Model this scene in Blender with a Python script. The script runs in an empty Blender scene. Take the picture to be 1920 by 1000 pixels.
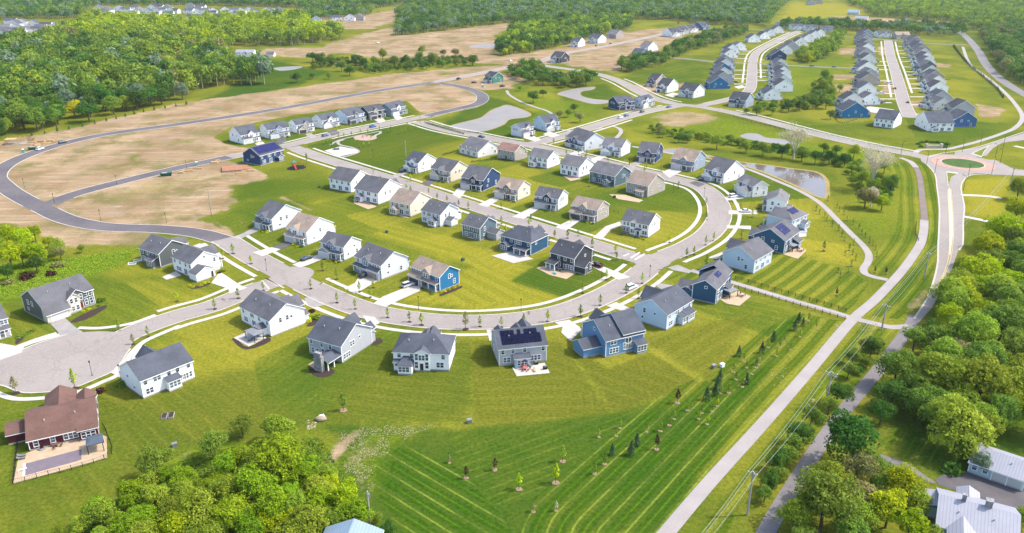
import bpy, bmesh, math, random
import numpy as np
from mathutils import Vector, Matrix

RND = random.Random(11)
NPR = np.random.RandomState(5)
scene = bpy.context.scene
COL = scene.collection

# ------------------------------------------------------------------ camera
H, F = 108.0, 1480.0
TH = math.atan(595.0 / F)
cam_d = bpy.data.cameras.new('camera')
cam_d.sensor_width = 36.0
cam_d.lens = 36.0 * F / 1920.0
cam_d.clip_end = 20000
cam_d.clip_start = 1.0
cam = bpy.data.objects.new('camera', cam_d)
cam.location = (0, 0, H)
cam.rotation_euler = (math.pi / 2 - TH, 0, 0)
COL.objects.link(cam)
scene.camera = cam
CT, ST = math.cos(TH), math.sin(TH)


def G(px, py, z=0.0):
    """world point at height z seen at a pixel of the 1920x1000 photograph (surveying the ground plan)"""
    x = (px - 960.0) / F
    y = (500.0 - py) / F
    d = (x, CT + ST * y, -ST + CT * y)
    t = (H - z) / -d[2]
    return Vector((d[0] * t, d[1] * t, z))


def depth_of(p):
    return p[1] * CT + (H - p[2]) * ST


def G2(l):
    return np.array([G(*p)[:2] for p in l])


# ------------------------------------------------------------------ materials
def new_mat(name):
    m = bpy.data.materials.new(name)
    m.use_nodes = True
    nt = m.node_tree
    return m, nt, nt.nodes['Principled BSDF'], nt.links


def nd(nt, typ, **kw):
    n = nt.nodes.new(typ)
    for k, v in kw.items():
        if k == 'inp':
            for a, b in v.items():
                n.inputs[a].default_value = b
        else:
            setattr(n, k, v)
    return n


def mix(nt, a, b, fac, mode='MIX'):
    n = nt.nodes.new('ShaderNodeMix')
    n.data_type = 'RGBA'
    n.blend_type = mode
    for idx, v in ((0, fac), (6, a), (7, b)):
        if hasattr(v, 'links'):
            nt.links.new(v, n.inputs[idx])
        elif idx == 0:
            n.inputs[0].default_value = v
        else:
            n.inputs[idx].default_value = (*v, 1) if len(v) == 3 else v
    return n.outputs[2]


def math_n(nt, op, a, b=None, c=None, clamp=False):
    n = nt.nodes.new('ShaderNodeMath')
    n.operation = op
    n.use_clamp = clamp
    for i, v in enumerate((a, b, c)):
        if v is None:
            continue
        if hasattr(v, 'links'):
            nt.links.new(v, n.inputs[i])
        else:
            n.inputs[i].default_value = v
    return n.outputs[0]


def noise(nt, vec, scale, detail=4, rough=.55, dim='3D'):
    n = nt.nodes.new('ShaderNodeTexNoise')
    n.inputs['Scale'].default_value = scale
    n.inputs['Detail'].default_value = detail
    n.inputs['Roughness'].default_value = rough
    if vec is not None:
        nt.links.new(vec, n.inputs['Vector'])
    return n.outputs['Fac']


def ramp(nt, fac, p0, p1):
    n = nt.nodes.new('ShaderNodeMapRange')
    n.interpolation_type = 'SMOOTHSTEP'
    nt.links.new(fac, n.inputs[0])
    n.inputs[1].default_value = p0
    n.inputs[2].default_value = p1
    return n.outputs[0]


MATS = {}


def mat(name, col, rough=.8, amt=.25, scale=.6, fine=6.0, spec=.25, metal=0.0, tint=None, k=.68):
    """plain weathered surface: base colour broken up by a broad and a fine noise"""
    if name in MATS:
        return MATS[name]
    m, nt, b, L = new_mat(name)
    col = tuple(c * k for c in col)
    pos = nd(nt, 'ShaderNodeNewGeometry').outputs['Position']
    n1 = noise(nt, pos, scale, 4)
    n2 = noise(nt, pos, fine, 3)
    lo = tuple(c * (1 - amt) for c in col)
    hi = tuple(min(1, c * (1 + amt)) for c in (tint or col))
    f = math_n(nt, 'ADD', math_n(nt, 'MULTIPLY', n1, .6), math_n(nt, 'MULTIPLY', n2, .4))
    c = mix(nt, lo, hi, ramp(nt, f, .3, .7))
    L.new(c, b.inputs['Base Color'])
    b.inputs['Roughness'].default_value = rough
    b.inputs['Specular IOR Level'].default_value = spec
    b.inputs['Metallic'].default_value = metal
    MATS[name] = m
    return m


def shingle(name, col):
    if name in MATS:
        return MATS[name]
    m, nt, b, L = new_mat(name)
    col = tuple(x * .72 for x in col)
    pos = nd(nt, 'ShaderNodeNewGeometry').outputs['Position']
    mp = nd(nt, 'ShaderNodeMapping')
    L.new(pos, mp.inputs['Vector'])
    mp.inputs['Scale'].default_value = (1, 1, 5)
    n1 = noise(nt, pos, .25, 3)
    n2 = noise(nt, mp.outputs[0], 2.2, 4, .7)
    f = math_n(nt, 'ADD', math_n(nt, 'MULTIPLY', n1, .45), math_n(nt, 'MULTIPLY', n2, .55))
    c = mix(nt, tuple(x * .72 for x in col), tuple(x * 1.3 for x in col), ramp(nt, f, .3, .7))
    L.new(c, b.inputs['Base Color'])
    b.inputs['Roughness'].default_value = .9
    b.inputs['Specular IOR Level'].default_value = .15
    MATS[name] = m
    return m


def siding(name, col):
    if name in MATS:
        return MATS[name]
    m, nt, b, L = new_mat(name)
    pos = nd(nt, 'ShaderNodeNewGeometry').outputs['Position']
    sx = nd(nt, 'ShaderNodeSeparateXYZ')
    L.new(pos, sx.inputs[0])
    fr = math_n(nt, 'FRACT', math_n(nt, 'MULTIPLY', sx.outputs[2], 1 / .36))
    lap = ramp(nt, fr, .0, .22)
    n1 = noise(nt, pos, .5, 4)
    c0 = mix(nt, tuple(x * .9 for x in col), tuple(min(1, x * 1.06) for x in col), n1)
    c = mix(nt, tuple(x * .78 for x in col), c0, lap)
    L.new(c, b.inputs['Base Color'])
    b.inputs['Roughness'].default_value = .6
    b.inputs['Specular IOR Level'].default_value = .2
    MATS[name] = m
    return m


def stone(name, c1, c2, scale=1.6):
    if name in MATS:
        return MATS[name]
    m, nt, b, L = new_mat(name)
    pos = nd(nt, 'ShaderNodeNewGeometry').outputs['Position']
    v = nd(nt, 'ShaderNodeTexVoronoi', feature='F1')
    v.inputs['Scale'].default_value = scale
    L.new(pos, v.inputs['Vector'])
    hs = nd(nt, 'ShaderNodeSeparateColor')
    L.new(v.outputs['Color'], hs.inputs[0])
    L.new(mix(nt, c1, c2, hs.outputs[0]), b.inputs['Base Color'])
    b.inputs['Roughness'].default_value = .85
    MATS[name] = m
    return m


def glass_mat():
    m, nt, b, L = new_mat('window glass')
    oi = nd(nt, 'ShaderNodeObjectInfo')
    c = mix(nt, (.02, .03, .045), (.10, .14, .17), oi.outputs['Random'])
    L.new(c, b.inputs['Base Color'])
    b.inputs['Roughness'].default_value = .06
    b.inputs['Specular IOR Level'].default_value = .7
    return m


def water_mat(name, col, rough=.08, bump=.02):
    m, nt, b, L = new_mat(name)
    pos = nd(nt, 'ShaderNodeNewGeometry').outputs['Position']
    n1 = noise(nt, pos, .06, 3)
    L.new(mix(nt, tuple(x * .8 for x in col), tuple(x * 1.2 for x in col), n1), b.inputs['Base Color'])
    b.inputs['Roughness'].default_value = rough
    b.inputs['Specular IOR Level'].default_value = .12 if rough > .3 else .4
    bp = nd(nt, 'ShaderNodeBump')
    bp.inputs['Strength'].default_value = .05
    bp.inputs['Distance'].default_value = bump
    L.new(noise(nt, pos, 1.2, 3), bp.inputs['Height'])
    L.new(bp.outputs[0], b.inputs['Normal'])
    return m


def leaf_mat(name, c_dark, c_light, trans=.3, vary=.25):
    """leaves: colour varies leaf clump by leaf clump and tree by tree; part of the light comes through"""
    if name in MATS:
        return MATS[name]
    m, nt, b, L = new_mat(name)
    tc = nd(nt, 'ShaderNodeTexCoord').outputs['Object']
    oi = nd(nt, 'ShaderNodeObjectInfo').outputs['Random']
    n1 = noise(nt, tc, 2.6, 2)
    at = nd(nt, 'ShaderNodeAttribute', attribute_name='leaf')
    f = math_n(nt, 'ADD', math_n(nt, 'MULTIPLY', ramp(nt, n1, .3, .7), .45), math_n(nt, 'MULTIPLY', at.outputs['Fac'], .55))
    c = mix(nt, c_dark, c_light, f)
    hsv = nd(nt, 'ShaderNodeHueSaturation')
    L.new(c, hsv.inputs['Color'])
    L.new(math_n(nt, 'ADD', math_n(nt, 'MULTIPLY', oi, .036), .472), hsv.inputs['Hue'])
    L.new(math_n(nt, 'ADD', math_n(nt, 'MULTIPLY', math_n(nt, 'FRACT', math_n(nt, 'MULTIPLY', oi, 7.31)), 2 * vary), 1 - vary), hsv.inputs['Value'])
    L.new(hsv.outputs[0], b.inputs['Base Color'])
    b.inputs['Roughness'].default_value = .7
    b.inputs['Specular IOR Level'].default_value = .03
    tr = nd(nt, 'ShaderNodeBsdfTranslucent')
    L.new(hsv.outputs[0], tr.inputs['Color'])
    mx = nd(nt, 'ShaderNodeMixShader')
    mx.inputs[0].default_value = trans
    L.new(b.outputs[0], mx.inputs[1])
    L.new(tr.outputs[0], mx.inputs[2])
    L.new(mx.outputs[0], nt.nodes['Material Output'].inputs['Surface'])
    MATS[name] = m
    return m


WHITE = mat('white trim paint', (.80, .80, .80), .5, .04, k=1)
GLASS = glass_mat()
CONC = mat('pale concrete', (.60, .56, .50), .85, .12, .3, 3)
CONC2 = mat('driveway concrete', (.58, .54, .49), .85, .14, .25, 3)
KERB = mat('kerb concrete', (.56, .52, .45), .85, .12, .4, 3)
FOUND = mat('foundation concrete', (.42, .41, .39), .9, .12)
BLACK = mat('black metal', (.02, .02, .022), .45, .1)
DKMULCH = mat('dark mulch', (.055, .035, .028), .95, .4, 2, 9)
MULCH = mat('pale mulch', (.32, .22, .14), .95, .3, 2, 9)
WOOD = mat('weathered pole wood', (.44, .41, .38), .85, .25, 1, 5)
LUMBER = mat('fresh lumber', (.60, .40, .20), .8, .2, 1, 5)
PLY = mat('reddish plywood deck', (.42, .20, .11), .8, .15, .5, 3)
RUBBER = mat('tyre rubber', (.015, .015, .015), .8, .2)
BARK = mat('tree bark', (.12, .09, .065), .9, .3, 2, 8)
PALEBARK = mat('pale bark', (.72, .66, .54), .85, .25, 1.5, 6)
GALV = mat('galvanised metal', (.42, .44, .46), .4, .1, 1, 5, .5, .6)
GDOOR = mat('garage door paint', (.74, .73, .71), .5, .05)


def road_mat(name, c1, c2, crack=.0):
    m, nt, b, L = new_mat(name)
    pos = nd(nt, 'ShaderNodeNewGeometry').outputs['Position']
    n1 = noise(nt, pos, .05, 4)
    n2 = noise(nt, pos, 1.3, 5, .7)
    c = mix(nt, c1, c2, ramp(nt, n1, .3, .7))
    c = mix(nt, c, tuple(x * 1.25 for x in c2), ramp(nt, n2, .45, .8))
    uv = nd(nt, 'ShaderNodeUVMap')
    sx = nd(nt, 'ShaderNodeSeparateXYZ')
    L.new(uv.outputs[0], sx.inputs[0])
    # darker wheel tracks and the seam on the crown of the road (u runs across, 0..1)
    w = math_n(nt, 'ABSOLUTE', math_n(nt, 'SINE', math_n(nt, 'MULTIPLY', sx.outputs[0], 4 * math.pi)))
    tr = math_n(nt, 'MULTIPLY', ramp(nt, w, .6, 1.0), math_n(nt, 'MULTIPLY', ramp(nt, noise(nt, pos, .12, 3), .35, .65), .16))
    c = mix(nt, c, tuple(x * .7 for x in c1), tr)
    # sealed cracks and the seam along the crown
    vo = nd(nt, 'ShaderNodeTexVoronoi', feature='DISTANCE_TO_EDGE')
    vo.inputs['Scale'].default_value = .085
    wob = nd(nt, 'ShaderNodeVectorMath', operation='ADD')
    nv = nd(nt, 'ShaderNodeTexNoise')
    nv.inputs['Scale'].default_value = .35
    L.new(pos, nv.inputs['Vector'])
    sc = nd(nt, 'ShaderNodeVectorMath', operation='SCALE')
    sc.inputs['Scale'].default_value = 3.0
    L.new(nv.outputs['Color'], sc.inputs[0])
    L.new(pos, wob.inputs[0])
    L.new(sc.outputs[0], wob.inputs[1])
    L.new(wob.outputs[0], vo.inputs['Vector'])
    ck = math_n(nt, 'SUBTRACT', 1.0, ramp(nt, vo.outputs['Distance'], .004, .02))
    seam = math_n(nt, 'SUBTRACT', 1.0, ramp(nt, math_n(nt, 'ABSOLUTE', math_n(nt, 'SUBTRACT', sx.outputs[0], .5)), .006, .02))
    c = mix(nt, c, tuple(x * .55 for x in c1), math_n(nt, 'MULTIPLY', math_n(nt, 'MAXIMUM', ck, seam), .26))
    c = mix(nt, c, tuple(x * .72 for x in c1), math_n(nt, 'MULTIPLY', ramp(nt, noise(nt, pos, .22, 4, .6), .58, .72), .35))
    L.new(c, b.inputs['Base Color'])
    b.inputs['Roughness'].default_value = .88
    b.inputs['Specular IOR Level'].default_value = .2
    return m


ROAD_L = road_mat('pale weathered asphalt', (.218, .190, .172), (.25, .22, .20))
ROAD_D = road_mat('new dark asphalt', (.085, .075, .082), (.12, .108, .112))
ROAD_M = road_mat('grey lane asphalt', (.145, .132, .135), (.18, .165, .165))
PATH_M = mat('concrete path', (.405, .365, .345), .85, .1, .15, 2)
PATH_B = mat('brown asphalt path', (.23, .18, .16), .85, .15, .2, 3)
ADRIVE = mat('dark asphalt driveway', (.13, .12, .12), .85, .2, .3, 3)
GDRIVE = mat('grey driveway', (.36, .33, .31), .85, .15, .3, 3)
BRICKAP = mat('pink brick apron', (.50, .30, .23), .85, .2, .5, 4)
PAINTW = mat('road paint white', (.75, .74, .72), .6, .1)
PAINTY = mat('road paint yellow', (.65, .50, .16), .6, .1)


# ------------------------------------------------------------------ mesh building
class MB:
    def __init__(s):
        s.v = []
        s.f = []
        s.m = []

    def face(s, pts, mi=0):
        i = len(s.v)
        s.v.extend([tuple(p) for p in pts])
        s.f.append(tuple(range(i, i + len(pts))))
        s.m.append(mi)

    def hexa(s, p, mi=0, top=None):
        """8 points: bottom ring 0-3 ccw, top ring 4-7"""
        i = len(s.v)
        s.v.extend([tuple(q) for q in p])
        for k, f in enumerate(((3, 2, 1, 0), (4, 5, 6, 7), (0, 1, 5, 4), (1, 2, 6, 5), (2, 3, 7, 6), (3, 0, 4, 7))):
            s.f.append(tuple(i + a for a in f))
            s.m.append(top if (k == 1 and top is not None) else mi)

    def box(s, x0, x1, y0, y1, z0, z1, mi=0, top=None):
        s.hexa([(x0, y0, z0), (x1, y0, z0), (x1, y1, z0), (x0, y1, z0), (x0, y0, z1), (x1, y0, z1), (x1, y1, z1), (x0, y1, z1)], mi, top)

    def prism(s, poly, z0, z1, mi=0, side=None):
        n = len(poly)
        i = len(s.v)
        s.v.extend([(p[0], p[1], z0) for p in poly])
        s.v.extend([(p[0], p[1], z1) for p in poly])
        s.f.append(tuple(i + n + k for k in range(n)))
        s.m.append(mi)
        for k in range(n):
            s.f.append((i + k, i + (k + 1) % n, i + n + (k + 1) % n, i + n + k))
            s.m.append(mi if side is None else side)

    def tube(s, p0, p1, r0, r1=None, n=6, mi=0, cap=True):
        r1 = r0 if r1 is None else r1
        p0, p1 = Vector(p0), Vector(p1)
        d = (p1 - p0)
        if d.length < 1e-6:
            return
        d.normalize()
        a = d.cross(Vector((0, 0, 1)) if abs(d.z) < .9 else Vector((1, 0, 0))).normalized()
        b = d.cross(a)
        i = len(s.v)
        for p, r in ((p0, r0), (p1, r1)):
            for k in range(n):
                t = 2 * math.pi * k / n
                s.v.append(tuple(p + a * (r * math.cos(t)) + b * (r * math.sin(t))))
        for k in range(n):
            s.f.append((i + k, i + n + k, i + n + (k + 1) % n, i + (k + 1) % n))
            s.m.append(mi)
        if cap:
            s.f.append(tuple(i + n + k for k in range(n))[::-1])
            s.m.append(mi)
            s.f.append(tuple(i + k for k in range(n)))
            s.m.append(mi)

    def ell(s, c, rx, ry, rz, n=10, m=6, mi=0):
        i = len(s.v)
        for a in range(m + 1):
            th = math.pi * a / m
            for k in range(n):
                t = 2 * math.pi * k / n
                s.v.append((c[0] + rx * math.sin(th) * math.cos(t), c[1] + ry * math.sin(th) * math.sin(t), c[2] + rz * math.cos(th)))
        for a in range(m):
            for k in range(n):
                s.f.append((i + a * n + k, i + (a + 1) * n + k, i + (a + 1) * n + (k + 1) % n, i + a * n + (k + 1) % n))
                s.m.append(mi)

    def mesh(s, name, mats, recalc=True):
        me = bpy.data.meshes.new(name)
        me.from_pydata(s.v, [], s.f)
        for m in (mats if isinstance(mats, (list, tuple)) else [mats]):
            me.materials.append(m)
        me.polygons.foreach_set('material_index', s.m)
        if recalc:
            bm = bmesh.new()
            bm.from_mesh(me)
            bmesh.ops.remove_doubles(bm, verts=bm.verts, dist=1e-5)
            bmesh.ops.recalc_face_normals(bm, faces=bm.faces)
            bm.to_mesh(me)
            bm.free()
        me.update()
        return me

    def build(s, name, mats, parent=None, recalc=True):
        return link(name, s.mesh(name, mats, recalc), parent)


def link(name, me, parent=None, loc=None, rotz=None, scale=None):
    o = bpy.data.objects.new(name, me)
    COL.objects.link(o)
    if parent is not None:
        o.parent = parent
    if loc is not None:
        o.location = loc
    if rotz is not None:
        o.rotation_euler = (0, 0, rotz)
    if scale is not None:
        o.scale = (scale,) * 3 if not isinstance(scale, (tuple, list)) else scale
    return o


def thing(name, label, cat, loc=(0, 0, 0), rotz=0, group=None, scale=None):
    o = link(name, None, None, loc, rotz, scale)
    return tag(o, label, cat, group)


def tag(o, label, cat, group=None, kind=None):
    o['label'] = label
    o['category'] = cat
    if group:
        o['group'] = group
    if kind:
        o['kind'] = kind
    return o


def struct(o, kind='structure'):
    o['kind'] = kind
    return o


# ------------------------------------------------------------------ plan geometry
def spline(pts, step=2.0, closed=False):
    """Catmull-Rom through world points, resampled"""
    P = [np.array(p[:2], float) for p in pts]
    n = len(P)
    out = []
    rng = range(n if closed else n - 1)
    for i in rng:
        p0 = P[(i - 1) % n] if closed or i > 0 else 2 * P[0] - P[1]
        p1, p2 = P[i], P[(i + 1) % n]
        p3 = P[(i + 2) % n] if closed or i + 2 < n else 2 * P[-1] - P[-2]
        k = max(2, int(np.linalg.norm(p2 - p1) / step))
        # centripetal-ish blend keeps unequal spans from overshooting
        d1 = np.linalg.norm(p2 - p1)
        m1 = (p2 - p0) / max(1e-6, np.linalg.norm(p1 - p0) + d1) * d1
        m2 = (p3 - p1) / max(1e-6, np.linalg.norm(p3 - p2) + d1) * d1
        for j in range(k):
            t = j / k
            t2, t3 = t * t, t ** 3
            out.append((2 * t3 - 3 * t2 + 1) * p1 + (t3 - 2 * t2 + t) * m1 + (-2 * t3 + 3 * t2) * p2 + (t3 - t2) * m2)
    if not closed:
        out.append(P[-1])
    return np.array(out)


def normals2(L):
    d = np.gradient(L, axis=0)
    d /= np.maximum(1e-9, np.linalg.norm(d, axis=1))[:, None]
    return np.stack([-d[:, 1], d[:, 0]], 1)


def ribbon(name, L, a, b, z, m, thick=0.0, parent=None):
    """strip beside line L between signed offsets a..b (left is +)"""
    N = normals2(L)
    A, B = L + N * a, L + N * b
    n = len(L)
    v = [(p[0], p[1], z) for p in A] + [(p[0], p[1], z) for p in B]
    f = [(i, i + 1, n + i + 1, n + i) for i in range(n - 1)]
    if thick:
        v += [(p[0], p[1], z - thick) for p in A] + [(p[0], p[1], z - thick) for p in B]
        f += [(2 * n + i, 2 * n + i + 1, i + 1, i) for i in range(n - 1)]
        f += [(n + i, n + i + 1, 3 * n + i + 1, 3 * n + i) for i in range(n - 1)]
    me = bpy.data.meshes.new(name)
    me.from_pydata(v, [], f)
    me.materials.append(m)
    uv = me.uv_layers.new(name='UVMap')
    s = np.concatenate([[0], np.cumsum(np.linalg.norm(np.diff(L, axis=0), axis=1))])
    for li, lo in enumerate(me.loops):
        k = lo.vertex_index % (2 * n)
        uv.data[li].uv = (0.0 if k < n else 1.0, s[k % n] / 10)
    me.update()
    bm = bmesh.new()
    bm.from_mesh(me)
    bmesh.ops.recalc_face_normals(bm, faces=bm.faces)
    up = sum(fc.normal.z * fc.calc_area() for fc in bm.faces)
    if up < 0:
        bmesh.ops.reverse_faces(bm, faces=bm.faces)
    bm.to_mesh(me)
    bm.free()
    return link(name, me, parent)


def flat(name, pts, z, m, thick=0.0, smooth=False, parent=None):
    P = [G(*p)[:2] for p in pts]
    if smooth:
        P = [tuple(q) for q in spline(P, 2.0, True)]
    mb = MB()
    if thick:
        mb.prism(P, z - thick, z)
    else:
        mb.face([(p[0], p[1], z) for p in P])
    o = mb.build(name, m, parent)
    me = o.data
    if len(me.polygons) and not thick and me.polygons[0].normal.z < 0:
        me.flip_normals()
    return o


def inside(P, X, Y):
    r = np.zeros(len(X), bool)
    n = len(P)
    j = n - 1
    for i in range(n):
        xi, yi = P[i]
        xj, yj = P[j]
        c = ((yi > Y) != (yj > Y)) & (X < (xj - xi) * (Y - yi) / (yj - yi + 1e-12) + xi)
        r ^= c
        j = i
    return r


def seg_dist(P, X, Y, closed=True):
    d = np.full(len(X), 1e9)
    n = len(P)
    for i in range(n if closed else n - 1):
        ax, ay = P[i]
        bx, by = P[(i + 1) % n]
        vx, vy = bx - ax, by - ay
        t = np.clip(((X - ax) * vx + (Y - ay) * vy) / (vx * vx + vy * vy + 1e-12), 0, 1)
        d = np.minimum(d, (X - ax - t * vx) ** 2 + (Y - ay - t * vy) ** 2)
    return np.sqrt(d)


def poly_mask(P, X, Y, soft, nz):
    """0..1 inside polygon P with a wavering edge soft metres wide"""
    out = np.zeros(len(X))
    m = (X > P[:, 0].min() - 2 * soft) & (X < P[:, 0].max() + 2 * soft) & (Y > P[:, 1].min() - 2 * soft) & (Y < P[:, 1].max() + 2 * soft)
    if not m.any():
        return out
    x, y = X[m], Y[m]
    d = seg_dist(P, x, y)
    d = np.where(inside(P, x, y), d, -d)
    t = np.clip((d + nz[m] * soft * .8) / soft * .5 + .5, 0, 1)
    out[m] = t * t * (3 - 2 * t)
    return out


def vnoise(X, Y, s, seed=0):
    """cheap value noise -1..1"""
    x, y = X / s, Y / s
    xi, yi = np.floor(x).astype(np.int64), np.floor(y).astype(np.int64)
    fx, fy = x - xi, y - yi
    fx, fy = fx * fx * (3 - 2 * fx), fy * fy * (3 - 2 * fy)

    def h(a, b):
        n = (a * 374761393 + b * 668265263 + seed * 1442695041) & 0x7fffffff
        n = ((n ^ (n >> 13)) * 1274126177) & 0x7fffffff
        return ((n ^ (n >> 16)) & 0xffff) / 32767.5 - 1
    return (h(xi, yi) * (1 - fx) + h(xi + 1, yi) * fx) * (1 - fy) + (h(xi, yi + 1) * (1 - fx) + h(xi + 1, yi + 1) * fx) * fy
# ------------------------------------------------------------------ ground zones (plan surveyed from the photograph)
PATH_MAIN = [(1225, 1030), (1262, 985), (1330, 905), (1430, 795), (1520, 692), (1600, 598), (1640, 563), (1688, 512), (1712, 480), (1728, 452), (1733, 413), (1729, 370), (1724, 332), (1717, 314), (1706, 303), (1688, 296)]
BARE = [  # polygon, strength, edge softness in metres
    ([(-120, 330), (0, 268), (60, 254), (130, 242), (200, 226), (270, 209), (350, 192), (420, 182), (500, 172), (560, 165), (640, 152), (720, 141), (800, 133), (880, 126), (935, 122), (965, 125), (905, 148), (890, 165), (908, 184), (896, 200), (845, 210), (800, 221), (690, 240), (545, 268), (440, 300), (470, 312), (505, 328), (498, 337), (440, 350), (428, 362), (440, 374), (432, 392), (395, 404), (378, 412), (436, 436), (436, 446), (380, 440), (300, 440), (262, 464), (240, 468), (180, 455), (140, 466), (100, 470), (60, 425), (-120, 415)], 1, 6),
    ([(480, 100), (500, 92), (600, 90), (650, 72), (690, 60), (745, 50), (735, 68), (800, 62), (960, 42), (965, 52), (930, 62), (928, 95), (940, 105), (1000, 98), (1060, 88), (1080, 78), (1180, 60), (1220, 55), (1290, 52), (1300, 60), (1270, 72), (1240, 95), (1200, 103), (1150, 135), (1100, 130), (1060, 120), (1000, 120), (960, 125), (900, 118), (830, 108), (700, 110), (640, 100), (560, 110)], 1, 12),
    ([(1563, 139), (1610, 141), (1610, 151), (1563, 150)], .9, 3), ([(1563, 158), (1608, 159), (1608, 174), (1563, 173)], .95, 3),
    ([(1575, 90), (1610, 92), (1610, 104), (1570, 102)], .9, 6), ([(1830, 195), (1885, 205), (1878, 222), (1838, 221)], .9, 4),
    ([(1755, 118), (1787, 122), (1785, 128), (1752, 126)], .8, 4), ([(1646, 88), (1662, 88), (1664, 104), (1648, 104)], .9, 4),
    ([(1650, 150), (1675, 152), (1680, 175), (1650, 178)], .8, 4), ([(1706, 190), (1745, 188), (1748, 200), (1712, 202)], .95, 4),
    ([(1190, 160), (1215, 158), (1250, 166), (1262, 172), (1225, 178), (1200, 172)], .9, 4), ([(1255, 158), (1285, 154), (1290, 166), (1262, 166)], .8, 5),
    ([(1215, 215), (1260, 208), (1325, 213), (1362, 224), (1340, 232), (1280, 238), (1225, 236)], .6, 8),
    ([(1300, 58), (1340, 57), (1345, 63), (1300, 66)], .9, 4), ([(1560, 30), (1770, 40), (1775, 49), (1640, 46), (1565, 39)], .95, 8),
    ([(570, 32), (690, 26), (800, 6), (800, 20), (745, 40), (700, 56), (620, 55)], .75, 12), ([(-20, 50), (60, 42), (110, 56), (60, 66), (-20, 74)], .8, 10),
    ([(855, 140), (960, 138), (985, 150), (960, 166), (900, 170), (862, 160)], .75, 6),
    ([(612, 868), (632, 826), (660, 804), (705, 797), (672, 822), (640, 850), (622, 878)], .75, 2), ([(640, 850), (700, 815), (770, 805), (730, 840), (690, 880), (700, 925), (668, 925)], .42, 4),
    ([(1700, 575), (1735, 540), (1745, 556), (1712, 588)], .5, 2), ([(585, 400), (520, 372), (530, 367), (592, 392)], .55, 2),
    ([(380, 404), (430, 424), (440, 440), (420, 436)], .6, 3), ([(330, 862), (362, 840), (350, 856)], .5, 1.5), ([(228, 910), (258, 906), (250, 916)], .5, 1.5),
    ([(1780, 800), (1900, 880), (1930, 960), (1850, 940)], .25, 6),
]
GREEN_BACK = [  # lawns and regrowth inside the bare ground
    ([(398, 258), (430, 240), (500, 225), (560, 215), (640, 204), (720, 194), (762, 190), (790, 214), (770, 226), (700, 239), (560, 268), (545, 273), (500, 283), (455, 276), (430, 272)], 1, 2),
    ([(425, 300), (470, 290), (545, 280), (640, 330), (560, 320), (508, 330), (470, 310)], 1, 2),
    ([(310, 262), (400, 256), (370, 272), (300, 275)], .5, 10), ([(235, 290), (265, 288), (262, 306), (236, 304)], .6, 8), ([(25, 318), (55, 308), (50, 325), (28, 332)], .6, 8),
    ([(180, 380), (270, 345), (370, 330), (372, 342), (280, 366), (190, 386)], .45, 7), ([(402, 338), (425, 334), (422, 346), (406, 345)], .5, 5),
    ([(600, 200), (690, 178), (700, 184), (610, 208)], .3, 12), ([(810, 138), (850, 133), (860, 140), (820, 144)], .6, 8), ([(560, 110), (640, 102), (700, 115), (640, 125)], .7, 10),
]
DRY = [
    ([(640, 440), (720, 420), (840, 440), (935, 482), (1003, 500), (958, 527), (1058, 560), (960, 578), (880, 582), (760, 560), (880, 500), (700, 440)], .75, 2),
    ([(1110, 390), (1180, 380), (1250, 360), (1310, 385), (1322, 420), (1260, 455), (1200, 470), (1150, 440)], .45, 5),
    ([(1440, 362), (1500, 385), (1580, 440), (1622, 500), (1560, 490), (1480, 470), (1470, 420)], 1, 6), ([(886, 640), (1052, 640), (1152, 772), (1000, 790), (885, 796)], .42, 1.2),
    ([(1205, 640), (1290, 612), (1420, 585), (1330, 715), (1290, 690)], .45, 2), ([(180, 560), (250, 520), (330, 540), (430, 545), (260, 605), (150, 615)], .6, 4),
    ([(140, 480), (260, 470), (330, 520), (200, 520)], .6, 4), ([(300, 650), (430, 620), (560, 660), (580, 720), (480, 730), (380, 700)], .5, 8), ([(0, 740), (40, 735), (20, 900), (0, 1000), (-40, 1000)], .4, 4),
    ([(60, 920), (230, 880), (260, 740), (340, 760), (260, 860), (160, 960)], .3, 6), ([(520, 395), (600, 370), (690, 400), (760, 425), (640, 440), (600, 430)], .55, 5),
    ([(920, 300), (990, 315), (1050, 335), (950, 355), (900, 345)], .45, 4), ([(1800, 340), (1890, 330), (1890, 410), (1810, 410)], .8, 4), ([(1180, 270), (1250, 285), (1330, 305), (1250, 262), (1160, 240)], .5, 4),
    ([(1455, 45), (1480, 6), (1640, 6), (1620, 28), (1560, 32), (1500, 42)], .7, 12), ([(1640, 300), (1700, 330), (1640, 440), (1600, 430)], .3, 6), ([(1385, 305), (1440, 311), (1530, 322), (1555, 340), (1556, 375), (1536, 384), (1552, 350), (1530, 326), (1440, 316)], .9, 2),
    ([(570, 690), (740, 640), (735, 770), (600, 770)], .25, 6), ([(1150, 770), (1320, 640), (1200, 660), (1090, 670)], .3, 3), ([(1590, 88), (1620, 80), (1615, 96), (1570, 100)], .7, 6), ([(700, 800), (820, 798), (760, 850), (700, 860)], .4, 3),
]
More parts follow.
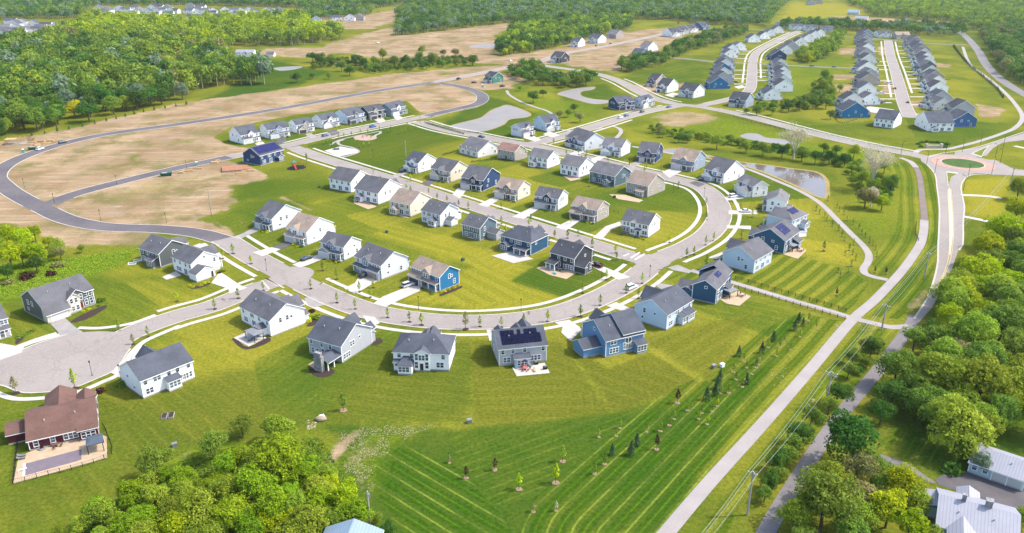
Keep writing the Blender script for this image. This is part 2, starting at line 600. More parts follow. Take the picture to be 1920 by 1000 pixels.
LUSH_SHADED = [  # deep green turf; cloud shade over the lower ground is put in as colour
    ([(568, 274), (700, 240), (790, 233), (830, 250), (880, 268), (868, 292), (800, 300), (755, 330), (700, 318), (630, 297)], .75, 3), ([(958, 527), (1010, 494), (1032, 482), (1110, 470), (1182, 490), (1150, 522), (1060, 558)], .75, .8),
    ([(590, 792), (880, 800), (1150, 772), (1300, 722), (1350, 684), (1430, 620), (1500, 590), (1240, 1010), (700, 1010), (630, 900), (640, 830)], .8, 2), ([(405, 256), (540, 222), (760, 190), (785, 214), (560, 268), (440, 274)], .6, 4),
    ([(430, 400), (450, 340), (560, 300), (650, 340), (620, 372), (480, 412)], .5, 5), ([(235, 760), (330, 740), (470, 690), (600, 650), (720, 640), (886, 640), (884, 795), (600, 795), (400, 860), (250, 870)], .55, 4), ([(830, 232), (905, 180), (950, 190), (1000, 215), (985, 238), (960, 262), (880, 250)], .75, 4),
    ([(1040, 172), (1130, 158), (1180, 185), (1130, 205), (1060, 205)], .6, 5), ([(1400, 245), (1560, 232), (1720, 225), (1910, 232), (1780, 275), (1640, 262)], .35, 5), ([(350, 196), (420, 170), (500, 112), (620, 135), (560, 160), (420, 190)], .85, 5),
    ([(1160, 145), (1280, 112), (1340, 120), (1310, 165), (1250, 172), (1180, 150)], .55, 5), ([(1110, 340), (1310, 390), (1325, 425), (1260, 410), (1100, 360)], .25, 4), ([(1160, 380), (1260, 440), (1320, 425), (1250, 380)], .2, 4),
    ([(440, 740), (600, 730), (700, 800), (560, 820)], .4, 6), ([(1000, 660), (1140, 680), (1280, 720), (1150, 770)], .42, 1.2), ([(886, 640), (1052, 640), (1152, 772), (1000, 790), (885, 796)], .36, 1.2), ([(1205, 640), (1290, 612), (1420, 585), (1330, 715), (1290, 690)], .34, 2), ([(1250, 590), (1330, 600), (1440, 560), (1330, 540)], .2, 4), ([(200, 540), (330, 500), (380, 540), (260, 580)], .25, 4),
    ([(1630, 770), (1800, 820), (1920, 780), (1920, 900), (1760, 900)], .6, 4), ([(1640, 430), (1330, 300), (1200, 255), (1400, 285), (1560, 315), (1600, 400)], .25, 5), ([(1790, 60), (1850, 130), (1960, 230), (1960, 60)], .5, 8),
]
MEADOW = [
    ([(-40, 500), (130, 482), (272, 462), (240, 496), (100, 540), (0, 566), (-40, 580)], 1, 4), ([(120, 1010), (220, 930), (330, 850), (430, 830), (600, 800), (650, 900), (690, 1010)], .8, 4),
    ([(1200, 205), (1380, 225), (1480, 260), (1640, 290), (1600, 320), (1380, 275), (1260, 250)], .7, 5), ([(950, 160), (1010, 180), (1120, 200), (1100, 235), (1020, 215)], .6, 6), ([(1590, 330), (1680, 320), (1690, 420), (1650, 440), (1600, 420)], .5, 6),
    ([(1440, 190), (1560, 170), (1600, 110), (1480, 110), (1430, 150)], .5, 8), ([(1520, 800), (1560, 760), (1620, 690), (1560, 700), (1480, 800), (1420, 890), (1440, 900)], .5, 3),
    ([(640, 870), (700, 800), (800, 800), (720, 860), (700, 920)], .5, 3),
]
OLIVE = [  # closely mown lots of duller turf
    ([(886, 640), (1052, 640), (1152, 772), (1000, 790), (885, 796)], .75, 1.2), ([(1052, 640), (1140, 690), (1215, 660), (1320, 720), (1152, 772)], .9, 1.2), ([(1205, 640), (1290, 612), (1420, 585), (1330, 715), (1290, 690)], .7, 2), ([(660, 660), (740, 640), (884, 640), (883, 796), (600, 790)], .45, 3), ([(190, 760), (300, 720), (430, 700), (560, 780), (380, 850), (180, 930), (20, 980), (20, 920), (200, 860)], .55, 6), ([(560, 300), (760, 240), (860, 270), (755, 330)], .3, 4),
]
MOW = [  # areas mown in stripes; None: stripes follow the concrete path, else the pixel line they run along
    ([(1240, 1010), (1592, 604), (1500, 588), (1430, 618), (1352, 684), (1230, 740), (1060, 880), (1000, 930), (965, 1010)], None, 1.0, 2.35), ([(1300, 1010), (1620, 604), (1690, 614), (1480, 800), (1380, 960), (1360, 1010)], None, .9, 2.35),
    ([(1240, 525), (1420, 460), (1470, 470), (1600, 510), (1630, 530), (1590, 592), (1370, 530)], None, .85, 2.35), ([(1612, 590), (1680, 530), (1715, 490), (1738, 455), (1742, 400), (1735, 330), (1715, 300), (1740, 312), (1758, 360), (1760, 480), (1730, 550), (1705, 602)], None, 1.0, 2.35),
    ([(1640, 300), (1700, 305), (1722, 340), (1726, 445), (1700, 480), (1650, 520), (1630, 490), (1680, 430), (1690, 340)], None, .8, 2.35),
    ([(700, 850), (760, 836), (870, 882), (935, 960), (965, 1010), (760, 1010), (690, 900)], ((720, 862), (950, 1000)), 1.0, 2.35),
    ([(830, 815), (1150, 780), (1340, 690), (1230, 740), (1000, 930), (930, 950), (870, 880)], ((860, 860), (1320, 700)), .35, 2.6),
    ([(886, 640), (1052, 640), (1152, 772), (1000, 790), (885, 796)], ((886, 740), (1100, 735)), .22, 2.4), ([(600, 640), (886, 640), (884, 795), (600, 780)], ((600, 700), (880, 735)), .22, 2.4),
    ([(1000, 560), (958, 527), (870, 470), (780, 480), (860, 575)], ((800, 480), (960, 560)), .3, 3.0), ([(1000, 660), (1140, 690), (1320, 690), (1150, 770)], ((1060, 690), (1200, 740)), .25, 2.6),
    ([(1205, 640), (1290, 612), (1420, 585), (1330, 715), (1290, 690)], ((1250, 690), (1400, 600)), .25, 2.6), ([(10, 920), (200, 870), (280, 720), (480, 790), (300, 850), (100, 990)], ((190, 740), (300, 850)), .25, 2.8),
    ([(200, 540), (330, 500), (440, 545), (250, 605), (150, 612)], ((240, 520), (330, 560)), .3, 2.8), ([(1130, 390), (1240, 365), (1318, 400), (1300, 440), (1200, 465)], ((1150, 390), (1260, 420)), .2, 2.6),
    ([(640, 440), (740, 420), (860, 470), (760, 490)], ((700, 440), (840, 480)), .3, 2.6), ([(560, 300), (800, 240), (880, 268), (755, 330)], ((600, 300), (780, 250)), .15, 4), ([(0, 560), (60, 610), (100, 600), (140, 640), (20, 660)], ((20, 570), (100, 640)), .3, 2.6),
    ([(1440, 362), (1500, 385), (1620, 500), (1480, 470)], ((1450, 370), (1600, 470)), .15, 2.6), ([(1280, 120), (1160, 148), (1240, 170), (1340, 130)], ((1180, 150), (1300, 120)), .3, 5),
    ([(1640, 830), (1700, 800), (1780, 850), (1720, 880)], ((1690, 870), (1720, 820)), .7, 2.4),
]


def make_ground():
    az = np.concatenate([np.radians(np.linspace(-180, -50, 14)[:-1]), np.radians(np.linspace(-50, -37, 14)[:-1]), np.radians(np.arange(-37, 37.01, .075)), np.radians(np.linspace(37, 50, 14)[1:]), np.radians(np.linspace(50, 180, 14)[1:])])
    dep = np.radians(np.concatenate([[89.5, 75, 60, 50, 45], np.arange(43, 2.95, -.062), np.geomspace(2.9, 1.35, 18)]))
    r = H / np.tan(dep)
    nr, na = len(r), len(az)
    Rg, A = np.meshgrid(r, az, indexing='ij')
    X = (Rg * np.sin(A)).ravel()
    Y = (Rg * np.cos(A)).ravel()
    nz = (vnoise(X, Y, 7, 1) * .5 + vnoise(X, Y, 2.6, 2) * .3 + vnoise(X, Y, 18, 3) * .6)

    def acc(lst, mode='max'):
        out = np.zeros(len(X))
        for pts, st, so in lst:
            m = poly_mask(G2(pts), X, Y, so, nz) * st
            out = np.maximum(out, m)
        return out
    bare = acc(BARE) * (1 - acc(GREEN_BACK))
    dry, lush_shaded, mead, olive = acc(DRY), acc(LUSH_SHADED), acc(MEADOW), acc(OLIVE)
    mow = np.zeros(len(X))
    amp = np.zeros(len(X))
    P = spline(G2(PATH_MAIN), 6)
    for pts, line, st, per in MOW:
        m = poly_mask(G2(pts), X, Y, .5, nz * .3)
        k = m > .02
        if not k.any():
            continue
        if line is None:
            # the mower follows the path, its lines wandering a little
            mow[k] = (seg_dist(P, X[k], Y[k], False) + vnoise(X[k], Y[k], 30, 8) * .5) / per
        else:
            a, b = G2(line)
            d = (b - a) / np.linalg.norm(b - a)
            mow[k] = ((X[k] - a[0]) * -d[1] + (Y[k] - a[1]) * d[0] + vnoise(X[k], Y[k], 30, 8) * .5) / per
        amp[k] = m[k] * st
    # every lot has its own grass and its own mowing direction; lots meet halfway between the houses
    tone = np.zeros(len(X))
    near = np.flatnonzero((Y > 60) & (Y < 720) & (np.abs(X) < 460))
    hs = [h for h in HOUSES.values() if h.root['category'] == 'house']
    hc = np.array([h.o + h.u * h.W / 2 + np.array([-h.u[1], h.u[0]]) * h.D / 2 for h in hs])
    rl = np.random.RandomState(4)
    ht, hd = rl.uniform(-1, 1, len(hs)), rl.rand(len(hs)) < .5
    best, bi = np.full(len(near), 1e9), np.zeros(len(near), int)
    for i, c in enumerate(hc):
        d = (X[near] - c[0]) ** 2 + (Y[near] - c[1]) ** 2
        k = d < best
        best[k], bi[k] = d[k], i
    w = np.clip((40 - np.sqrt(best)) / 12, 0, 1)
    tone[near] = ht[bi] * w
    hu = np.array([h.u if q else np.array([-h.u[1], h.u[0]]) for h, q in zip(hs, hd)])
    lot = (X[near] * hu[bi, 0] + Y[near] * hu[bi, 1] + vnoise(X[near], Y[near], 25, 9) * .6) / 2.2
    use = (amp[near] < .05)
    mow[near[use]] = lot[use]
    amp[near[use]] = (w * (.12 + .16 * ((bi * 7) % 5) / 4))[use]
    me = bpy.data.meshes.new('ground')
    co = np.stack([X, Y, np.zeros(len(X))], 1)
    i, j = np.meshgrid(np.arange(nr - 1), np.arange(na - 1), indexing='ij')
    q = np.stack([i * na + j, i * na + j + 1, (i + 1) * na + j + 1, (i + 1) * na + j], -1).reshape(-1, 4)[:, ::-1]
    cen = np.array([[k for k in range(na - 1)][::-1] + []])
    me.vertices.add(len(co))
    me.vertices.foreach_set('co', co.ravel())
    me.loops.add(q.size)
    me.loops.foreach_set('vertex_index', q.ravel().astype(np.int32))
    me.polygons.add(len(q))
    me.polygons.foreach_set('loop_start', np.arange(0, q.size, 4, dtype=np.int32))
    me.update(calc_edges=True)
    if me.polygons[len(q) // 2].normal.z < 0:
        me.flip_normals()
    za = me.attributes.new('zone', 'FLOAT_COLOR', 'POINT')
    za.data.foreach_set('color', np.stack([bare, dry, lush_shaded, mead], 1).ravel().astype(np.float32))
    for nm, arr in (('mow', mow), ('mowamp', amp), ('tone', tone), ('olive', olive)):
        a = me.attributes.new(nm, 'FLOAT', 'POINT')
        a.data.foreach_set('value', arr.astype(np.float32))
    m, nt, b, L = new_mat('grass and bare earth')
    pos = nd(nt, 'ShaderNodeNewGeometry').outputs['Position']
    z = nd(nt, 'ShaderNodeAttribute', attribute_name='zone')
    sp = nd(nt, 'ShaderNodeSeparateColor')
    L.new(z.outputs['Color'], sp.inputs[0])
    zb, zd, zl, zm = sp.outputs[0], sp.outputs[1], sp.outputs[2], z.outputs['Alpha']
    n_big, n_mid, n_fine, n_v = noise(nt, pos, .022, 4, .6), noise(nt, pos, .16, 5, .62), noise(nt, pos, 1.1, 5, .7), noise(nt, pos, 5.0, 3, .7)
    g = mix(nt, (.074, .102, .011), (.162, .160, .018), ramp(nt, n_big, .35, .68))
    g = mix(nt, g, (.056, .088, .010), math_n(nt, 'MULTIPLY', ramp(nt, n_mid, .5, .75), .4))
    g = mix(nt, g, (.20, .165, .03), math_n(nt, 'MULTIPLY', ramp(nt, noise(nt, pos, .11, 6, .7), .52, .72), .45))
    dryf = math_n(nt, 'MULTIPLY', zd, math_n(nt, 'ADD', math_n(nt, 'MULTIPLY', n_mid, .7), .6), clamp=True)
    g = mix(nt, g, (.225, .200, .020), dryf)
    g = mix(nt, g, (.024, .064, .008), math_n(nt, 'MULTIPLY', zl, math_n(nt, 'ADD', math_n(nt, 'MULTIPLY', n_mid, .5), .65), clamp=True))  # this deep green also holds the painted cloud shade
    tn = nd(nt, 'ShaderNodeAttribute', attribute_name='tone').outputs['Fac']
    g = mix(nt, g, (.205, .185, .022), math_n(nt, 'MULTIPLY', tn, .6, clamp=True))
    g = mix(nt, g, (.050, .086, .010), math_n(nt, 'MULTIPLY', tn, -.7, clamp=True))
    ol = nd(nt, 'ShaderNodeAttribute', attribute_name='olive').outputs['Fac']
    g = mix(nt, g, mix(nt, (.060, .074, .010), (.108, .106, .014), n_mid), math_n(nt, 'MULTIPLY', ol, .85))
    # mowing stripes: a thin pale line where two passes meet, every other pass darker
    mw = nd(nt, 'ShaderNodeAttribute', attribute_name='mow').outputs['Fac']
    ma = nd(nt, 'ShaderNodeAttribute', attribute_name='mowamp').outputs['Fac']
    fr = math_n(nt, 'FRACT', mw)
    dist = math_n(nt, 'ABSOLUTE', math_n(nt, 'SUBTRACT', fr, .5))
    line = ramp(nt, dist, .33, .5)
    broken = math_n(nt, 'ADD', math_n(nt, 'MULTIPLY', ramp(nt, noise(nt, pos, .09, 3), .35, .6), .75), .25)
    g = mix(nt, g, (.19, .245, .028), math_n(nt, 'MULTIPLY', math_n(nt, 'MULTIPLY', line, ma), math_n(nt, 'MULTIPLY', broken, .62)))
    alt = ramp(nt, math_n(nt, 'ABSOLUTE', math_n(nt, 'SUBTRACT', math_n(nt, 'FRACT', math_n(nt, 'MULTIPLY', mw, .5)), .5)), .2, .3)
    g = mix(nt, g, (.022, .066, .003), math_n(nt, 'MULTIPLY', math_n(nt, 'MULTIPLY', alt, ma), .62))
    # taller rough grass
    rg = mix(nt, (.042, .085, .006), (.15, .19, .012), ramp(nt, noise(nt, pos, .45, 6, .75), .3, .7))
    rg = mix(nt, rg, (.16, .135, .055), math_n(nt, 'MULTIPLY', ramp(nt, n_mid, .55, .75), .35))
    g = mix(nt, g, rg, zm)
    v = math_n(nt, 'ADD', math_n(nt, 'MULTIPLY', n_fine, .55), math_n(nt, 'MULTIPLY', n_v, .45))
    g = mix(nt, g, mix(nt, (.48, .48, .48), (1.5, 1.5, 1.45), ramp(nt, v, .28, .72)), 1.0, 'MULTIPLY')
    # bare earth
    e = mix(nt, (.215, .148, .086), (.315, .230, .140), ramp(nt, n_big, .3, .7))
    e = mix(nt, e, (.262, .203, .142), ramp(nt, noise(nt, pos, .07, 6, .65), .45, .7))
    # ruts and graded tracks lie along the roads
    sm = nd(nt, 'ShaderNodeMapping')
    L.new(pos, sm.inputs['Vector'])
    d0 = G(700, 172) - G(200, 252)
    sm.inputs['Rotation'].default_value = (0, 0, -math.atan2(d0[1], d0[0]))
    sm.inputs['Scale'].default_value = (.09, 1.0, 1)
    rut = noise(nt, sm.outputs[0], .32, 5, .65)
    e = mix(nt, e, (.165, .105, .055), math_n(nt, 'MULTIPLY', ramp(nt, rut, .5, .68), .55))
    e = mix(nt, e, (.40, .31, .21), math_n(nt, 'MULTIPLY', ramp(nt, rut, .46, .34), .5))
    e = mix(nt, e, (.165, .118, .055), math_n(nt, 'MULTIPLY', ramp(nt, noise(nt, pos, .05, 6, .7), .46, .66), .8))
    e = mix(nt, e, (.11, .105, .03), math_n(nt, 'MULTIPLY', ramp(nt, noise(nt, pos, .035, 7, .7), .48, .64), .7))
    e = mix(nt, e, mix(nt, (.8, .8, .8), (1.2, 1.2, 1.2), ramp(nt, v, .3, .7)), 1.0, 'MULTIPLY')
    edge = ramp(nt, math_n(nt, 'ADD', zb, math_n(nt, 'MULTIPLY', math_n(nt, 'SUBTRACT', n_fine, .5), .5)), .3, .7)
    L.new(mix(nt, g, e, edge), b.inputs['Base Color'])
    b.inputs['Roughness'].default_value = .95
    b.inputs['Specular IOR Level'].default_value = .0
    bp = nd(nt, 'ShaderNodeBump')
    bp.inputs['Strength'].default_value = .5
    bp.inputs['Distance'].default_value = .12
    L.new(n_fine, bp.inputs['Height'])
    L.new(bp.outputs[0], b.inputs['Normal'])
    me.materials.append(m)
    return struct(link('ground', me))


# ------------------------------------------------------------------ roads, pavements, paths
ROADS = []   # world lines kept for later (lamps, signs)
JUNC = [(548, 517, 12.5), (1224, 491, 10.5), (548, 276, 9), (985, 270, 9.5), (788, 222, 9.5), (92, 382, 10), (812, 156, 9), (985, 118, 9), (1285, 198, 13), (1318, 200, 11), (1411, 119, 8), (1752, 300, 14), (1666, 76, 8), (100, 684, 21), (1682, 128, 4)]
JUNC = [(np.array(G(a, b)[:2]), r) for a, b, r in JUNC]


def runs(L):
    """stretches of line L that stay clear of the junctions"""
    ok = np.ones(len(L), bool)
    for c, r in JUNC:
        ok &= np.linalg.norm(L - c, axis=1) > r
    out, cur = [], []
    for k, o in enumerate(ok):
        if o:
            cur.append(k)
        elif cur:
            out.append(cur)
            cur = []
    if cur:
        out.append(cur)
    return [L[c[0]:c[-1] + 1] for c in out if len(c) > 2]



def road(name, pts, hw, m, walkL=None, walkR=None, z=.05, kerb=True, gut=.45, vergeoff=2.3, world=None, walkz=.075):
    """pts run in pixels; walkL / walkR: (from, to) fractions of the line that have a pavement on that side"""
    L = spline(G2(pts), 2.0) if world is None else world
    struct(ribbon(name, L, hw, -hw, z, m))
    ROADS.append(L)
    if kerb:
        for s in (1, -1):
            off = L + normals2(L) * (s * (hw + gut / 2))
            for q in runs(off):
                struct(ribbon('kerb', q, -gut / 2, gut / 2, z + .08, KERB, .1))
    for s, w in ((1, walkL), (-1, walkR)):
        for a, b in (w or []):
            k = L[int(a * (len(L) - 1)):int(b * (len(L) - 1)) + 1]
            o = hw + gut + vergeoff
            for q in runs(k + normals2(k) * (s * (o + .82))):
                struct(ribbon('pavement', q, -.82, .82, walkz, CONC, .06))
    return L


R1 = road('near_street', [(420, 448), (470, 480), (520, 507), (600, 548), (680, 580), (760, 597), (860, 605), (960, 601), (1050, 586), (1130, 556), (1190, 522), (1235, 487), (1290, 463), (1330, 437), (1349, 405), (1341, 374), (1312, 350), (1255, 334), (1180, 317), (1112, 300), (1042, 284), (985, 271), (940, 264), (900, 256), (830, 242), (783, 228)], 4.9, ROAD_L,
          walkL=[(.0, 1)], walkR=[(.0, 1)])
road('dark_loop_road', [(430, 454), (372, 438), (300, 430), (200, 426), (130, 413), (78, 390), (35, 368), (8, 349), (-6, 331), (14, 309), (60, 288), (125, 268), (200, 252), (330, 234), (520, 205), (700, 172), (812, 155)], 4.4, ROAD_D, z=.046)
CDS = road('cul_de_sac_street', [(548, 519), (480, 541), (400, 574), (330, 594), (250, 623), (190, 655), (110, 682)], 4.6, ROAD_L, walkL=[(.13, .63)], walkR=[(.1, .6)], z=.054, gut=.4)
R2 = road('inner_street', [(1222, 493), (1152, 472), (1090, 452), (1015, 428), (905, 393), (837, 371), (740, 339), (650, 311), (590, 292), (548, 276)], 4.5, ROAD_L, walkL=[(.05, .96)], walkR=[(.05, .96)], z=.054)
road('park_street_dark', [(92, 384), (135, 366), (220, 343), (340, 314), (430, 295)], 4.4, ROAD_D, z=.054)
P1 = road('park_street', [(430, 295), (500, 281), (545, 272), (620, 254), (700, 238), (770, 224), (800, 218)], 4.5, ROAD_L, walkL=[(.25, .98)], walkR=[(.42, .93)], z=.058)
road('park_loop_road', [(800, 218), (850, 206), (893, 196), (905, 186), (898, 175), (868, 164), (828, 157), (808, 156)], 4.4, ROAD_D, z=.054)
road('upper_road', [(812, 155), (880, 142), (953, 127), (1000, 119), (1040, 106), (1067, 99), (1107, 92), (1140, 86), (1207, 72), (1290, 54)], 4.2, ROAD_L, z=.058)
road('boulevard', [(985, 118), (1023, 124), (1073, 131), (1123, 140), (1160, 152), (1182, 163), (1204, 175), (1230, 186), (1266, 195), (1300, 199), (1345, 206), (1400, 218), (1480, 239), (1545, 256), (1640, 277), (1700, 288), (1752, 299)], 4.8, ROAD_L, walkL=[(.30, .62), (.66, .97)], walkR=[(.28, .5)], z=.062, vergeoff=3.5)
S2 = road('hill_street', [(990, 272), (1030, 262), (1080, 248), (1130, 233), (1180, 218), (1225, 207), (1275, 198)], 4.8, ROAD_L, walkL=[(.05, .95)], walkR=[(.05, .6)], z=.066)
A_ST = road('far_street_bent', [(1312, 199), (1364, 187), (1390, 180), (1406, 168), (1410, 142), (1412, 113), (1420, 98), (1445, 83), (1476, 68), (1500, 58)], 4.2, ROAD_L, walkL=[(.2, .95)], walkR=[(.25, .95)], z=.066)
road('cross_road', [(1240, 107), (1300, 112), (1350, 117), (1412, 119.5), (1480, 123), (1563, 127), (1615, 128.5)], 3.4, ROAD_M, z=.06, kerb=False)
D_ST = road('far_street_straight', [(1706, 219), (1695, 194), (1688, 168), (1679, 135), (1670, 106), (1665, 76)], 4.5, ROAD_L, walkL=[(.15, .97)], walkR=[(.2, .97)], z=.06)
road('far_cross_street', [(1560, 68), (1640, 73), (1703, 79), (1740, 82), (1812, 84)], 3.4, ROAD_M, z=.064, kerb=False)
road('far_main_road', [(1300, 52), (1370, 54), (1430, 57), (1560, 68)], 3.4, ROAD_M, z=.056, kerb=False)
road('main_road_north', [(1775, 40), (1795, 56), (1815, 73), (1835, 97), (1848, 120), (1868, 142), (1895, 162), (1930, 182), (1990, 212)], 4.3, ROAD_M, z=.06, kerb=False)


def disc(name, c, r, z, m, thick=0.0, n=64, r0=0.0, parent=None):
    mb = MB()
    ring = [(c[0] + r * math.cos(2 * math.pi * k / n), c[1] + r * math.sin(2 * math.pi * k / n)) for k in range(n)]
    if r0:
        inn = [(c[0] + r0 * math.cos(2 * math.pi * k / n), c[1] + r0 * math.sin(2 * math.pi * k / n)) for k in range(n)]
        for k in range(n):
            a, b, cc, d = ring[k], ring[(k + 1) % n], inn[(k + 1) % n], inn[k]
            mb.face([(*a, z), (*b, z), (*cc, z), (*d, z)])
            if thick:
                mb.face([(*a, z - thick), (*b, z - thick), (*b, z), (*a, z)])
                mb.face([(*d, z), (*cc, z), (*cc, z - thick), (*d, z - thick)])
        return mb.build(name, m, parent)
    if thick:
        mb.prism(ring, z - thick, z)
        return mb.build(name, m, parent)
    mb.face([(*p, z) for p in ring])
    return mb.build(name, m, parent, recalc=False)


# turning circle at lower left, and the small one of the straight far street
BULB = [(-30, 712), (-14, 686), (20, 667), (60, 649), (112, 632), (152, 624), (200, 622), (246, 628), (248, 645), (236, 664), (226, 680), (206, 699), (180, 710), (150, 723), (120, 731), (88, 735), (45, 736), (10, 724)]
struct(flat('turning_circle', BULB, .07, ROAD_L, smooth=True))
b2 = spline(G2(BULB), 1.5, True)
N_ = normals2(b2)
cb = b2.mean(0)
sgn = 1 if ((b2[0] + N_[0] - cb) ** 2).sum() > ((b2[0] - cb) ** 2).sum() else -1
k0, k1 = [int(len(b2) * f) for f in (.70, .98)]
for a, b in ((int(len(b2) * .56), len(b2) - 1), (0, int(len(b2) * .30))):
    struct(ribbon('kerb', b2[a:b + 1], 0, sgn * .45, .13, KERB, .1))
for a, b in ((.55, .99), (.0, .3)):
    seg = b2[int(len(b2) * a):int(len(b2) * b)]
    struct(ribbon('pavement', seg, sgn * 2.4, sgn * 4.1, .078, CONC, .06))
g_ = G(1705, 216)
struct(disc('far_turning_circle', g_, 10.5, .068, ROAD_L))
struct(disc('junction_circle', G(548, 515), 7.6, .074, ROAD_L))
struct(disc('far_bend_junction', G(1222, 490), 7.0, .0745, ROAD_L))
# roundabout
rc = G(1805, 307)
ax = (G(1732, 307) - G(1877, 307)).length / 2
rr = ax * .98
struct(disc('roundabout_road', rc, rr, .07, ROAD_L))
struct(disc('roundabout_apron', rc, rr * .76, .12, BRICKAP, .1))
struct(disc('roundabout_kerb', rc, rr * .53, .2, KERB, .1))
GRASSP = mat('island grass', (.055, .12, .012), .95, .35, .4, 3)
VERGE = mat('verge grass', (.15, .19, .006), .95, .35, .25, 3)
struct(disc('roundabout_island_grass', rc, rr * .50, .24, GRASSP, .06))
struct(flat('roundabout_south_road', [(1737, 306), (1753, 326), (1758, 354), (1762, 388), (1762, 416), (1760, 458), (1758, 500), (1741, 556), (1716, 596), (1722, 606), (1745, 580), (1772, 540), (1790, 490), (1797, 470), (1804, 458), (1805, 416), (1807, 388), (1801, 354), (1805, 340), (1818, 328), (1840, 322)], .06, ROAD_L))
for nm, pts in (('kerb', [(1735, 306), (1752, 326), (1757, 354), (1761, 388), (1761, 416), (1759, 458), (1757, 500), (1740, 556), (1714, 598)]), ('kerb', [(1798, 470), (1805, 458), (1806, 416), (1808, 388), (1802, 354), (1806, 340), (1820, 329), (1850, 327)]), ('kerb', [(1738, 296), (1765, 288), (1800, 283), (1840, 274), (1880, 261), (1925, 246)])):
    struct(ribbon(nm, spline(G2(pts), 2), -.3, .3, .13, KERB, .1))
struct(flat('roundabout_east_road', [(1850, 292), (1862, 278), (1880, 268), (1930, 262), (1930, 247), (1880, 262), (1840, 276), (1790, 285), (1790, 300)], .064, ROAD_L))
struct(flat('roundabout_exit_road', [(1845, 300), (1866, 300), (1900, 317), (1940, 322), (1940, 331), (1895, 329), (1860, 328), (1830, 324)], .066, ROAD_L))
for pts in ([(1774, 322), (1797, 325), (1784, 332), (1777, 352)], [(1820, 289), (1855, 273), (1846, 284), (1840, 296)]):
    struct(flat('splitter_island_kerb', pts, .19, KERB, .12))
    c = np.mean(np.array(pts), 0)
    struct(flat('splitter_island_grass', [tuple(c + (np.array(p) - c) * .78) for p in pts], .22, VERGE, .04))
struct(flat('painted_median', [(1778, 354), (1782, 354), (1786, 400), (1787, 440), (1782, 478), (1779, 478), (1781, 440), (1779, 400)], .071, mat('median paint', (.62, .55, .42), .7, .12)))
for dx in (-3.5, 3.5):
    struct(ribbon('lane_line', spline(G2([(1780 + dx, 356), (1783 + dx * 1.15, 400), (1784 + dx * 1.1, 440), (1779 + dx * .6, 490), (1752, 553)]), 3), -.1, .1, .0755, PAINTY))
struct(ribbon('old_lane', spline(G2([(1716, 592), (1700, 622), (1682, 646), (1655, 684), (1618, 728), (1578, 777), (1536, 836), (1496, 898), (1455, 965), (1425, 1020)]), 3), 1.75, -1.75, .056, ROAD_M))

MAIN = spline(G2(PATH_MAIN), 2)
ip = [np.linalg.norm(MAIN - np.array(G(1733, 413)[:2]), axis=1).argmin(), np.linalg.norm(MAIN - np.array(G(1717, 314)[:2]), axis=1).argmin()]
struct(ribbon('concrete_path', MAIN[:ip[0] + 1], 1.65, -1.65, .06, PATH_M))
struct(ribbon('brown_path', MAIN[ip[0]:ip[1] + 1], 1.35, -1.35, .0605, PATH_B))
struct(ribbon('concrete_path', MAIN[ip[1]:], 1.6, -1.6, .06, PATH_M))


def path(pts, hw=1.3, m=PATH_M, z=.058, name='path'):
    return struct(ribbon(name, spline(G2(pts), 1.6), hw, -hw, z, m, .04))


path([(1296, 507), (1330, 517), (1370, 529), (1430, 547), (1490, 565), (1550, 582), (1600, 597), (1640, 607), (1672, 614), (1706, 612)], 1.5, z=.064)
path([(1150, 237), (1162, 242), (1164, 249), (1152, 262)], 1.3)
path([(1185, 275), (1215, 280), (1252, 287), (1325, 302), (1392, 315), (1422, 325), (1460, 341), (1497, 357), (1536, 380), (1570, 413), (1598, 441), (1620, 463), (1629, 478), (1627, 492), (1619, 504), (1623, 514), (1640, 520), (1664, 525)], 1.35, z=.066)
path([(1715, 288), (1727, 281), (1774, 280), (1794, 276), (1836, 265), (1878, 251), (1903, 240), (1917, 222), (1907, 200), (1880, 170), (1847, 143), (1820, 123), (1805, 88)], 1.5)
path([(147, 615), (180, 616), (212, 613), (250, 606), (292, 591)], .85, CONC, .08, 'pavement')
path([(237, 678), (249, 660), (270, 641), (300, 627), (338, 611)], .85, CONC, .08, 'pavement')
path([(26, 656), (60, 643), (112, 628)], .85, CONC, .08, 'pavement')
path([(1047, 243), (1090, 246), (1130, 240)], 1.0)
path([(950, 170), (955, 178), (975, 190), (1000, 200), (1025, 208), (1040, 218), (1046, 228)], 1.2, z=.062)
path([(637, 296), (655, 292), (672, 285), (660, 277), (638, 272), (634, 266), (645, 262)], .9)
path([(665, 262), (688, 260), (700, 259), (704, 254), (713, 250), (712, 246)], .9)
path([(620, 272), (633, 264), (655, 258), (700, 249), (712, 246)], .7)
struct(flat('park_pad', [(608, 283), (638, 275), (668, 281), (672, 286), (636, 294)], .085, CONC, .06))
struct(flat('playground_pad', [(663, 258), (680, 254), (703, 256), (706, 260), (690, 264), (672, 263)], .085, mat('playground surface', (.48, .34, .27), .9, .15), .06, smooth=True))
struct(flat('farm_lane', [(1640, 865), (1700, 880), (1740, 905), (1756, 907), (1700, 868), (1650, 852)], .06, mat('gravel lane', (.22, .20, .19), .9, .2, .5, 4)))
struct(flat('farm_yard', [(1752, 900), (1790, 880), (1812, 885), (1924, 925), (1924, 960), (1895, 955), (1870, 945), (1760, 910)], .055, mat('yard asphalt', (.13, .12, .125), .9, .2, .2, 3)))
for pts in ([(1802, 366), (1850, 368), (1878, 372)], [(1806, 406), (1836, 412), (1854, 416)], [(1902, 274), (1930, 280)]):
    path(pts, 1.5, CONC, .062, 'side_path')

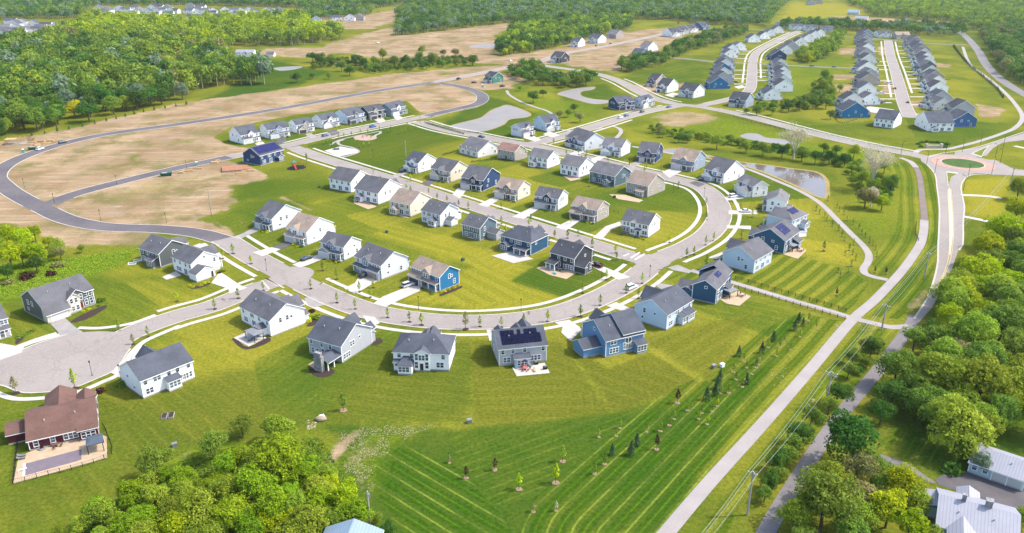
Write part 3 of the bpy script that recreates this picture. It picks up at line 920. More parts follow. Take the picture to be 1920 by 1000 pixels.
DRIVES = [  # driveways between garages and kerbs
    ([(455, 438), (478, 426), (488, 432), (460, 444), (446, 452), (432, 447)], GDRIVE), ([(546, 449), (557, 455), (526, 468), (509, 464)], ADRIVE), ([(509, 464), (526, 468), (492, 481), (474, 474)], CONC2), ([(598, 477), (608, 485), (576, 498), (562, 502), (548, 497), (572, 487)], CONC2),
    ([(690, 513), (715, 523), (681, 543), (664, 551), (645, 541), (666, 531), (671, 521)], CONC2), ([(772, 536), (790, 537), (787, 546), (745, 565), (722, 576), (700, 570), (717, 557), (757, 541)], CONC2), ([(570, 560), (588, 555), (602, 565), (612, 572), (590, 577), (578, 573)], GDRIVE),
    ([(207, 699), (232, 676), (243, 682), (244, 700), (228, 710)], CONC2), ([(90, 603), (121, 596), (144, 616), (157, 624), (113, 631), (108, 622)], GDRIVE), ([(-30, 642), (0, 644), (45, 652), (40, 662), (10, 672), (-30, 680)], CONC2),
    ([(396, 531), (412, 510), (425, 518), (450, 535), (464, 540), (430, 551), (428, 542)], CONC2), ([(350, 466), (374, 457), (396, 462), (362, 476)], CONC2), ([(680, 592), (702, 595), (712, 606), (694, 615)], CONC2), ([(912, 619), (928, 619), (927, 637), (918, 640)], CONC2),
    ([(1040, 605), (1067, 600), (1092, 617), (1070, 640), (1052, 624), (1055, 614)], CONC2), ([(1137, 574), (1155, 567), (1190, 582), (1190, 600), (1162, 582)], CONC2), ([(1228, 535), (1240, 532), (1270, 537), (1270, 546), (1240, 543)], GDRIVE), ([(1252, 502), (1271, 497), (1297, 508), (1292, 513), (1262, 507)], GDRIVE),
    ([(1326, 484), (1354, 473), (1356, 480), (1344, 486)], CONC2), ([(1362, 423), (1408, 424), (1408, 431), (1385, 429), (1364, 429)], CONC2), ([(1366, 395), (1420, 395), (1420, 402), (1366, 402)], CONC2), ([(1358, 370), (1385, 366), (1396, 372), (1362, 377)], CONC2),
    ([(1292, 343), (1322, 335), (1334, 340), (1310, 351)], ADRIVE), ([(1242, 323), (1260, 315), (1279, 321), (1255, 334)], CONC2), ([(1177, 311), (1192, 303), (1205, 305), (1187, 316)], GDRIVE), ([(1104, 301), (1128, 289), (1141, 291), (1117, 306)], CONC2), ([(1067, 290), (1082, 281), (1096, 284), (1077, 296)], CONC2),
    ([(1112, 446), (1135, 425), (1162, 416), (1166, 423), (1144, 432), (1128, 450)], CONC2), ([(790, 343), (810, 335), (819, 338), (802, 351)], ADRIVE), ([(733, 331), (757, 321), (766, 324), (746, 333)], GDRIVE), ([(848, 366), (858, 353), (878, 352), (862, 373)], CONC2), ([(896, 384), (928, 369), (941, 371), (914, 389)], CONC2),
    ([(960, 407), (1002, 387), (1014, 390), (982, 411)], CONC2), ([(1040, 427), (1077, 409), (1092, 411), (1062, 432)], CONC2), ([(1108, 500), (1127, 499), (1162, 512), (1182, 520), (1160, 525), (1145, 518)], CONC2), ([(515, 262), (535, 258), (537, 266), (524, 271)], ADRIVE), ([(612, 246), (630, 243), (638, 250), (622, 255)], ADRIVE), ([(738, 220), (748, 217), (756, 222), (744, 226)], CONC2), ([(700, 224), (716, 220), (724, 228), (712, 231)], CONC2), ([(572, 252), (582, 249), (592, 256), (582, 260)], GDRIVE), ([(475, 268), (490, 264), (502, 274), (490, 278)], CONC2),
    ([(1160, 206), (1190, 202), (1212, 206), (1180, 210)], ADRIVE), ([(1246, 179), (1262, 174), (1275, 177), (1262, 183)], CONC2), ([(1018, 252), (1030, 247), (1050, 254), (1036, 258)], CONC2), ([(978, 258), (1000, 255), (1015, 262), (1004, 266)], CONC2), ([(1376, 163), (1392, 160), (1398, 164), (1385, 167)], CONC2), ([(1600, 205), (1632, 200), (1676, 206), (1672, 212), (1640, 212)], CONC2),
]
for pts, m in DRIVES:
    struct(flat('driveway', pts, .09, m, .05))
# drives of the two far streets: short strips from the houses to the kerb
for y, x0, x1 in [(158, 1376, 1398), (148, 1375, 1399), (140, 1376, 1400), (132, 1376, 1400), (110, 1381, 1402), (102, 1383, 1402), (96, 1392, 1408), (151, 1420, 1446), (144, 1420, 1446), (136, 1420, 1444), (132, 1420, 1442), (112.5, 1426, 1444), (80, 1455, 1470), (72, 1450, 1476),
                  (88, 1683, 1698), (95, 1684, 1702), (101, 1686, 1704), (108, 1688, 1708), (116, 1690, 1712), (126, 1692, 1714), (135, 1695, 1716), (141, 1696, 1720), (148, 1698, 1722), (158, 1702, 1726), (166, 1703, 1728), (182, 1706, 1734), (197, 1708, 1740),
                  (97, 1640, 1658), (116, 1643, 1664), (123, 1644, 1666), (131, 1645, 1666), (152, 1646, 1672), (161, 1646, 1674), (176, 1646, 1678), (186, 1648, 1680), (193, 1648, 1672)]:
    a, b = G(x0, y), G(x1, y)
    struct(ribbon('driveway', np.array([a[:2], b[:2]]), 1.6, -1.6, .088, CONC2, .05))

# ------------------------------------------------------------------ ponds
SAND = mat('sandy bank', (.36, .27, .09), .9, .25, .5, 4)
BROWNW = water_mat('brown pond water', (.115, .09, .072), .1)
GREYW = water_mat('pale grey pond water', (.205, .19, .178), .5)


def pond(pts, m, rim=1.8, name='pond_water'):
    P = spline(G2(pts), 2, True)
    N = normals2(P)
    c = P.mean(0)
    s = 1 if sum(((P + N - c) ** 2).sum(1) > ((P - c) ** 2).sum(1)) > len(P) / 2 else -1
    mb = MB()
    mb.face([(*p, .03) for p in P])
    o = mb.build(name, m, recalc=False)
    if o.data.polygons[0].normal.z < 0:
        o.data.flip_normals()
    struct(o)
    if rim:
        struct(ribbon('pond_bank', np.vstack([P, P[:1]]), -.3 * s, rim * s, .036, SAND))


pond([(1250, 280), (1285, 281), (1322, 291), (1385, 304), (1435, 310), (1485, 317), (1528, 323), (1546, 336), (1549, 354), (1546, 371), (1530, 367), (1497, 350), (1460, 334), (1422, 319), (1380, 307), (1325, 296), (1272, 289), (1250, 285)], BROWNW, 1.6)
pond([(1388, 255), (1402, 250), (1420, 251), (1437, 258), (1472, 262), (1490, 268), (1480, 272), (1450, 269), (1428, 266), (1397, 260)], GREYW, 0)
pond([(845, 237), (880, 227), (902, 221), (922, 207), (940, 200), (950, 197), (977, 205), (994, 214), (987, 220), (956, 224), (943, 234), (920, 243), (900, 247), (867, 244)], GREYW, .8)
pond([(1046, 176), (1077, 167), (1113, 163), (1111, 168), (1090, 172), (1090, 180), (1112, 186), (1140, 189), (1135, 194), (1113, 195), (1083, 188), (1062, 182)], GREYW, .8)
pond([(880, 87), (905, 83), (932, 83), (933, 89), (910, 90), (890, 90)], GREYW, 0)
pond([(513, 128), (540, 125), (567, 125), (555, 130), (527, 133)], GREYW, 0)
pond([(1020, 137), (1040, 134), (1062, 140), (1078, 145), (1066, 148), (1040, 143)], GREYW, 0)
# crossing stripes
for pts in ([(1181, 484), (1198, 473), (1201, 474), (1184, 485)], [(1189, 487), (1207, 476), (1210, 477), (1192, 488)], [(1168, 480), (1178, 476), (1180, 477), (1170, 481)]):
    struct(flat('crossing_stripe', pts, .078, PAINTW))
for pts in ([(489, 527), (503, 543), (507, 542), (493, 526)], [(498, 523), (531, 541), (534, 540), (501, 522)], [(498, 523), (501, 522), (522, 535), (519, 537)]):
    struct(flat('crossing_stripe', pts, .078, mat('worn pale concrete', (.56, .50, .44), .8, .1)))
# ------------------------------------------------------------------ houses
SID = {k: siding(k + ' siding', c if max(c) > .6 else tuple(x * .72 for x in c)) for k, c in dict(
    white=(.84, .84, .84), offwhite=(.66, .66, .64), grey=(.50, .52, .56), ltgrey=(.62, .64, .68), bluegrey=(.34, .42, .54), navy=(.035, .075, .185), blue=(.055, .16, .36), bright=(.03, .21, .44),
    slate=(.035, .115, .22), steel=(.14, .32, .56), teal=(.13, .20, .24), cream=(.62, .56, .45), tan=(.50, .44, .38), dkgrey=(.13, .15, .15), charcoal=(.06, .065, .08), green=(.025, .06, .055), palebl=(.50, .60, .72), red=(.10, .018, .028), mint=(.42, .55, .62), osb=(.08, .26, .20)).items()}
ROOF = {k: shingle(k + ' shingles', c) for k, c in dict(grey=(.135, .135, .15), dark=(.075, .08, .095), slate=(.095, .105, .13), tan=(.36, .28, .22), pink=(.34, .20, .16), brown=(.165, .094, .076), mid=(.19, .185, .195)).items()}
STN = {'s': stone('beige stone veneer', (.42, .36, .30), (.62, .55, .47)), 'b': stone('brown brick veneer', (.16, .11, .09), (.26, .19, .16), 3), 'g': stone('grey stone veneer', (.15, .15, .155), (.27, .265, .265))}
PANEL = mat('solar panel', (.005, .008, .035), .4, .2, .5, 2, .05)
PANELV = mat('violet-blue solar panel', (.026, .032, .125), .4, .15, .5, 2, .06)
RED = mat('red door paint', (.22, .02, .02), .5, .1)
DOORC = mat('dark door paint', (.05, .045, .045), .5, .1)
SHUT = mat('dark shutter', (.03, .035, .04), .6, .1)


def window_mesh(name, w, h, cols, sash=True, join=False):
    fr, gl = MB(), MB()
    t, d = .12, .08
    fr.box(-w / 2 - t, w / 2 + t, -d, 0, h, h + t)
    fr.box(-w / 2 - t, w / 2 + t, -d - .02, 0, -t, 0)
    fr.box(-w / 2 - t, -w / 2, -d, 0, 0, h)
    fr.box(w / 2, w / 2 + t, -d, 0, 0, h)
    for k in range(1, cols):
        x = -w / 2 + w * k / cols
        fr.box(x - .08, x + .08, -d, 0, 0, h)
    if sash:
        for k in range(cols):
            a, b = -w / 2 + w * k / cols + .08, -w / 2 + w * (k + 1) / cols - .08
            fr.box(a, b, -d + .02, 0, h * .48, h * .54)
    g = fr if join else gl
    g.face([(-w / 2, -.035, 0), (w / 2, -.035, 0), (w / 2, -.035, h), (-w / 2, -.035, h)], 1 if join else 0)
    return fr.mesh(name, [WHITE, GLASS] if join else [WHITE], True), None if join else gl.mesh(name + '_pane', [GLASS], False)


WIN = {k: (window_mesh('window_frame', *a), window_mesh('window', *a, join=True)) for k, a in dict(a=(.9, 1.5, 1), b=(1.9, 1.5, 2), t=(2.9, 1.5, 3), s=(.8, .7, 1, False), d=(1.9, 2.1, 2, False), l=(.9, 1.9, 1), q=(1.7, .7, 2, False), v=(2.0, 3.4, 2)).items()}


def door_mesh():
    mb = MB()
    mb.box(-.62, .62, -.07, 0, 0, 2.25, 0)
    mb.box(-.47, .47, -.1, -.07, .02, 2.1, 1)
    mb.ell((.36, -.13, 1.0), .05, .04, .05, 6, 4, 2)
    return mb


DOORM = {m.name: door_mesh().mesh('door', [WHITE, m, BLACK]) for m in (RED, DOORC)}


def gdoor_mesh(w, m):
    mb = MB()
    h = 2.25
    mb.box(-w / 2 - .14, w / 2 + .14, -.05, 0, h, h + .14, 1)
    for s in (-1, 1):
        mb.box(s * (w / 2 + .07) - .07, s * (w / 2 + .07) + .07, -.05, 0, 0, h, 1)
    for k in range(4):
        mb.box(-w / 2, w / 2, -.035, 0, k * h / 4 + .015, (k + 1) * h / 4 - .015, 0)
    mb.box(-w / 2, w / 2, -.02, 0, 0, h, 2)
    return mb.mesh('garage_door', [m, WHITE, mat('panel joint shade', (.35, .35, .35), .6)])


GD = {(w, k): gdoor_mesh(w, m) for w in (4.9, 2.7) for k, m in (('w', GDOOR), ('d', mat('dark garage paint', (.06, .06, .065), .5)), ('t', mat('tan garage paint', (.42, .33, .28), .5)))}
VENT = (lambda mb: (mb.tube((0, 0, -.2), (0, 0, .45), .11, .11, 8), mb.ell((0, 0, .45), .17, .17, .1, 8, 4), mb)[-1])(MB()).mesh('roof_vent', [mat('vent metal', (.6, .6, .6), .5, .1)])
POST = (lambda mb: (mb.box(-.13, .13, -.13, .13, 0, 1), mb)[-1])(MB()).mesh('porch_post', [WHITE])
HOUSES = {}


class House:
    def __init__(s, key, L, C, R, ridge, face, wc, rc_, label, he=5.5, pitch=.58, lod=0, group=None, acc=None, gd='w', mirror=0, auto=True, name='house', hip=0, cat='house', door=DOORC):
        l, c = np.array(G(*L)[:2]), np.array(G(*C)[:2])
        u = (c - l)
        W = np.linalg.norm(u)
        u /= W
        n = np.array([-u[1], u[0]])
        if isinstance(R, tuple):
            r = np.array(G(*R)[:2])
            v = r - c
            D = np.linalg.norm(v)
            v /= D
            err = math.atan2(n[0] * v[1] - n[1] * v[0], n @ v)
            w = D / (W + D)
            e = max(-.35, min(.35, err)) * w
            u = np.array([u[0] * math.cos(e) - u[1] * math.sin(e), u[0] * math.sin(e) + u[1] * math.cos(e)])
            D = D * max(.75, math.cos(err - e)) if abs(err) < 1.2 else 11.5
        else:
            D = R
        D = min(max(D, 9.0), 17.0)
        W = min(max(W, 8.0), 19.0)
        o = c - u * W
        s.W, s.D, s.he, s.p, s.ridge, s.lod, s.rc, s.wc = W, D, he, pitch, ridge, lod, rc_, wc
        s.root = thing(name, label, cat, (o[0], o[1], 0), math.atan2(u[1], u[0]), group)
        s.u, s.o = u, o
        HOUSES[key] = s
        s.wall, s.roof, s.posts = MB(), MB(), []
        s.acc, s.gd, s.face, s.door = acc, gd, face, door
        s.wins = []
        s.rnd = random.Random(key)
        s.core(hip)
        s.mirror = mirror
        if auto:
            s.auto()

    # side frames: u along the wall left to right seen from outside, out = outwards
    def P(s, side, u, out, z):
        W, D = s.W, s.D
        return {'S': (u, -out, z), 'E': (W + out, u, z), 'N': (W - u, D + out, z), 'W': (-out, D - u, z)}[side]

    def len(s, side):
        return s.W if side in 'SN' else s.D

    def rot(s, side):
        return {'S': 0, 'E': math.pi / 2, 'N': math.pi, 'W': -math.pi / 2}[side]

    def seen(s, side):
        """does this side of the house look towards the street side we see it from"""
        m = s.P(side, s.len(side) / 2, 0, 0)
        q = s.P(side, s.len(side) / 2, 1, 0)
        n = np.array([q[0] - m[0], q[1] - m[1]])
        nw = np.array([n[0] * s.u[0] - n[1] * s.u[1], n[0] * s.u[1] + n[1] * s.u[0]])
        mw = s.o + np.array([m[0] * s.u[0] - m[1] * s.u[1], m[0] * s.u[1] + m[1] * s.u[0]])
        return -(mw @ nw) / np.linalg.norm(mw) > -.12

    def core(s, hip):
        W, D, he, p = s.W, s.D, s.he, s.p
        w = s.wall
        w.box(-.04, W + .04, -.04, D + .04, -.1, .38, 2)
        w.hexa([(0, 0, .38), (W, 0, .38), (W, D, .38), (0, D, .38), (0, 0, he), (W, 0, he), (W, D, he), (0, D, he)], 0)
        ov, rk, t = .45, .4, .24
        if hip:
            h = min(W, D) / 2
            q = min(h, hip)
            zr = he + h * p
            e = [(-ov, -ov), (W + ov, -ov), (W + ov, D + ov), (-ov, D + ov)]
            ze = he - ov * p + .1
            s.zr = zr
            a, b = ((q, D / 2), (W - q, D / 2)) if W >= D else ((W / 2, q), (W / 2, D - q))
            E_ = [(x, y, ze) for x, y in e]
            A, B = (*a, zr), (*b, zr)
            r = s.roof
            if W >= D:
                r.face([E_[0], E_[1], B, A]); r.face([E_[1], E_[2], B]); r.face([E_[2], E_[3], A, B]); r.face([E_[3], E_[0], A])
            else:
                r.face([E_[0], E_[1], A]); r.face([E_[1], E_[2], B, A]); r.face([E_[2], E_[3], B]); r.face([E_[3], E_[0], A, B])
            for k in range(4):
                a_, b_ = E_[k], E_[(k + 1) % 4]
                r.face([(a_[0], a_[1], ze - t), (b_[0], b_[1], ze - t), b_, a_], 1)
            r.face([(x, y, ze - t) for x, y in e][::-1], 1)
            return
        if s.ridge == 'x':
            zr = he + D / 2 * p
            for x in (0, W):
                w.face([(x, 0, he), (x, D, he), (x, D / 2, zr)] if x else [(x, D, he), (x, 0, he), (x, D / 2, zr)], 0)
            T = lambda a, b, z: (a, b, z)
            n1, n2 = D, W
        else:
            zr = he + W / 2 * p
            for y in (0, D):
                w.face([(0, y, he), (W, y, he), (W / 2, y, zr)], 0)
            T = lambda a, b, z: (b, a, z)
            n1, n2 = W, D
        s.zr = zr
        s.gable_roof(lambda c, l, z: T(l, c, z), 0, n1, -rk, n2 + rk, he + .1, p, ov, t)

    def gable_roof(s, T, c0, c1, l0, l1, ze, p, ov, t):
        """T(cross, along, z): two slabs, white rake and fascia boards"""
        m = (c0 + c1) / 2
        zr = ze + (c1 - c0) / 2 * p
        zo = ze - ov * p
        r = s.roof
        for a, b in ((c0 - ov, m), (c1 + ov, m)):
            q = [T(a, l0, zo), T(a, l1, zo), T(b, l1, zr), T(b, l0, zr)]
            d = [(x, y, z - t) for x, y, z in q]
            r.face(q, 0)
            r.face(d[::-1], 1)
            r.face([q[0], d[0], d[1], q[1]], 1)
            r.face([q[1], d[1], d[2], q[2]], 1)
            r.face([q[3], d[3], d[0], q[0]], 1)

    def bump(s, side, u0, u1, d, ze, p=.6, kind='gable', mi=0, inset=None, base=0.0, ov=.35):
        """block standing out from a side: base storey, roof gable / shed"""
        w = s.wall
        P = lambda u, o, z: s.P(side, u, o, z)
        i = -.1
        if base <= .01:
            w.hexa([P(u0 - .03, d + .03, -.1), P(u1 + .03, d + .03, -.1), P(u1 + .03, i, -.1), P(u0 - .03, i, -.1), P(u0 - .03, d + .03, .38), P(u1 + .03, d + .03, .38), P(u1 + .03, i, .38), P(u0 - .03, i, .38)], 2)
            base = .38
        w.hexa([P(u0, d, base), P(u1, d, base), P(u1, i, base), P(u0, i, base), P(u0, d, ze), P(u1, d, ze), P(u1, i, ze), P(u0, i, ze)], mi)
        if kind == 'gable':
            zr = ze + (u1 - u0) / 2 * p
            w.face([P(u0, d, ze), P(u1, d, ze), P((u0 + u1) / 2, d, zr)], mi)
            if inset is None:
                eaves = (s.ridge == 'x') == (side in 'SN')
                inset = max(.1, (zr + .1 - s.he) / s.p) if eaves and zr > s.he else .1
            s.gable_roof(lambda c, l, z: P(c, l, z), u0, u1, -inset, d + .3, ze + .08, p, ov, .18)
        elif kind == 'shed':
            s.shed(side, u0 - .3, u1 + .3, d + .35, ze + .1, p)
        elif kind == 'hip':
            zr = ze + d * .5
            a = [P(u0 - .3, d + .3, ze), P(u1 + .3, d + .3, ze), P(u1 + .3, 0.02, ze), P(u0 - .3, 0.02, ze)]
            b0, b1 = P(u0 + (u1 - u0) * .3, .02, zr), P(u1 - (u1 - u0) * .3, .02, zr)
            s.roof.face([a[0], a[1], b1, b0]); s.roof.face([a[1], a[2], b1]); s.roof.face([a[3], a[0], b0]); s.roof.face(a[::-1], 1)

    def shed(s, side, u0, u1, d, z, p=.35, rise=None):
        P = lambda u, o, zz: s.P(side, u, o, zz)
        zt = z + d * p if rise is None else z + rise
        q = [P(u0, d, z), P(u1, d, z), P(u1, .02, zt), P(u0, .02, zt)]
        b = [(x, y, zz - .18) for x, y, zz in q]
        r = s.roof
        r.face(q, 0); r.face(b[::-1], 1)
        for k in (0, 1, 3):
            r.face([q[k], b[k], b[(k + 1) % 4], q[(k + 1) % 4]], 1)

    def win(s, side, u, z, k='a', out=0.0):
        if s.seen(side):
            s.wins.append((side, u, z, k, out))

    def place(s, me, name, side, u, out, z):
        return link(name, me, s.root, s.P(side, u, out, z), s.rot(side))

    def porch(s, side, u0, u1, d, z=2.85, n=3, p=.22):
        s.shed(side, u0 - .2, u1 + .2, d + .3, z, p)
        P = lambda u, o, zz: s.P(side, u, o, zz)
        s.wall.hexa([P(u0, d, -.05), P(u1, d, -.05), P(u1, 0, -.05), P(u0, 0, -.05), P(u0, d, .3), P(u1, d, .3), P(u1, 0, .3), P(u0, 0, .3)], 2)
        for k in range(n):
            u = u0 + .2 + (u1 - u0 - .4) * k / max(1, n - 1)
            s.posts.append((P(u, d - .22, .3), z - .3))

    def front(s, side):
        W = s.len(side)
        f = (lambda u: W - u) if s.mirror else (lambda u: u)
        g0, g1 = sorted((f(.25), f(min(6.1, W * .52))))
        gm = (g0 + g1) / 2
        d = 1.5 + s.rnd.random() * .8
        am = 1 if s.acc else 0
        s.bump(side, g0, g1, d, 2.95, .55, s.rnd.choice(['gable', 'shed']) if s.lod < 2 else 'gable', am)
        s.garage = (side, gm, d)
        if s.seen(side):
            s.place(GD[(4.9 if g1 - g0 > 5.3 else 2.7, s.gd)], 'garage_door', side, gm, d + .004, .1)
        p0, p1 = sorted((f(min(6.1, W * .52) + .15), f(W - .3)))
        if s.lod < 2:
            s.porch(side, p0, p1, 1.7)
        dc = f(min(6.1, W * .52) + 1.2)
        if s.seen(side):
            s.place(DOORM[s.door.name], 'door', side, dc, .0, .35)
        s.win(side, f(W - 2.0), .95, 'b')
        cu = W * (.5 + (s.rnd.random() - .5) * .16)
        cw = 2.0
        eaves = (s.ridge == 'x') == (side in 'SN')
        if eaves:
            s.bump(side, cu - cw, cu + cw, .5, s.he, .85, 'gable', am, base=2.9)
        for u, k in ((1.5, 'a'), (3.6, 'b'), (cu, 'b'), (W - 1.6, 'a')):
            if abs(u - cu) < .1:
                s.win(side, f(u) if s.mirror == 2 else u, 3.55, k, .5 if eaves else 0)
            elif abs(f(u) - cu) > cw + .7:
                s.win(side, f(u), 3.55, k)

    def back(s, side):
        W = s.len(side)
        v = s.rnd.randrange(3)
        f = (lambda u: W - u) if s.rnd.random() < .5 else (lambda u: u)
        for u, k in ((1.5, 'a'), (W * .36, 'a'), (W * .6, 'b' if v else 'a'), (W - 1.5, 'a')):
            s.win(side, f(u), 3.55, k)
        if v == 0:
            s.win(side, f(W * .2), .95, 'b'); s.win(side, f(W * .5), .45, 'd'); s.win(side, f(W * .8), .95, 'b')
        else:
            b0, b1 = sorted((f(W * .12), f(W * .12 + 3.9)))
            s.bump(side, b0, b1, 2.3, 2.75, .4 if v == 1 else .5, 'shed' if v == 1 else 'gable')
            s.win(side, (b0 + b1) / 2, .95, 't', 2.3)
            s.win(side, f(W * .56), .45, 'd'); s.win(side, f(W * .84), .95, 'b')

    def side(s, side):
        W = s.len(side)
        for u, z, k in s.rnd.sample([(W * .3, 3.6, 'a'), (W * .62, 3.9, 's'), (W * .75, 1.2, 'a'), (W * .25, 1.6, 's'), (W * .5, 3.6, 'a')], 3):
            s.win(side, u, z, k)

    def auto(s):
        opp = {'S': 'N', 'N': 'S', 'E': 'W', 'W': 'E'}
        s.front(s.face)
        s.back(opp[s.face])
        for q in 'SENW':
            if q not in (s.face, opp[s.face]):
                s.side(q)

    def solar(s, side, c0, c1, t0, t1, gaps=()):
        """panels on the roof slope above a side; t along the slope from eave 0 to ridge 1"""
        half = (s.D if side in 'SN' else s.W) / 2
        mb = MB()
        nr = 3
        for k in range(nr):
            a, b = t0 + (t1 - t0) * k / nr, t0 + (t1 - t0) * (k + .95) / nr
            for g0, g1 in (gaps[k] if gaps else [(c0, c1)]):
                m = max(1, round((g1 - g0) / 1.2))
                for j in range(m):
                    x0, x1 = g0 + (g1 - g0) * j / m + .02, g0 + (g1 - g0) * (j + 1) / m - .02
                    q = [s.P(side, x, -half * tt, s.he + half * tt * s.p + .1 + dz) for dz in (.06, .16) for x, tt in ((x0, a), (x1, a), (x1, b), (x0, b))]
                    mb.hexa(q)
        mb.build('solar_panel', PANEL if s.wc == 'grey' else PANELV, s.root)

    def vents(s):
        if s.ridge == 'x':
            side = 'S'
        else:
            side = 'E'
        half = (s.D if side == 'S' else s.W) / 2
        ln = s.len(side)
        for f_, t in ((.25, .55), (.7, .6)):
            link('roof_vent', VENT, s.root, s.P(side, ln * f_, -half * t, s.he + half * t * s.p + .1))

    def done(s):
        if s.lod < 2:
            if s.lod == 0:
                for x, y in ((0, 0), (s.W, 0), (s.W, s.D), (0, s.D)):
                    s.wall.box(x - .09, x + .09, y - .09, y + .09, .38, s.he - .05, 3)
            for q, hh_ in s.posts:
                link('porch_post', POST, s.root, q, 0, (1, 1, hh_))
        s.wall.build('wall', [SID[s.wc], STN[s.acc] if s.acc in STN else SID[s.acc or s.wc], FOUND, WHITE], s.root)
        s.roof.build('roof', [ROOF[s.rc], WHITE], s.root)
        for side, u, z, k, out in s.wins:
            (fm, pm), (jm, _) = WIN[k]
            if s.lod == 0:
                o = s.place(fm, 'window', side, u, out + .003, z)
                link('pane', pm, o)
            else:
                s.place(jm, 'window', side, u, out + .003, z)
        if s.lod == 0 and s.rnd.random() < .9:
            s.vents()
        return s


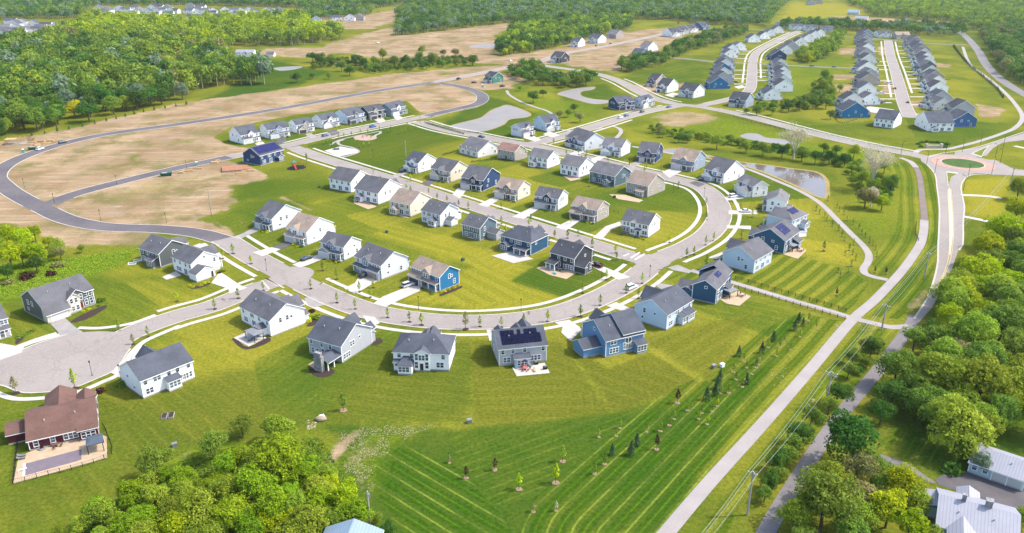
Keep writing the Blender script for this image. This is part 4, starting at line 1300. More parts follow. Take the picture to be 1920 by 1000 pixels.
# --- the houses one can name, from near to far: key, three ground corners, ridge, street side, walls, roof, label
SPEC = [
    ('N3', (452, 604), (509, 632), (574, 608), 'x', 'N', 'white', 'grey', 'large white house with pergola patio behind, beside the junction of two pale streets', dict()),
    ('N5', (740, 691), (842, 696), (852, 661), 'x', 'N', 'white', 'slate', 'white house with hipped slate roof and central two-storey bay, left of the solar house', dict(auto=False, hip=4.5)),
    ('N8', (1190, 599), (1249, 620), (1294, 591), 'y', 'W', 'palebl', 'slate', 'pale blue gabled house right of the bright blue house on the outer bend', dict()),
    ('N10', (1352, 499), (1412, 514), (1449, 496), 'y', 'W', 'palebl', 'grey', 'pale house with a broad blank gable, above the fenced path at right', dict()),
    ('N11', (1412, 463), (1469, 477), (1492, 457), 'y', 'W', 'slate', 'grey', 'dark blue house with one solar panel, third from the lower end of the pond bend', dict(auto=True)),
    ('N12', (1436, 425), (1482, 437), 13.0, 'y', 'W', 'palebl', 'mid', 'hipped grey-roofed house between a dark blue house and a white gabled one', dict(hip=5)),
    ('N13', (1437, 398), (1471, 402), 13.0, 'y', 'W', 'white', 'mid', 'white house with grey gable end, second below the pond bend', dict()),
    ('N14', (1410, 371), (1438, 368), 13.0, 'y', 'W', 'offwhite', 'mid', 'off-white house with garage wing and white van on its drive, nearest the pond fountain', dict()),
    ('N15', (1322, 335), (1356, 345), (1394, 332), 'x', 'S', 'white', 'grey', 'white house with two front gables and a black car on its asphalt drive', dict(gd='w')),
    ('N16', (1257, 316), (1300, 322), (1326, 312), 'x', 'S', 'bluegrey', 'tan', 'grey-blue house under a tan roof with a wide white driveway by the pond', dict()),
    ('N17', (1194, 304), (1229, 306), (1249, 296), 'x', 'S', 'navy', 'grey', 'navy blue house between a white house and a tan-roofed one on the pond side', dict()),
    ('N18', (1127, 290), (1164, 295), (1182, 287), 'x', 'S', 'white', 'mid', 'white house with pale front gable, left of the navy house by the pond', dict()),
    ('N19', (1070, 272), (1096, 284), (1122, 274), 'x', 'S', 'ltgrey', 'grey', 'grey and navy house at the corner where two streets meet', dict(acc='navy')),
    ('M1', (870, 286), (896, 297), (932, 285), 'x', 'N', 'offwhite', 'mid', 'low off-white house with grey-brown roof behind the green park', dict(he=3.6)),
    ('M2', (932, 297), (965, 303), (986, 297), 'x', 'N', 'tan', 'pink', 'beige house with a reddish roof', dict()),
    ('M3', (992, 310), (1026, 317), (1046, 309), 'x', 'N', 'white', 'mid', 'white house with grey roof, first right of the reddish roof', dict()),
    ('M4', (1052, 326), (1085, 334), (1110, 324), 'x', 'N', 'white', 'mid', 'white house with a small tan patio, in the middle of the inner block', dict()),
    ('M5', (1109, 339), (1152, 351), (1177, 340), 'x', 'N', 'teal', 'mid', 'grey-green house with white end gable, left of the tan roof on the inner bend', dict(acc='ltgrey')),
    ('M6', (1177, 360), (1214, 370), (1240, 357), 'x', 'N', 'tan', 'tan', 'tan house with tan roof and fenced patio on the inner bend', dict()),
    ('M7', (1164, 437), (1215, 446), (1239, 432), 'x', 'S', 'white', 'grey', 'lone white house with dark stone base inside the bend of the street', dict(auto=False)),
    ('L1', (760, 320), (785, 325), (819, 316), 'x', 'S', 'white', 'slate', 'white house with dark roof, leftmost of the row at the edge of the park', dict()),
    ('L2', (810, 334), (845, 342), (877, 331), 'x', 'S', 'cream', 'grey', 'cream house with grey roof between a white and a navy house', dict(mirror=0)),
    ('L3', (867, 352), (906, 359), (937, 345), 'x', 'S', 'navy', 'grey', 'navy blue house with small dark gables in the inner row', dict(acc='charcoal')),
    ('L4', (930, 369), (971, 377), (994, 367), 'x', 'S', 'cream', 'tan', 'cream house with tan roof and arched stone front gable', dict(acc='b')),
    ('L5', (1000, 390), (1046, 395), (1071, 385), 'x', 'S', 'ltgrey', 'grey', 'light grey house with charcoal gables and a flower bed, right of the cream house', dict(acc='charcoal')),
    ('L6', (1071, 407), (1119, 417), (1141, 406), 'x', 'S', 'tan', 'tan', 'taupe house with tan roof at the right end of the inner row', dict(gd='d')),
    ('K1', (626, 352), (659, 362), (685, 347), 'x', 'N', 'white', 'grey', 'white and grey house, farthest left of the row backing onto the open lawn', dict()),
    ('K2', (675, 372), (710, 384), (744, 366), 'x', 'N', 'white', 'grey', 'white house with a round hedged patio and red parasol behind', dict()),
    ('K3', (736, 397), (770, 407), (805, 391), 'x', 'N', 'cream', 'tan', 'cream house with tan roof backing onto the open lawn', dict()),
    ('K4', (790, 417), (826, 426), (861, 414), 'x', 'N', 'ltgrey', 'grey', 'light grey house with a small lean-to wing, right of the tan-roofed house', dict()),
    ('K5', (864, 445), (900, 452), (935, 440), 'x', 'N', 'teal', 'grey', 'dark teal house with grey end wall and garage wing', dict(acc='grey')),
    ('K6', (940, 465), (995, 480), (1026, 464), 'x', 'N', 'slate', 'slate', 'dark blue house with hipped roof and raised white deck', dict(hip=4, auto=False)),
    ('K7', (1029, 500), (1076, 511), (1114, 495), 'x', 'N', 'charcoal', 'dark', 'charcoal house with covered patio on the dark green corner lawn', dict(auto=False)),
    ('J1', (487, 424), (512, 434), (564, 416), 'x', 'S', 'ltgrey', 'grey', 'light grey house at the upper left end of the street-front row', dict(acc='bluegrey')),
    ('J2', (540, 450), (577, 460), (626, 441), 'x', 'S', 'white', 'tan', 'white house with tan roof and black driveway in the street-front row', dict()),
    ('J3', (600, 480), (646, 489), (682, 476), 'x', 'S', 'ltgrey', 'grey', 'light grey house with dark car, right of the tan-roofed white house', dict(acc='bluegrey')),
    ('J4', (671, 505), (716, 525), (762, 506), 'x', 'S', 'ltgrey', 'grey', 'grey house with a dark suv parked at its garage, left of the blue-sided house', dict(acc='bluegrey', mirror=1, gd='t')),
    ('J5', (771, 527), (825, 547), (861, 534), 'x', 'S', 'bright', 'tan', 'house with tan front and bright blue side wall with yellow bushes', dict(acc='tan', gd='d')),
    ('A1', (270, 489), (302, 502), (352, 483), 'x', 'N', 'dkgrey', 'grey', 'dark grey-green house beside the new asphalt at left', dict()),
    ('T1', (429, 265), (454, 271), (489, 265), 'y', 'E', 'white', 'slate', 'white house at the left end of the row along the park street', dict()),
    ('T2', (487, 256), (504, 261), (544, 255), 'y', 'E', 'ltgrey', 'slate', 'light grey house, second from the left along the park street', dict(acc='bluegrey')),
    ('T3', (541, 247), (557, 251), (590, 246), 'y', 'E', 'white', 'slate', 'white and tan house, third from the left along the park street', dict(acc='tan', gd='d')),
    ('T4', (586, 238), (605, 242), (636, 236), 'y', 'E', 'ltgrey', 'slate', 'light grey house with white trim in the middle of the park street row', dict()),
    ('T5', (632, 229), (652, 234), (675, 225), 'y', 'E', 'palebl', 'slate', 'pale blue house left of the dark green one on the park street', dict(acc='dkgrey', gd='d')),
    ('T6', (673, 221), (691, 225), (722, 220), 'y', 'E', 'green', 'dark', 'dark green house with tan front gables on the park street', dict(acc='tan', gd='d')),
    ('T7', (716, 215), (734, 219), (757, 212), 'y', 'E', 'bluegrey', 'slate', 'blue-grey house at the right end of the park street row', dict(acc='white')),
    ('B1', (459, 305), (489, 311), (536, 297), 'y', 'W', 'navy', 'slate', 'navy house with its whole roof slope under solar panels beside a red playset', dict()),
    ('S1', (955, 255), (977, 258), (1007, 254), 'y', 'E', 'ltgrey', 'slate', 'light grey house beside the grey retention pond', dict(acc='s')),
    ('S2', (1003, 240), (1022, 247), (1047, 243), 'y', 'E', 'palebl', 'slate', 'pale blue and white house at the pond path crossing', dict(acc='white')),
    ('P1', (1140, 202), (1158, 207), (1188, 204), 'y', 'E', 'navy', 'slate', 'dark navy house with two parked cars in the street before it', dict(gd='d')),
    ('P2', (1187, 200), (1203, 203), (1222, 198), 'y', 'E', 'ltgrey', 'slate', 'grey house joined behind the navy one on the hill street', dict()),
    ('Q1', (1213, 162), (1229, 164), (1250, 160), 'x', 'S', 'tan', 'dark', 'tan-sided house on bare soil by the curving boulevard', dict(acc='charcoal')),
    ('Q2', (1234, 172), (1251, 175), (1270, 169), 'x', 'S', 'white', 'dark', 'white dark-roofed house between the tan house and the grey one by the boulevard', dict(gd='d')),
    ('Q3', (1274, 181), (1300, 185), (1319, 180), 'x', 'S', 'ltgrey', 'dark', 'light grey house with dark roof on a lawn corner by the boulevard', dict()),
    ('Q4', (1367, 199), (1397, 203), (1410, 197), 'x', 'S', 'bluegrey', 'dark', 'slate blue house at the foot of the bent far street, by the boulevard', dict(acc='navy')),
    ('G1', (911, 154), (924, 157), (942, 154), 'x', 'S', 'osb', 'dark', 'green sheathed house still under construction on bare earth', dict()),
    ('H1', (1034, 117), (1051, 119), (1068, 115), 'x', 'S', 'charcoal', 'dark', 'dark house alone at the junction on the upper road', dict(acc='ltgrey')),
    ('H2', (1070, 88), (1084, 89), (1099, 86), 'x', 'S', 'white', 'slate', 'white house with stone front, left of three on the bare lots above', dict()),
    ('H3', (1106, 80), (1121, 82), (1134, 79), 'x', 'S', 'white', 'slate', 'plain white house, middle of three on the bare lots above', dict()),
    ('H4', (1140, 71), (1155, 73), (1168, 71), 'x', 'S', 'tan', 'mid', 'taupe house, right of three on the bare lots above', dict()),
    ('H5', (1186, 110), (1201, 112), (1216, 107), 'x', 'S', 'blue', 'slate', 'bright blue house beside the bushes of the cross road', dict()),
    ('H6', (1203, 95), (1215, 97), (1229, 93), 'x', 'N', 'white', 'mid', 'pale house with grey roof behind the bright blue house', dict()),
    ('H7', (1244, 67), (1259, 70), (1270, 66), 'y', 'E', 'white', 'dark', 'white house at the far end of the bare lots', dict()),
    ('H8', (1263, 63), (1277, 65), (1289, 61), 'y', 'E', 'grey', 'dark', 'grey house behind the white one at the far bare lots', dict()),
    ('H9', (1281, 60), (1292, 62), (1302, 58), 'y', 'E', 'white', 'dark', 'small white house left of the blue one at the far bare lots', dict()),
    ('H10', (1301, 55), (1316, 57), (1329, 53), 'y', 'E', 'blue', 'dark', 'deep blue house at the edge of the far dark wood', dict()),
    ('D0', (1638, 237), (1674, 242), (1693, 231), 'x', 'N', 'white', 'slate', 'white house closing the straight far street, left of its turning circle', dict()),
    ('D1', (1720, 235), (1739, 247), (1783, 246), 'y', 'W', 'white', 'slate', 'long white house with back bay, right of the far turning circle', dict()),
]
SMALL = {'N12', 'N13', 'N14', 'N15', 'N16', 'N17', 'N18', 'N19', 'M1', 'M2', 'M3', 'M4', 'L1', 'L2', 'L3', 'K1', 'K2', 'J1'}
for key, L_, C_, R_, ridge, face, wc, rc_, label, kw in SPEC:
    lod = 2 if key[0] in 'H' else 1 if (key[0] in 'TSPQBGD' or key in SMALL) else 0
    h = House(key, L_, C_, R_, ridge, face, wc, rc_, label, lod=lod, **kw)

# --- particular features
h = HOUSES['N3']
h = HOUSES['N5']
W = h.W
h.bump('S', W * .38, W * .66, .8, 5.6, .55, 'gable')
for u, k in ((W * .43, 'l'), (W * .52, 'b'), (W * .61, 'l')):
    h.win('S', u, 3.45, k, .8)
for u, z, k, o in ((W * .42, 1.0, 'l', .8), (W * .61, 1.0, 'l', .8), (W * .1, 3.7, 'a', 0), (W * .33, 3.7, 'a', 0), (W * .9, 3.6, 'a', 0), (W * .84, 1.0, 'b', 0), (W * .22, .9, 't', 3.1), (W * .06, 1.6, 's', 1.2)):
    h.win('S', u, z, k, o)
h.bump('S', W * .11, W * .36, 3.1, 2.7, .45, 'hip')
h.bump('S', W * .01, W * .11, 1.2, 2.7, .3, 'shed')
h.place(DOORM[DOORC.name], 'door', 'S', W * .515, .8, .35)
h.front('N'); h.side('E'); h.side('W')
h.bump('N', W * .3, W * .55, 2.4, 5.4, .9, 'gable')
h = HOUSES['M7']
W = h.W
h.acc = 'b'
h.wall.box(-.05, W * .3, -.06, .0, .38, 2.9, 1)
h.bump('S', W * .33, W * .55, .5, h.he, .75, 'gable')
h.porch('S', W * .52, W * .74, 1.6, 2.8, 2)
h.place(DOORM[DOORC.name], 'door', 'S', W * .62, 0, .35)
for u, z, k, o in ((W * .1, 3.6, 'a', 0), (W * .23, 3.6, 'a', 0), (W * .44, 3.6, 'b', .5), (W * .68, 3.6, 'a', 0), (W * .86, 3.6, 'b', 0), (W * .1, 1, 'a', .06), (W * .22, 1, 'a', .06), (W * .44, 1, 'b', .5), (W * .86, 1, 'b', 0)):
    h.win('S', u, z, k, o)
h.side('E'); h.back('N')
h = HOUSES['K6']
W = h.W
h.bump('S', W * .06, W * .36, 2.4, 2.7, .6, 'gable'); h.win('S', W * .21, .95, 't', 2.4)
for u, z, k in ((W * .08, 3.6, 'a'), (W * .35, 3.6, 'a'), (W * .58, 3.4, 't'), (W * .92, 3.6, 'a'), (W * .5, .6, 'd'), (W * .8, .95, 'b')):
    h.win('S', u, z, k)
h.porch('S', W * .55, W * .97, 2.6, 2.75, 3, .12)
h.front('N'); h.win('E', h.D * .3, 3.7, 'a'); h.bump('N', W * .2, W * .5, 2, 5.5, .9)
h = HOUSES['K7']
W = h.W
h.porch('S', W * .02, W * .42, 3.6, 2.6, 3, .25)
for u, z, k in ((W * .35, 3.6, 'a'), (W * .62, 3.6, 'a'), (W * .9, 3.6, 'a'), (W * .38, .7, 'l'), (W * .6, .6, 'a'), (W * .78, .8, 'b'), (W * .92, .8, 'a')):
    h.win('S', u, z, k)
h.bump('E', .3, 5.2, 4.4, 2.9, .6, 'gable'); h.win('E', 4.0, 1.2, 'l', 4.4)
h.place(DOORM[DOORC.name], 'door', 'E', 1.6, 4.4, .3)
h.front('N'); h.win('E', h.D * .6, 4.2, 's'); h.bump('N', W * .5, W * .85, 2, 5.5, .9)
HOUSES['K5'].bump('E', 4.2, 9.0, 5.0, 2.9, .5, 'gable', 1)
HOUSES['K4'].bump('E', 3.0, 7.0, 3.4, 2.7, .5, 'gable')
HOUSES['N8'].bump('E', HOUSES['N8'].D * .42, HOUSES['N8'].D * .42 + 3.6, 2.0, 2.7, .35, 'shed'); HOUSES['N8'].win('E', HOUSES['N8'].D * .42 + 1.8, .9, 't', 2.0)
HOUSES['N14'].bump('W', HOUSES['N14'].D - 7.5, HOUSES['N14'].D - .6, 3.6, 3.0, .55, 'gable')
h = HOUSES['N11']
h.bump('W', h.D - 8, h.D - 1, 2.4, 4.4, .5, 'gable')
h.solar('E', 3.4, 9.6, .25, .93)
h = HOUSES['N12']
h.solar('E', 3.5, 9.0, .35, .8)
HOUSES['B1'].solar('E', .6, HOUSES['B1'].D - .6, .12, .9)
for k in ('N3', 'K3', 'M5', 'M6', 'M3', 'K4', 'K5', 'A1', 'M4', 'K2'):
    q = HOUSES[k]
    q.bump('N', q.W * .2, q.W * .52, 2.0, q.he - .2, .95, 'gable')
for k in ('N8', 'N10'):
    q = HOUSES[k]
    q.bump('W', q.D * .15, q.D * .55, 2.2, q.he - .2, .95, 'gable')


def custom(key, *a, **k):
    return House(key, *a, auto=False, **k)


# white house beside the turning circle
h = custom('N2', (270, 748), (365, 709), 11.5, 'x', 'N', 'white', 'slate', 'white house right of the turning circle, with a shed-roofed bay on its long back')
W = h.W
h.bump('S', W * .43, W * .68, 1.9, 2.75, .42, 'shed'); h.win('S', W * .555, 1.0, 't', 1.9)
for u, z, k in ((W * .08, 3.7, 'a'), (W * .3, 3.6, 'b'), (W * .53, 3.75, 'a'), (W * .7, 3.7, 'a'), (W * .92, 3.7, 'a'), (W * .13, .9, 'b'), (W * .76, 1.0, 'a'), (W * .84, .9, 'b'), (W * .93, 1.0, 'a')):
    h.win('S', u, z, k)
h.front('N'); h.bump('N', W * .25, W * .6, 2.5, 5.3, .95, 'gable'); h.win('W', 4, 3.6, 's'); h.win('W', 7, 1.4, 's')
# grey house with covered porch and stone chimney
h = custom('N4', (586, 661), (642, 681), (693, 643), 'x', 'N', 'grey', 'slate', 'grey house with a roofed porch ending in a tall stone chimney')
W = h.W
for u, z, k in ((W * .08, 3.6, 'a'), (W * .4, 3.4, 'l'), (W * .66, 3.4, 'l'), (W * .1, .9, 'a'), (W * .25, .9, 'a'), (W * .42, .9, 'l'), (W * .62, .45, 'd')):
    h.win('S', u, z, k)
h.win('E', h.D * .35, 3.4, 'b'); h.win('E', h.D * .16, .8, 't'); h.win('E', h.D * .6, 4.4, 's')
h.gable_roof(lambda c, l, z: h.P('S', c, l, z), W * .56, W * .99, .05, 5.6, 2.85, .38, .35, .2)
for u in (W * .59, W * .96):
    for o in (2.7, 5.2):
        h.posts.append((h.P('S', u, o + .15, 0), 2.85))
mb = MB()
a, b = h.P('S', W * .66, 6.9, 0), h.P('S', W * .88, 5.75, 0)
mb.box(a[0], b[0], a[1], b[1], 0, 4.6)
mb.box(a[0] + .35, b[0] - .35, a[1] + .2, b[1] - .2, 4.6, 5.5)
mb.box(a[0] + .25, b[0] - .25, a[1] + .1, b[1] - .1, 5.5, 5.65)
mb.build('chimney', STN['g'], h.root)
h.front('N'); h.bump('N', W * .5, W * .85, 2.4, 5.4, .95, 'gable'); h.bump('N', W * .02, W * .3, 2.0, 4.6, .9, 'gable')
# solar house
h = custom('N6', (936, 687), (1024, 678), 11.0, 'x', 'N', 'grey', 'slate', 'grey house with three rows of black roof solar panels and a furnished white patio')
W = h.W
h.acc = 'bluegrey'
h.bump('S', W * .3, W * .63, 1.9, 2.75, .35, 'shed'); h.win('S', W * .465, .7, 't', 1.9)
for u, z, k in ((W * .08, 3.6, 'a'), (W * .29, 3.7, 'a'), (W * .54, 3.7, 'a'), (W * .93, 3.6, 'a'), (W * .16, 1.0, 'b'), (W * .77, .9, 't')):
    h.win('S', u, z, k)
h.solar('S', W * .08, W * .9, .14, .88, [[(W * .08, W * .92)], [(W * .08, W * .92)], [(W * .08, W * .37), (W * .44, W * .51), (W * .58, W * .86)]])
h.front('N'); h.bump('N', W * .12, W * .45, 2.6, 5.4, .95, 'gable'); h.bump('N', W * .72, W * .96, 1.6, 5.0, .9, 'gable'); h.win('W', 3, 1.0, 'a')
# bright blue house on the outer bend
h = custom('N7', (1135, 671), (1205, 654), 13.0, 'x', 'N', 'steel', 'slate', 'bright blue house with a stepped gable and low garage wing on the outer bend')
W = h.W
x0_, x1_, D_, z0_, z1_ = W * .45, W + .01, h.D, h.he, h.he + .9
h.wall.box(x0_, x1_, .01, D_ - .01, z0_, z1_)
for x_ in (x0_, x1_):
    h.wall.face([(x_, .01, z1_), (x_, D_ - .01, z1_), (x_, D_ / 2, z1_ + D_ / 2 * h.p)])
h.gable_roof(lambda c, l, z: (l, c, z), 0, D_, x0_ - .35, x1_ + .4, z1_ + .1, h.p, .45, .24)
h.bump('W', h.D * .35, h.D * .35 + 6.0, 5.8, 2.9, .6, 'gable')
h.bump('S', W * .74, W * .98, 2.2, 2.75, .4, 'shed'); h.win('S', W * .86, .9, 't', 2.2)
h.win('S', W * .2, 3.7, 'b'); h.win('S', W * .22, 1.0, 't'); h.win('S', W * .59, 1.2, 'v'); h.win('S', W * .5, 1.4, 'l'); h.win('S', W * .68, 1.4, 'l')
h.win('W', h.D * .5, 6.0, 's')
h.front('N'); h.bump('N', W * .3, W * .7, 2.4, 5.4, .95, 'gable')
# dark blue solar house by the fenced path
h = custom('N9', (1301, 562), (1341, 571), 12.5, 'y', 'W', 'slate', 'grey', 'dark blue house with solar panels on two roof levels beside the fenced path')
h.bump('N', .6, h.W + 2.2, 5.5, 5.6, .62, 'gable', inset=.2)
h.bump('W', 5.2, 11.6, 5.5, 3.0, .6, 'gable')
h.bump('S', -4.4, -.2, -1.5, 3.0, .5, 'gable')
h.solar('E', 6.6, 10.6, .45, .85)
h.win('E', 2.2, 3.6, 'b'); h.win('E', 2.2, 1.0, 'b'); h.win('E', 5.5, .5, 'd'); h.win('E', 8.5, 3.5, 'b'); h.win('E', 10.5, 1, 't'); h.win('S', h.W * .55, 4.9, 's')
h.bump('E', 8.6, 12, 1.8, 2.8, .35, 'shed'); h.win('E', 10.3, 1, 't', 1.8)
# white house with side garage at the corner left of the junction
h = custom('A2', (328, 507), (362, 522), (412, 505), 'x', 'E', 'white', 'grey', 'white house with gabled garage wing and yellow flower bed, corner of the cul-de-sac street')
h.bump('E', -1.2, 6.0, 4.6, 2.9, .5, 'gable', inset=.1)
h.place(GD[(4.9, 'w')], 'garage_door', 'E', h.D * .72, .02, .1)
h.place(DOORM[DOORC.name], 'door', 'E', 4.9, 4.62, .3)
h.win('E', h.D * .5, 6.2, 's'); h.win('E', h.D * .85, 3.7, 'a')
for u, z, k in ((h.W * .12, 3.6, 'a'), (h.W * .4, 3.6, 'a'), (h.W * .7, 3.6, 'a'), (h.W * .3, .9, 't'), (h.W * .66, .45, 'd'), (h.W * .93, 3.5, 'a')):
    h.win('S', u, z, k)
h.bump('N', h.W * .3, h.W * .75, 2.4, 5.2, .9, 'gable'); h.porch('N', 1, h.W * .3, 2)
# dark house with beige stone entry at left
h = custom('A3', (84, 603), (179, 570), 12.5, 'x', 'S', 'dkgrey', 'grey', 'dark grey house with beige stone entry, red door and big two-car garage roof', acc='s', door=RED)
W = h.W
h.bump('S', -.1, W * .43, 2.6, 2.9, .3, 'none', 1)
h.shed('S', -.5, W * .45, 3.1, 2.75, .5, rise=3.2)
h.place(GD[(4.9, 'w')], 'garage_door', 'S', W * .22, 2.62, .1)
h.bump('S', W * .45, W * .68, 1.4, 5.2, .8, 'gable', 1)
h.bump('S', W * .52, W * .8, .5, 5.6, .7, 'gable', 0, base=2.9)
for u, z, k, o in ((W * .52, 3.4, 'a', 1.4), (W * .61, 3.4, 'a', 1.4), (W * .53, .8, 'a', 1.4), (W * .62, .8, 'a', 1.4), (W * .84, 3.5, 'a', 0), (W * .94, 3.5, 'a', 0), (W * .84, .8, 'l', 0), (W * .94, .8, 'l', 0), (W * .735, 3.3, 'l', .5)):
    h.win('S', u, z, k, o)
h.place(DOORM[RED.name], 'door', 'S', W * .735, .02, .35)
h.side('W'); h.back('N'); h.side('E')
# house cut by the left edge
h = custom('A4', (-48, 646), (20, 626), 12.0, 'x', 'S', 'grey', 'grey', 'grey house cut off by the left edge of the view, with columned porch')
h.porch('S', h.W * .5, h.W * .98, 2.2, 2.8, 4); h.win('S', h.W * .9, 3.6, 'b'); h.win('S', h.W * .6, 3.6, 'b'); h.bump('S', h.W * .5, h.W * .8, .5, 5.6, .8, 'gable', base=2.9); h.side('E'); h.win('S', h.W * .85, .9, 'b')
# brown-roofed house with the covered pool
h = custom('N1', (57, 846), (186, 816), 15.0, 'x', 'N', 'red', 'brown', 'low dark red house with brown roof beside a covered swimming pool', he=2.9, pitch=.42)
W = h.W
for u, k in ((W * .1, 'a'), (W * .34, 'a'), (W * .6, 't')):
    h.win('S', u, .9, k)
h.bump('S', W * .72, W * 1.0, 1.2, 2.9, .2, 'shed', 0); h.win('S', W * .86, .8, 't', 1.2)
h.bump('W', 4.0, 10.0, 4.6, 2.7, .35, 'gable')
h.bump('N', W * .32, W * .78, 5.5, 2.9, .62, 'gable'); h.bump('N', W * .02, W * .3, 2.5, 2.9, .7, 'gable')
for u in (2.5, 6, 9.5):
    h.win('E', u, 1.0, 's')
for hh in HOUSES.values():
    hh.done()

# --- rows of the two far streets: gable ends towards us
ORD = ['first', 'second', 'third', 'fourth', 'fifth', 'sixth', 'seventh', 'eighth', 'ninth', 'tenth', 'eleventh', 'twelfth', 'thirteenth', 'fourteenth', 'fifteenth', 'sixteenth']
FAR = {
    ('west row of the bent far street', 'E'): [(1331, 1364, 167.6, 'bright'), (1340, 1372, 157, 'grey'), (1341, 1372, 148, 'offwhite'), (1342, 1371, 139.5, 'bright'), (1344, 1374, 131, 'ltgrey'), (1349, 1375, 124, 'grey'), (1358, 1380, 109.5, 'white'), (1360, 1384, 101, 'white'), (1376, 1397, 95.5, 'white'), (1403, 1424, 80, 'white'), (1425, 1442, 74, 'white'), (1437, 1452, 68.5, 'ltgrey'), (1449, 1468, 63, 'offwhite')],
    ('east row of the bent far street', 'W'): [(1432, 1462, 189, 'white'), (1452, 1486, 173, 'white'), (1453, 1484, 163, 'ltgrey'), (1454, 1483, 154, 'white'), (1453, 1481, 145.5, 'white'), (1452, 1478, 137.5, 'grey'), (1450, 1475, 129.5, 'offwhite'), (1446, 1474, 113, 'navy'), (1461, 1485, 103, 'white'), (1473, 1496, 95, 'grey'), (1489, 1512, 87.5, 'white'), (1504, 1526, 80, 'white'), (1516, 1538, 74, 'white'), (1528, 1546, 69.5, 'white')],
    ('west row of the straight far street', 'E'): [(1579, 1626, 222, 'bright'), (1580, 1615, 200, 'offwhite'), (1617, 1645, 197.5, 'white'), (1608, 1642, 179, 'white'), (1611, 1645, 160, 'tan'), (1616, 1645, 150, 'grey'), (1608, 1643, 138, 'white'), (1614, 1641, 120, 'offwhite'), (1610, 1638, 109.5, 'grey'), (1612, 1638, 99, 'white'), (1613, 1637, 91, 'grey'), (1610, 1634, 84, 'grey'), (1610, 1633, 78, 'bluegrey'), (1613, 1636, 71, 'bluegrey')],
    ('east row of the straight far street', 'W'): [(1788, 1829, 239, 'blue'), (1784, 1826, 217, 'grey'), (1750, 1780, 208, 'offwhite'), (1747, 1782, 195, 'grey'), (1743, 1776, 176, 'white'), (1739, 1772, 165, 'white'), (1735, 1768, 154.5, 'tan'), (1729, 1758, 143.5, 'offwhite'), (1725, 1754, 134.5, 'teal'), (1722, 1752, 126.5, 'white'), (1720, 1750, 118.5, 'white'), (1716, 1745, 110, 'offwhite'), (1712, 1743, 102, 'tan'), (1708, 1736, 96.5, 'offwhite'), (1705, 1732, 91, 'tan'), (1700, 1729, 85.5, 'grey')],
}
CNAME = dict(bright='bright blue', offwhite='off-white', ltgrey='light grey', palebl='pale blue', bluegrey='blue-grey', mint='pale green-blue', teal='dark teal')
for (row, face), lst in FAR.items():
    used = {}
    for k, (x0, x1, y, wc) in enumerate(lst):
        nm = CNAME.get(wc, wc)
        used[wc] = used.get(wc, 0) + 1
        h = House('%s %d' % (row, k), (x0, y + .4), (x1, y - .2), 10.0 if k else 12, 'y', face, wc, ['slate', 'dark', 'grey'][k % 3], '%s house, %s from near end, %s' % (nm, ORD[k], row.replace(' of the', ' of')), lod=2, group='houses along the far streets', pitch=.62)
        h.done()
for k, (x0, x1, y, wc, where) in enumerate([(1456, 1475, 53.5, 'ltgrey', 'with a white gable, left of four closing the bent far street'), (1483, 1506, 57, 'white', 'with a white garage, second of four closing the bent far street'), (1510, 1532, 59, 'ltgrey', 'with a dark hipped roof, third of four closing the bent far street'), (1541, 1563, 61, 'grey', 'right of four closing the bent far street'), (1645, 1671, 71, 'white', 'with two gables closing the straight far street'), (1679, 1705, 73.5, 'tan', 'with tan roof closing the straight far street at right')]):
    House('end %d' % k, (x0, y), (x1, y), 11.0, 'x', 'S', wc, 'tan' if 'tan roof' in where else 'slate', '%s house %s' % (CNAME.get(wc, wc), where), lod=2, group='houses along the far streets').done()
# --- estates beyond the left wood: small and pale, seen over the treetops
rq = random.Random(3)
used_l = {}
places = [(18, 44, 'white'), (40, 47, 'white'), (62, 50, 'offwhite'), (85, 52, 'white'), (106, 53, 'offwhite'), (8, 55, 'grey'), (28, 58, 'white'), (48, 60, 'white'), (70, 60, 'white'), (2, 70, 'offwhite'), (20, 72, 'white'), (36, 75, 'white'), (8, 82, 'white'), (135, 50, 'grey'),
          (186, 17, 'grey'), (194, 24, 'grey'), (222, 20, 'white'), (236, 21, 'offwhite'), (252, 18, 'white'), (264, 23, 'white'), (276, 26, 'offwhite'), (284, 18, 'white'), (296, 16, 'white'), (303, 22, 'white'), (312, 18, 'grey'), (324, 24, 'offwhite'),
          (356, 14, 'grey'), (376, 16, 'white'), (352, 24, 'white'), (370, 26, 'offwhite'), (390, 22, 'white'), (400, 24, 'white'), (360, 36, 'white'), (374, 37, 'grey'), (388, 35, 'white'), (402, 34, 'grey'), (420, 32, 'white'), (432, 28, 'white'),
          (422, 22, 'white'), (440, 22, 'offwhite'), (452, 24, 'white'), (466, 23, 'white'), (478, 26, 'offwhite'), (488, 27, 'white'), (500, 24, 'white'), (512, 26, 'grey'), (522, 24, 'bluegrey'),
          (593, 41, 'palebl'), (626, 31, 'offwhite'), (632, 38, 'white'), (655, 38, 'white'), (672, 37, 'tan'), (747, 20, 'tan'), (772, 15, 'bluegrey'), (768, 31, 'white'), (790, 8, 'white'), (1325, 14, 'white'), (1330, 10, 'tan'), (1362, 24, 'white'), (1380, 25, 'white'), (1415, 30, 'grey'), (1418, 38, 'white'), (1520, 8, 'grey'), (1535, 6, 'tan'), (1785, 62, 'white'), (1700, 46, 'white')]
places += [(x + 7 + 3 * (k % 3), y + 6 + k % 2, 'white' if k % 3 else 'offwhite') for k, (x, y, _w) in enumerate(places) if x < 560 and k % 3 != 1]
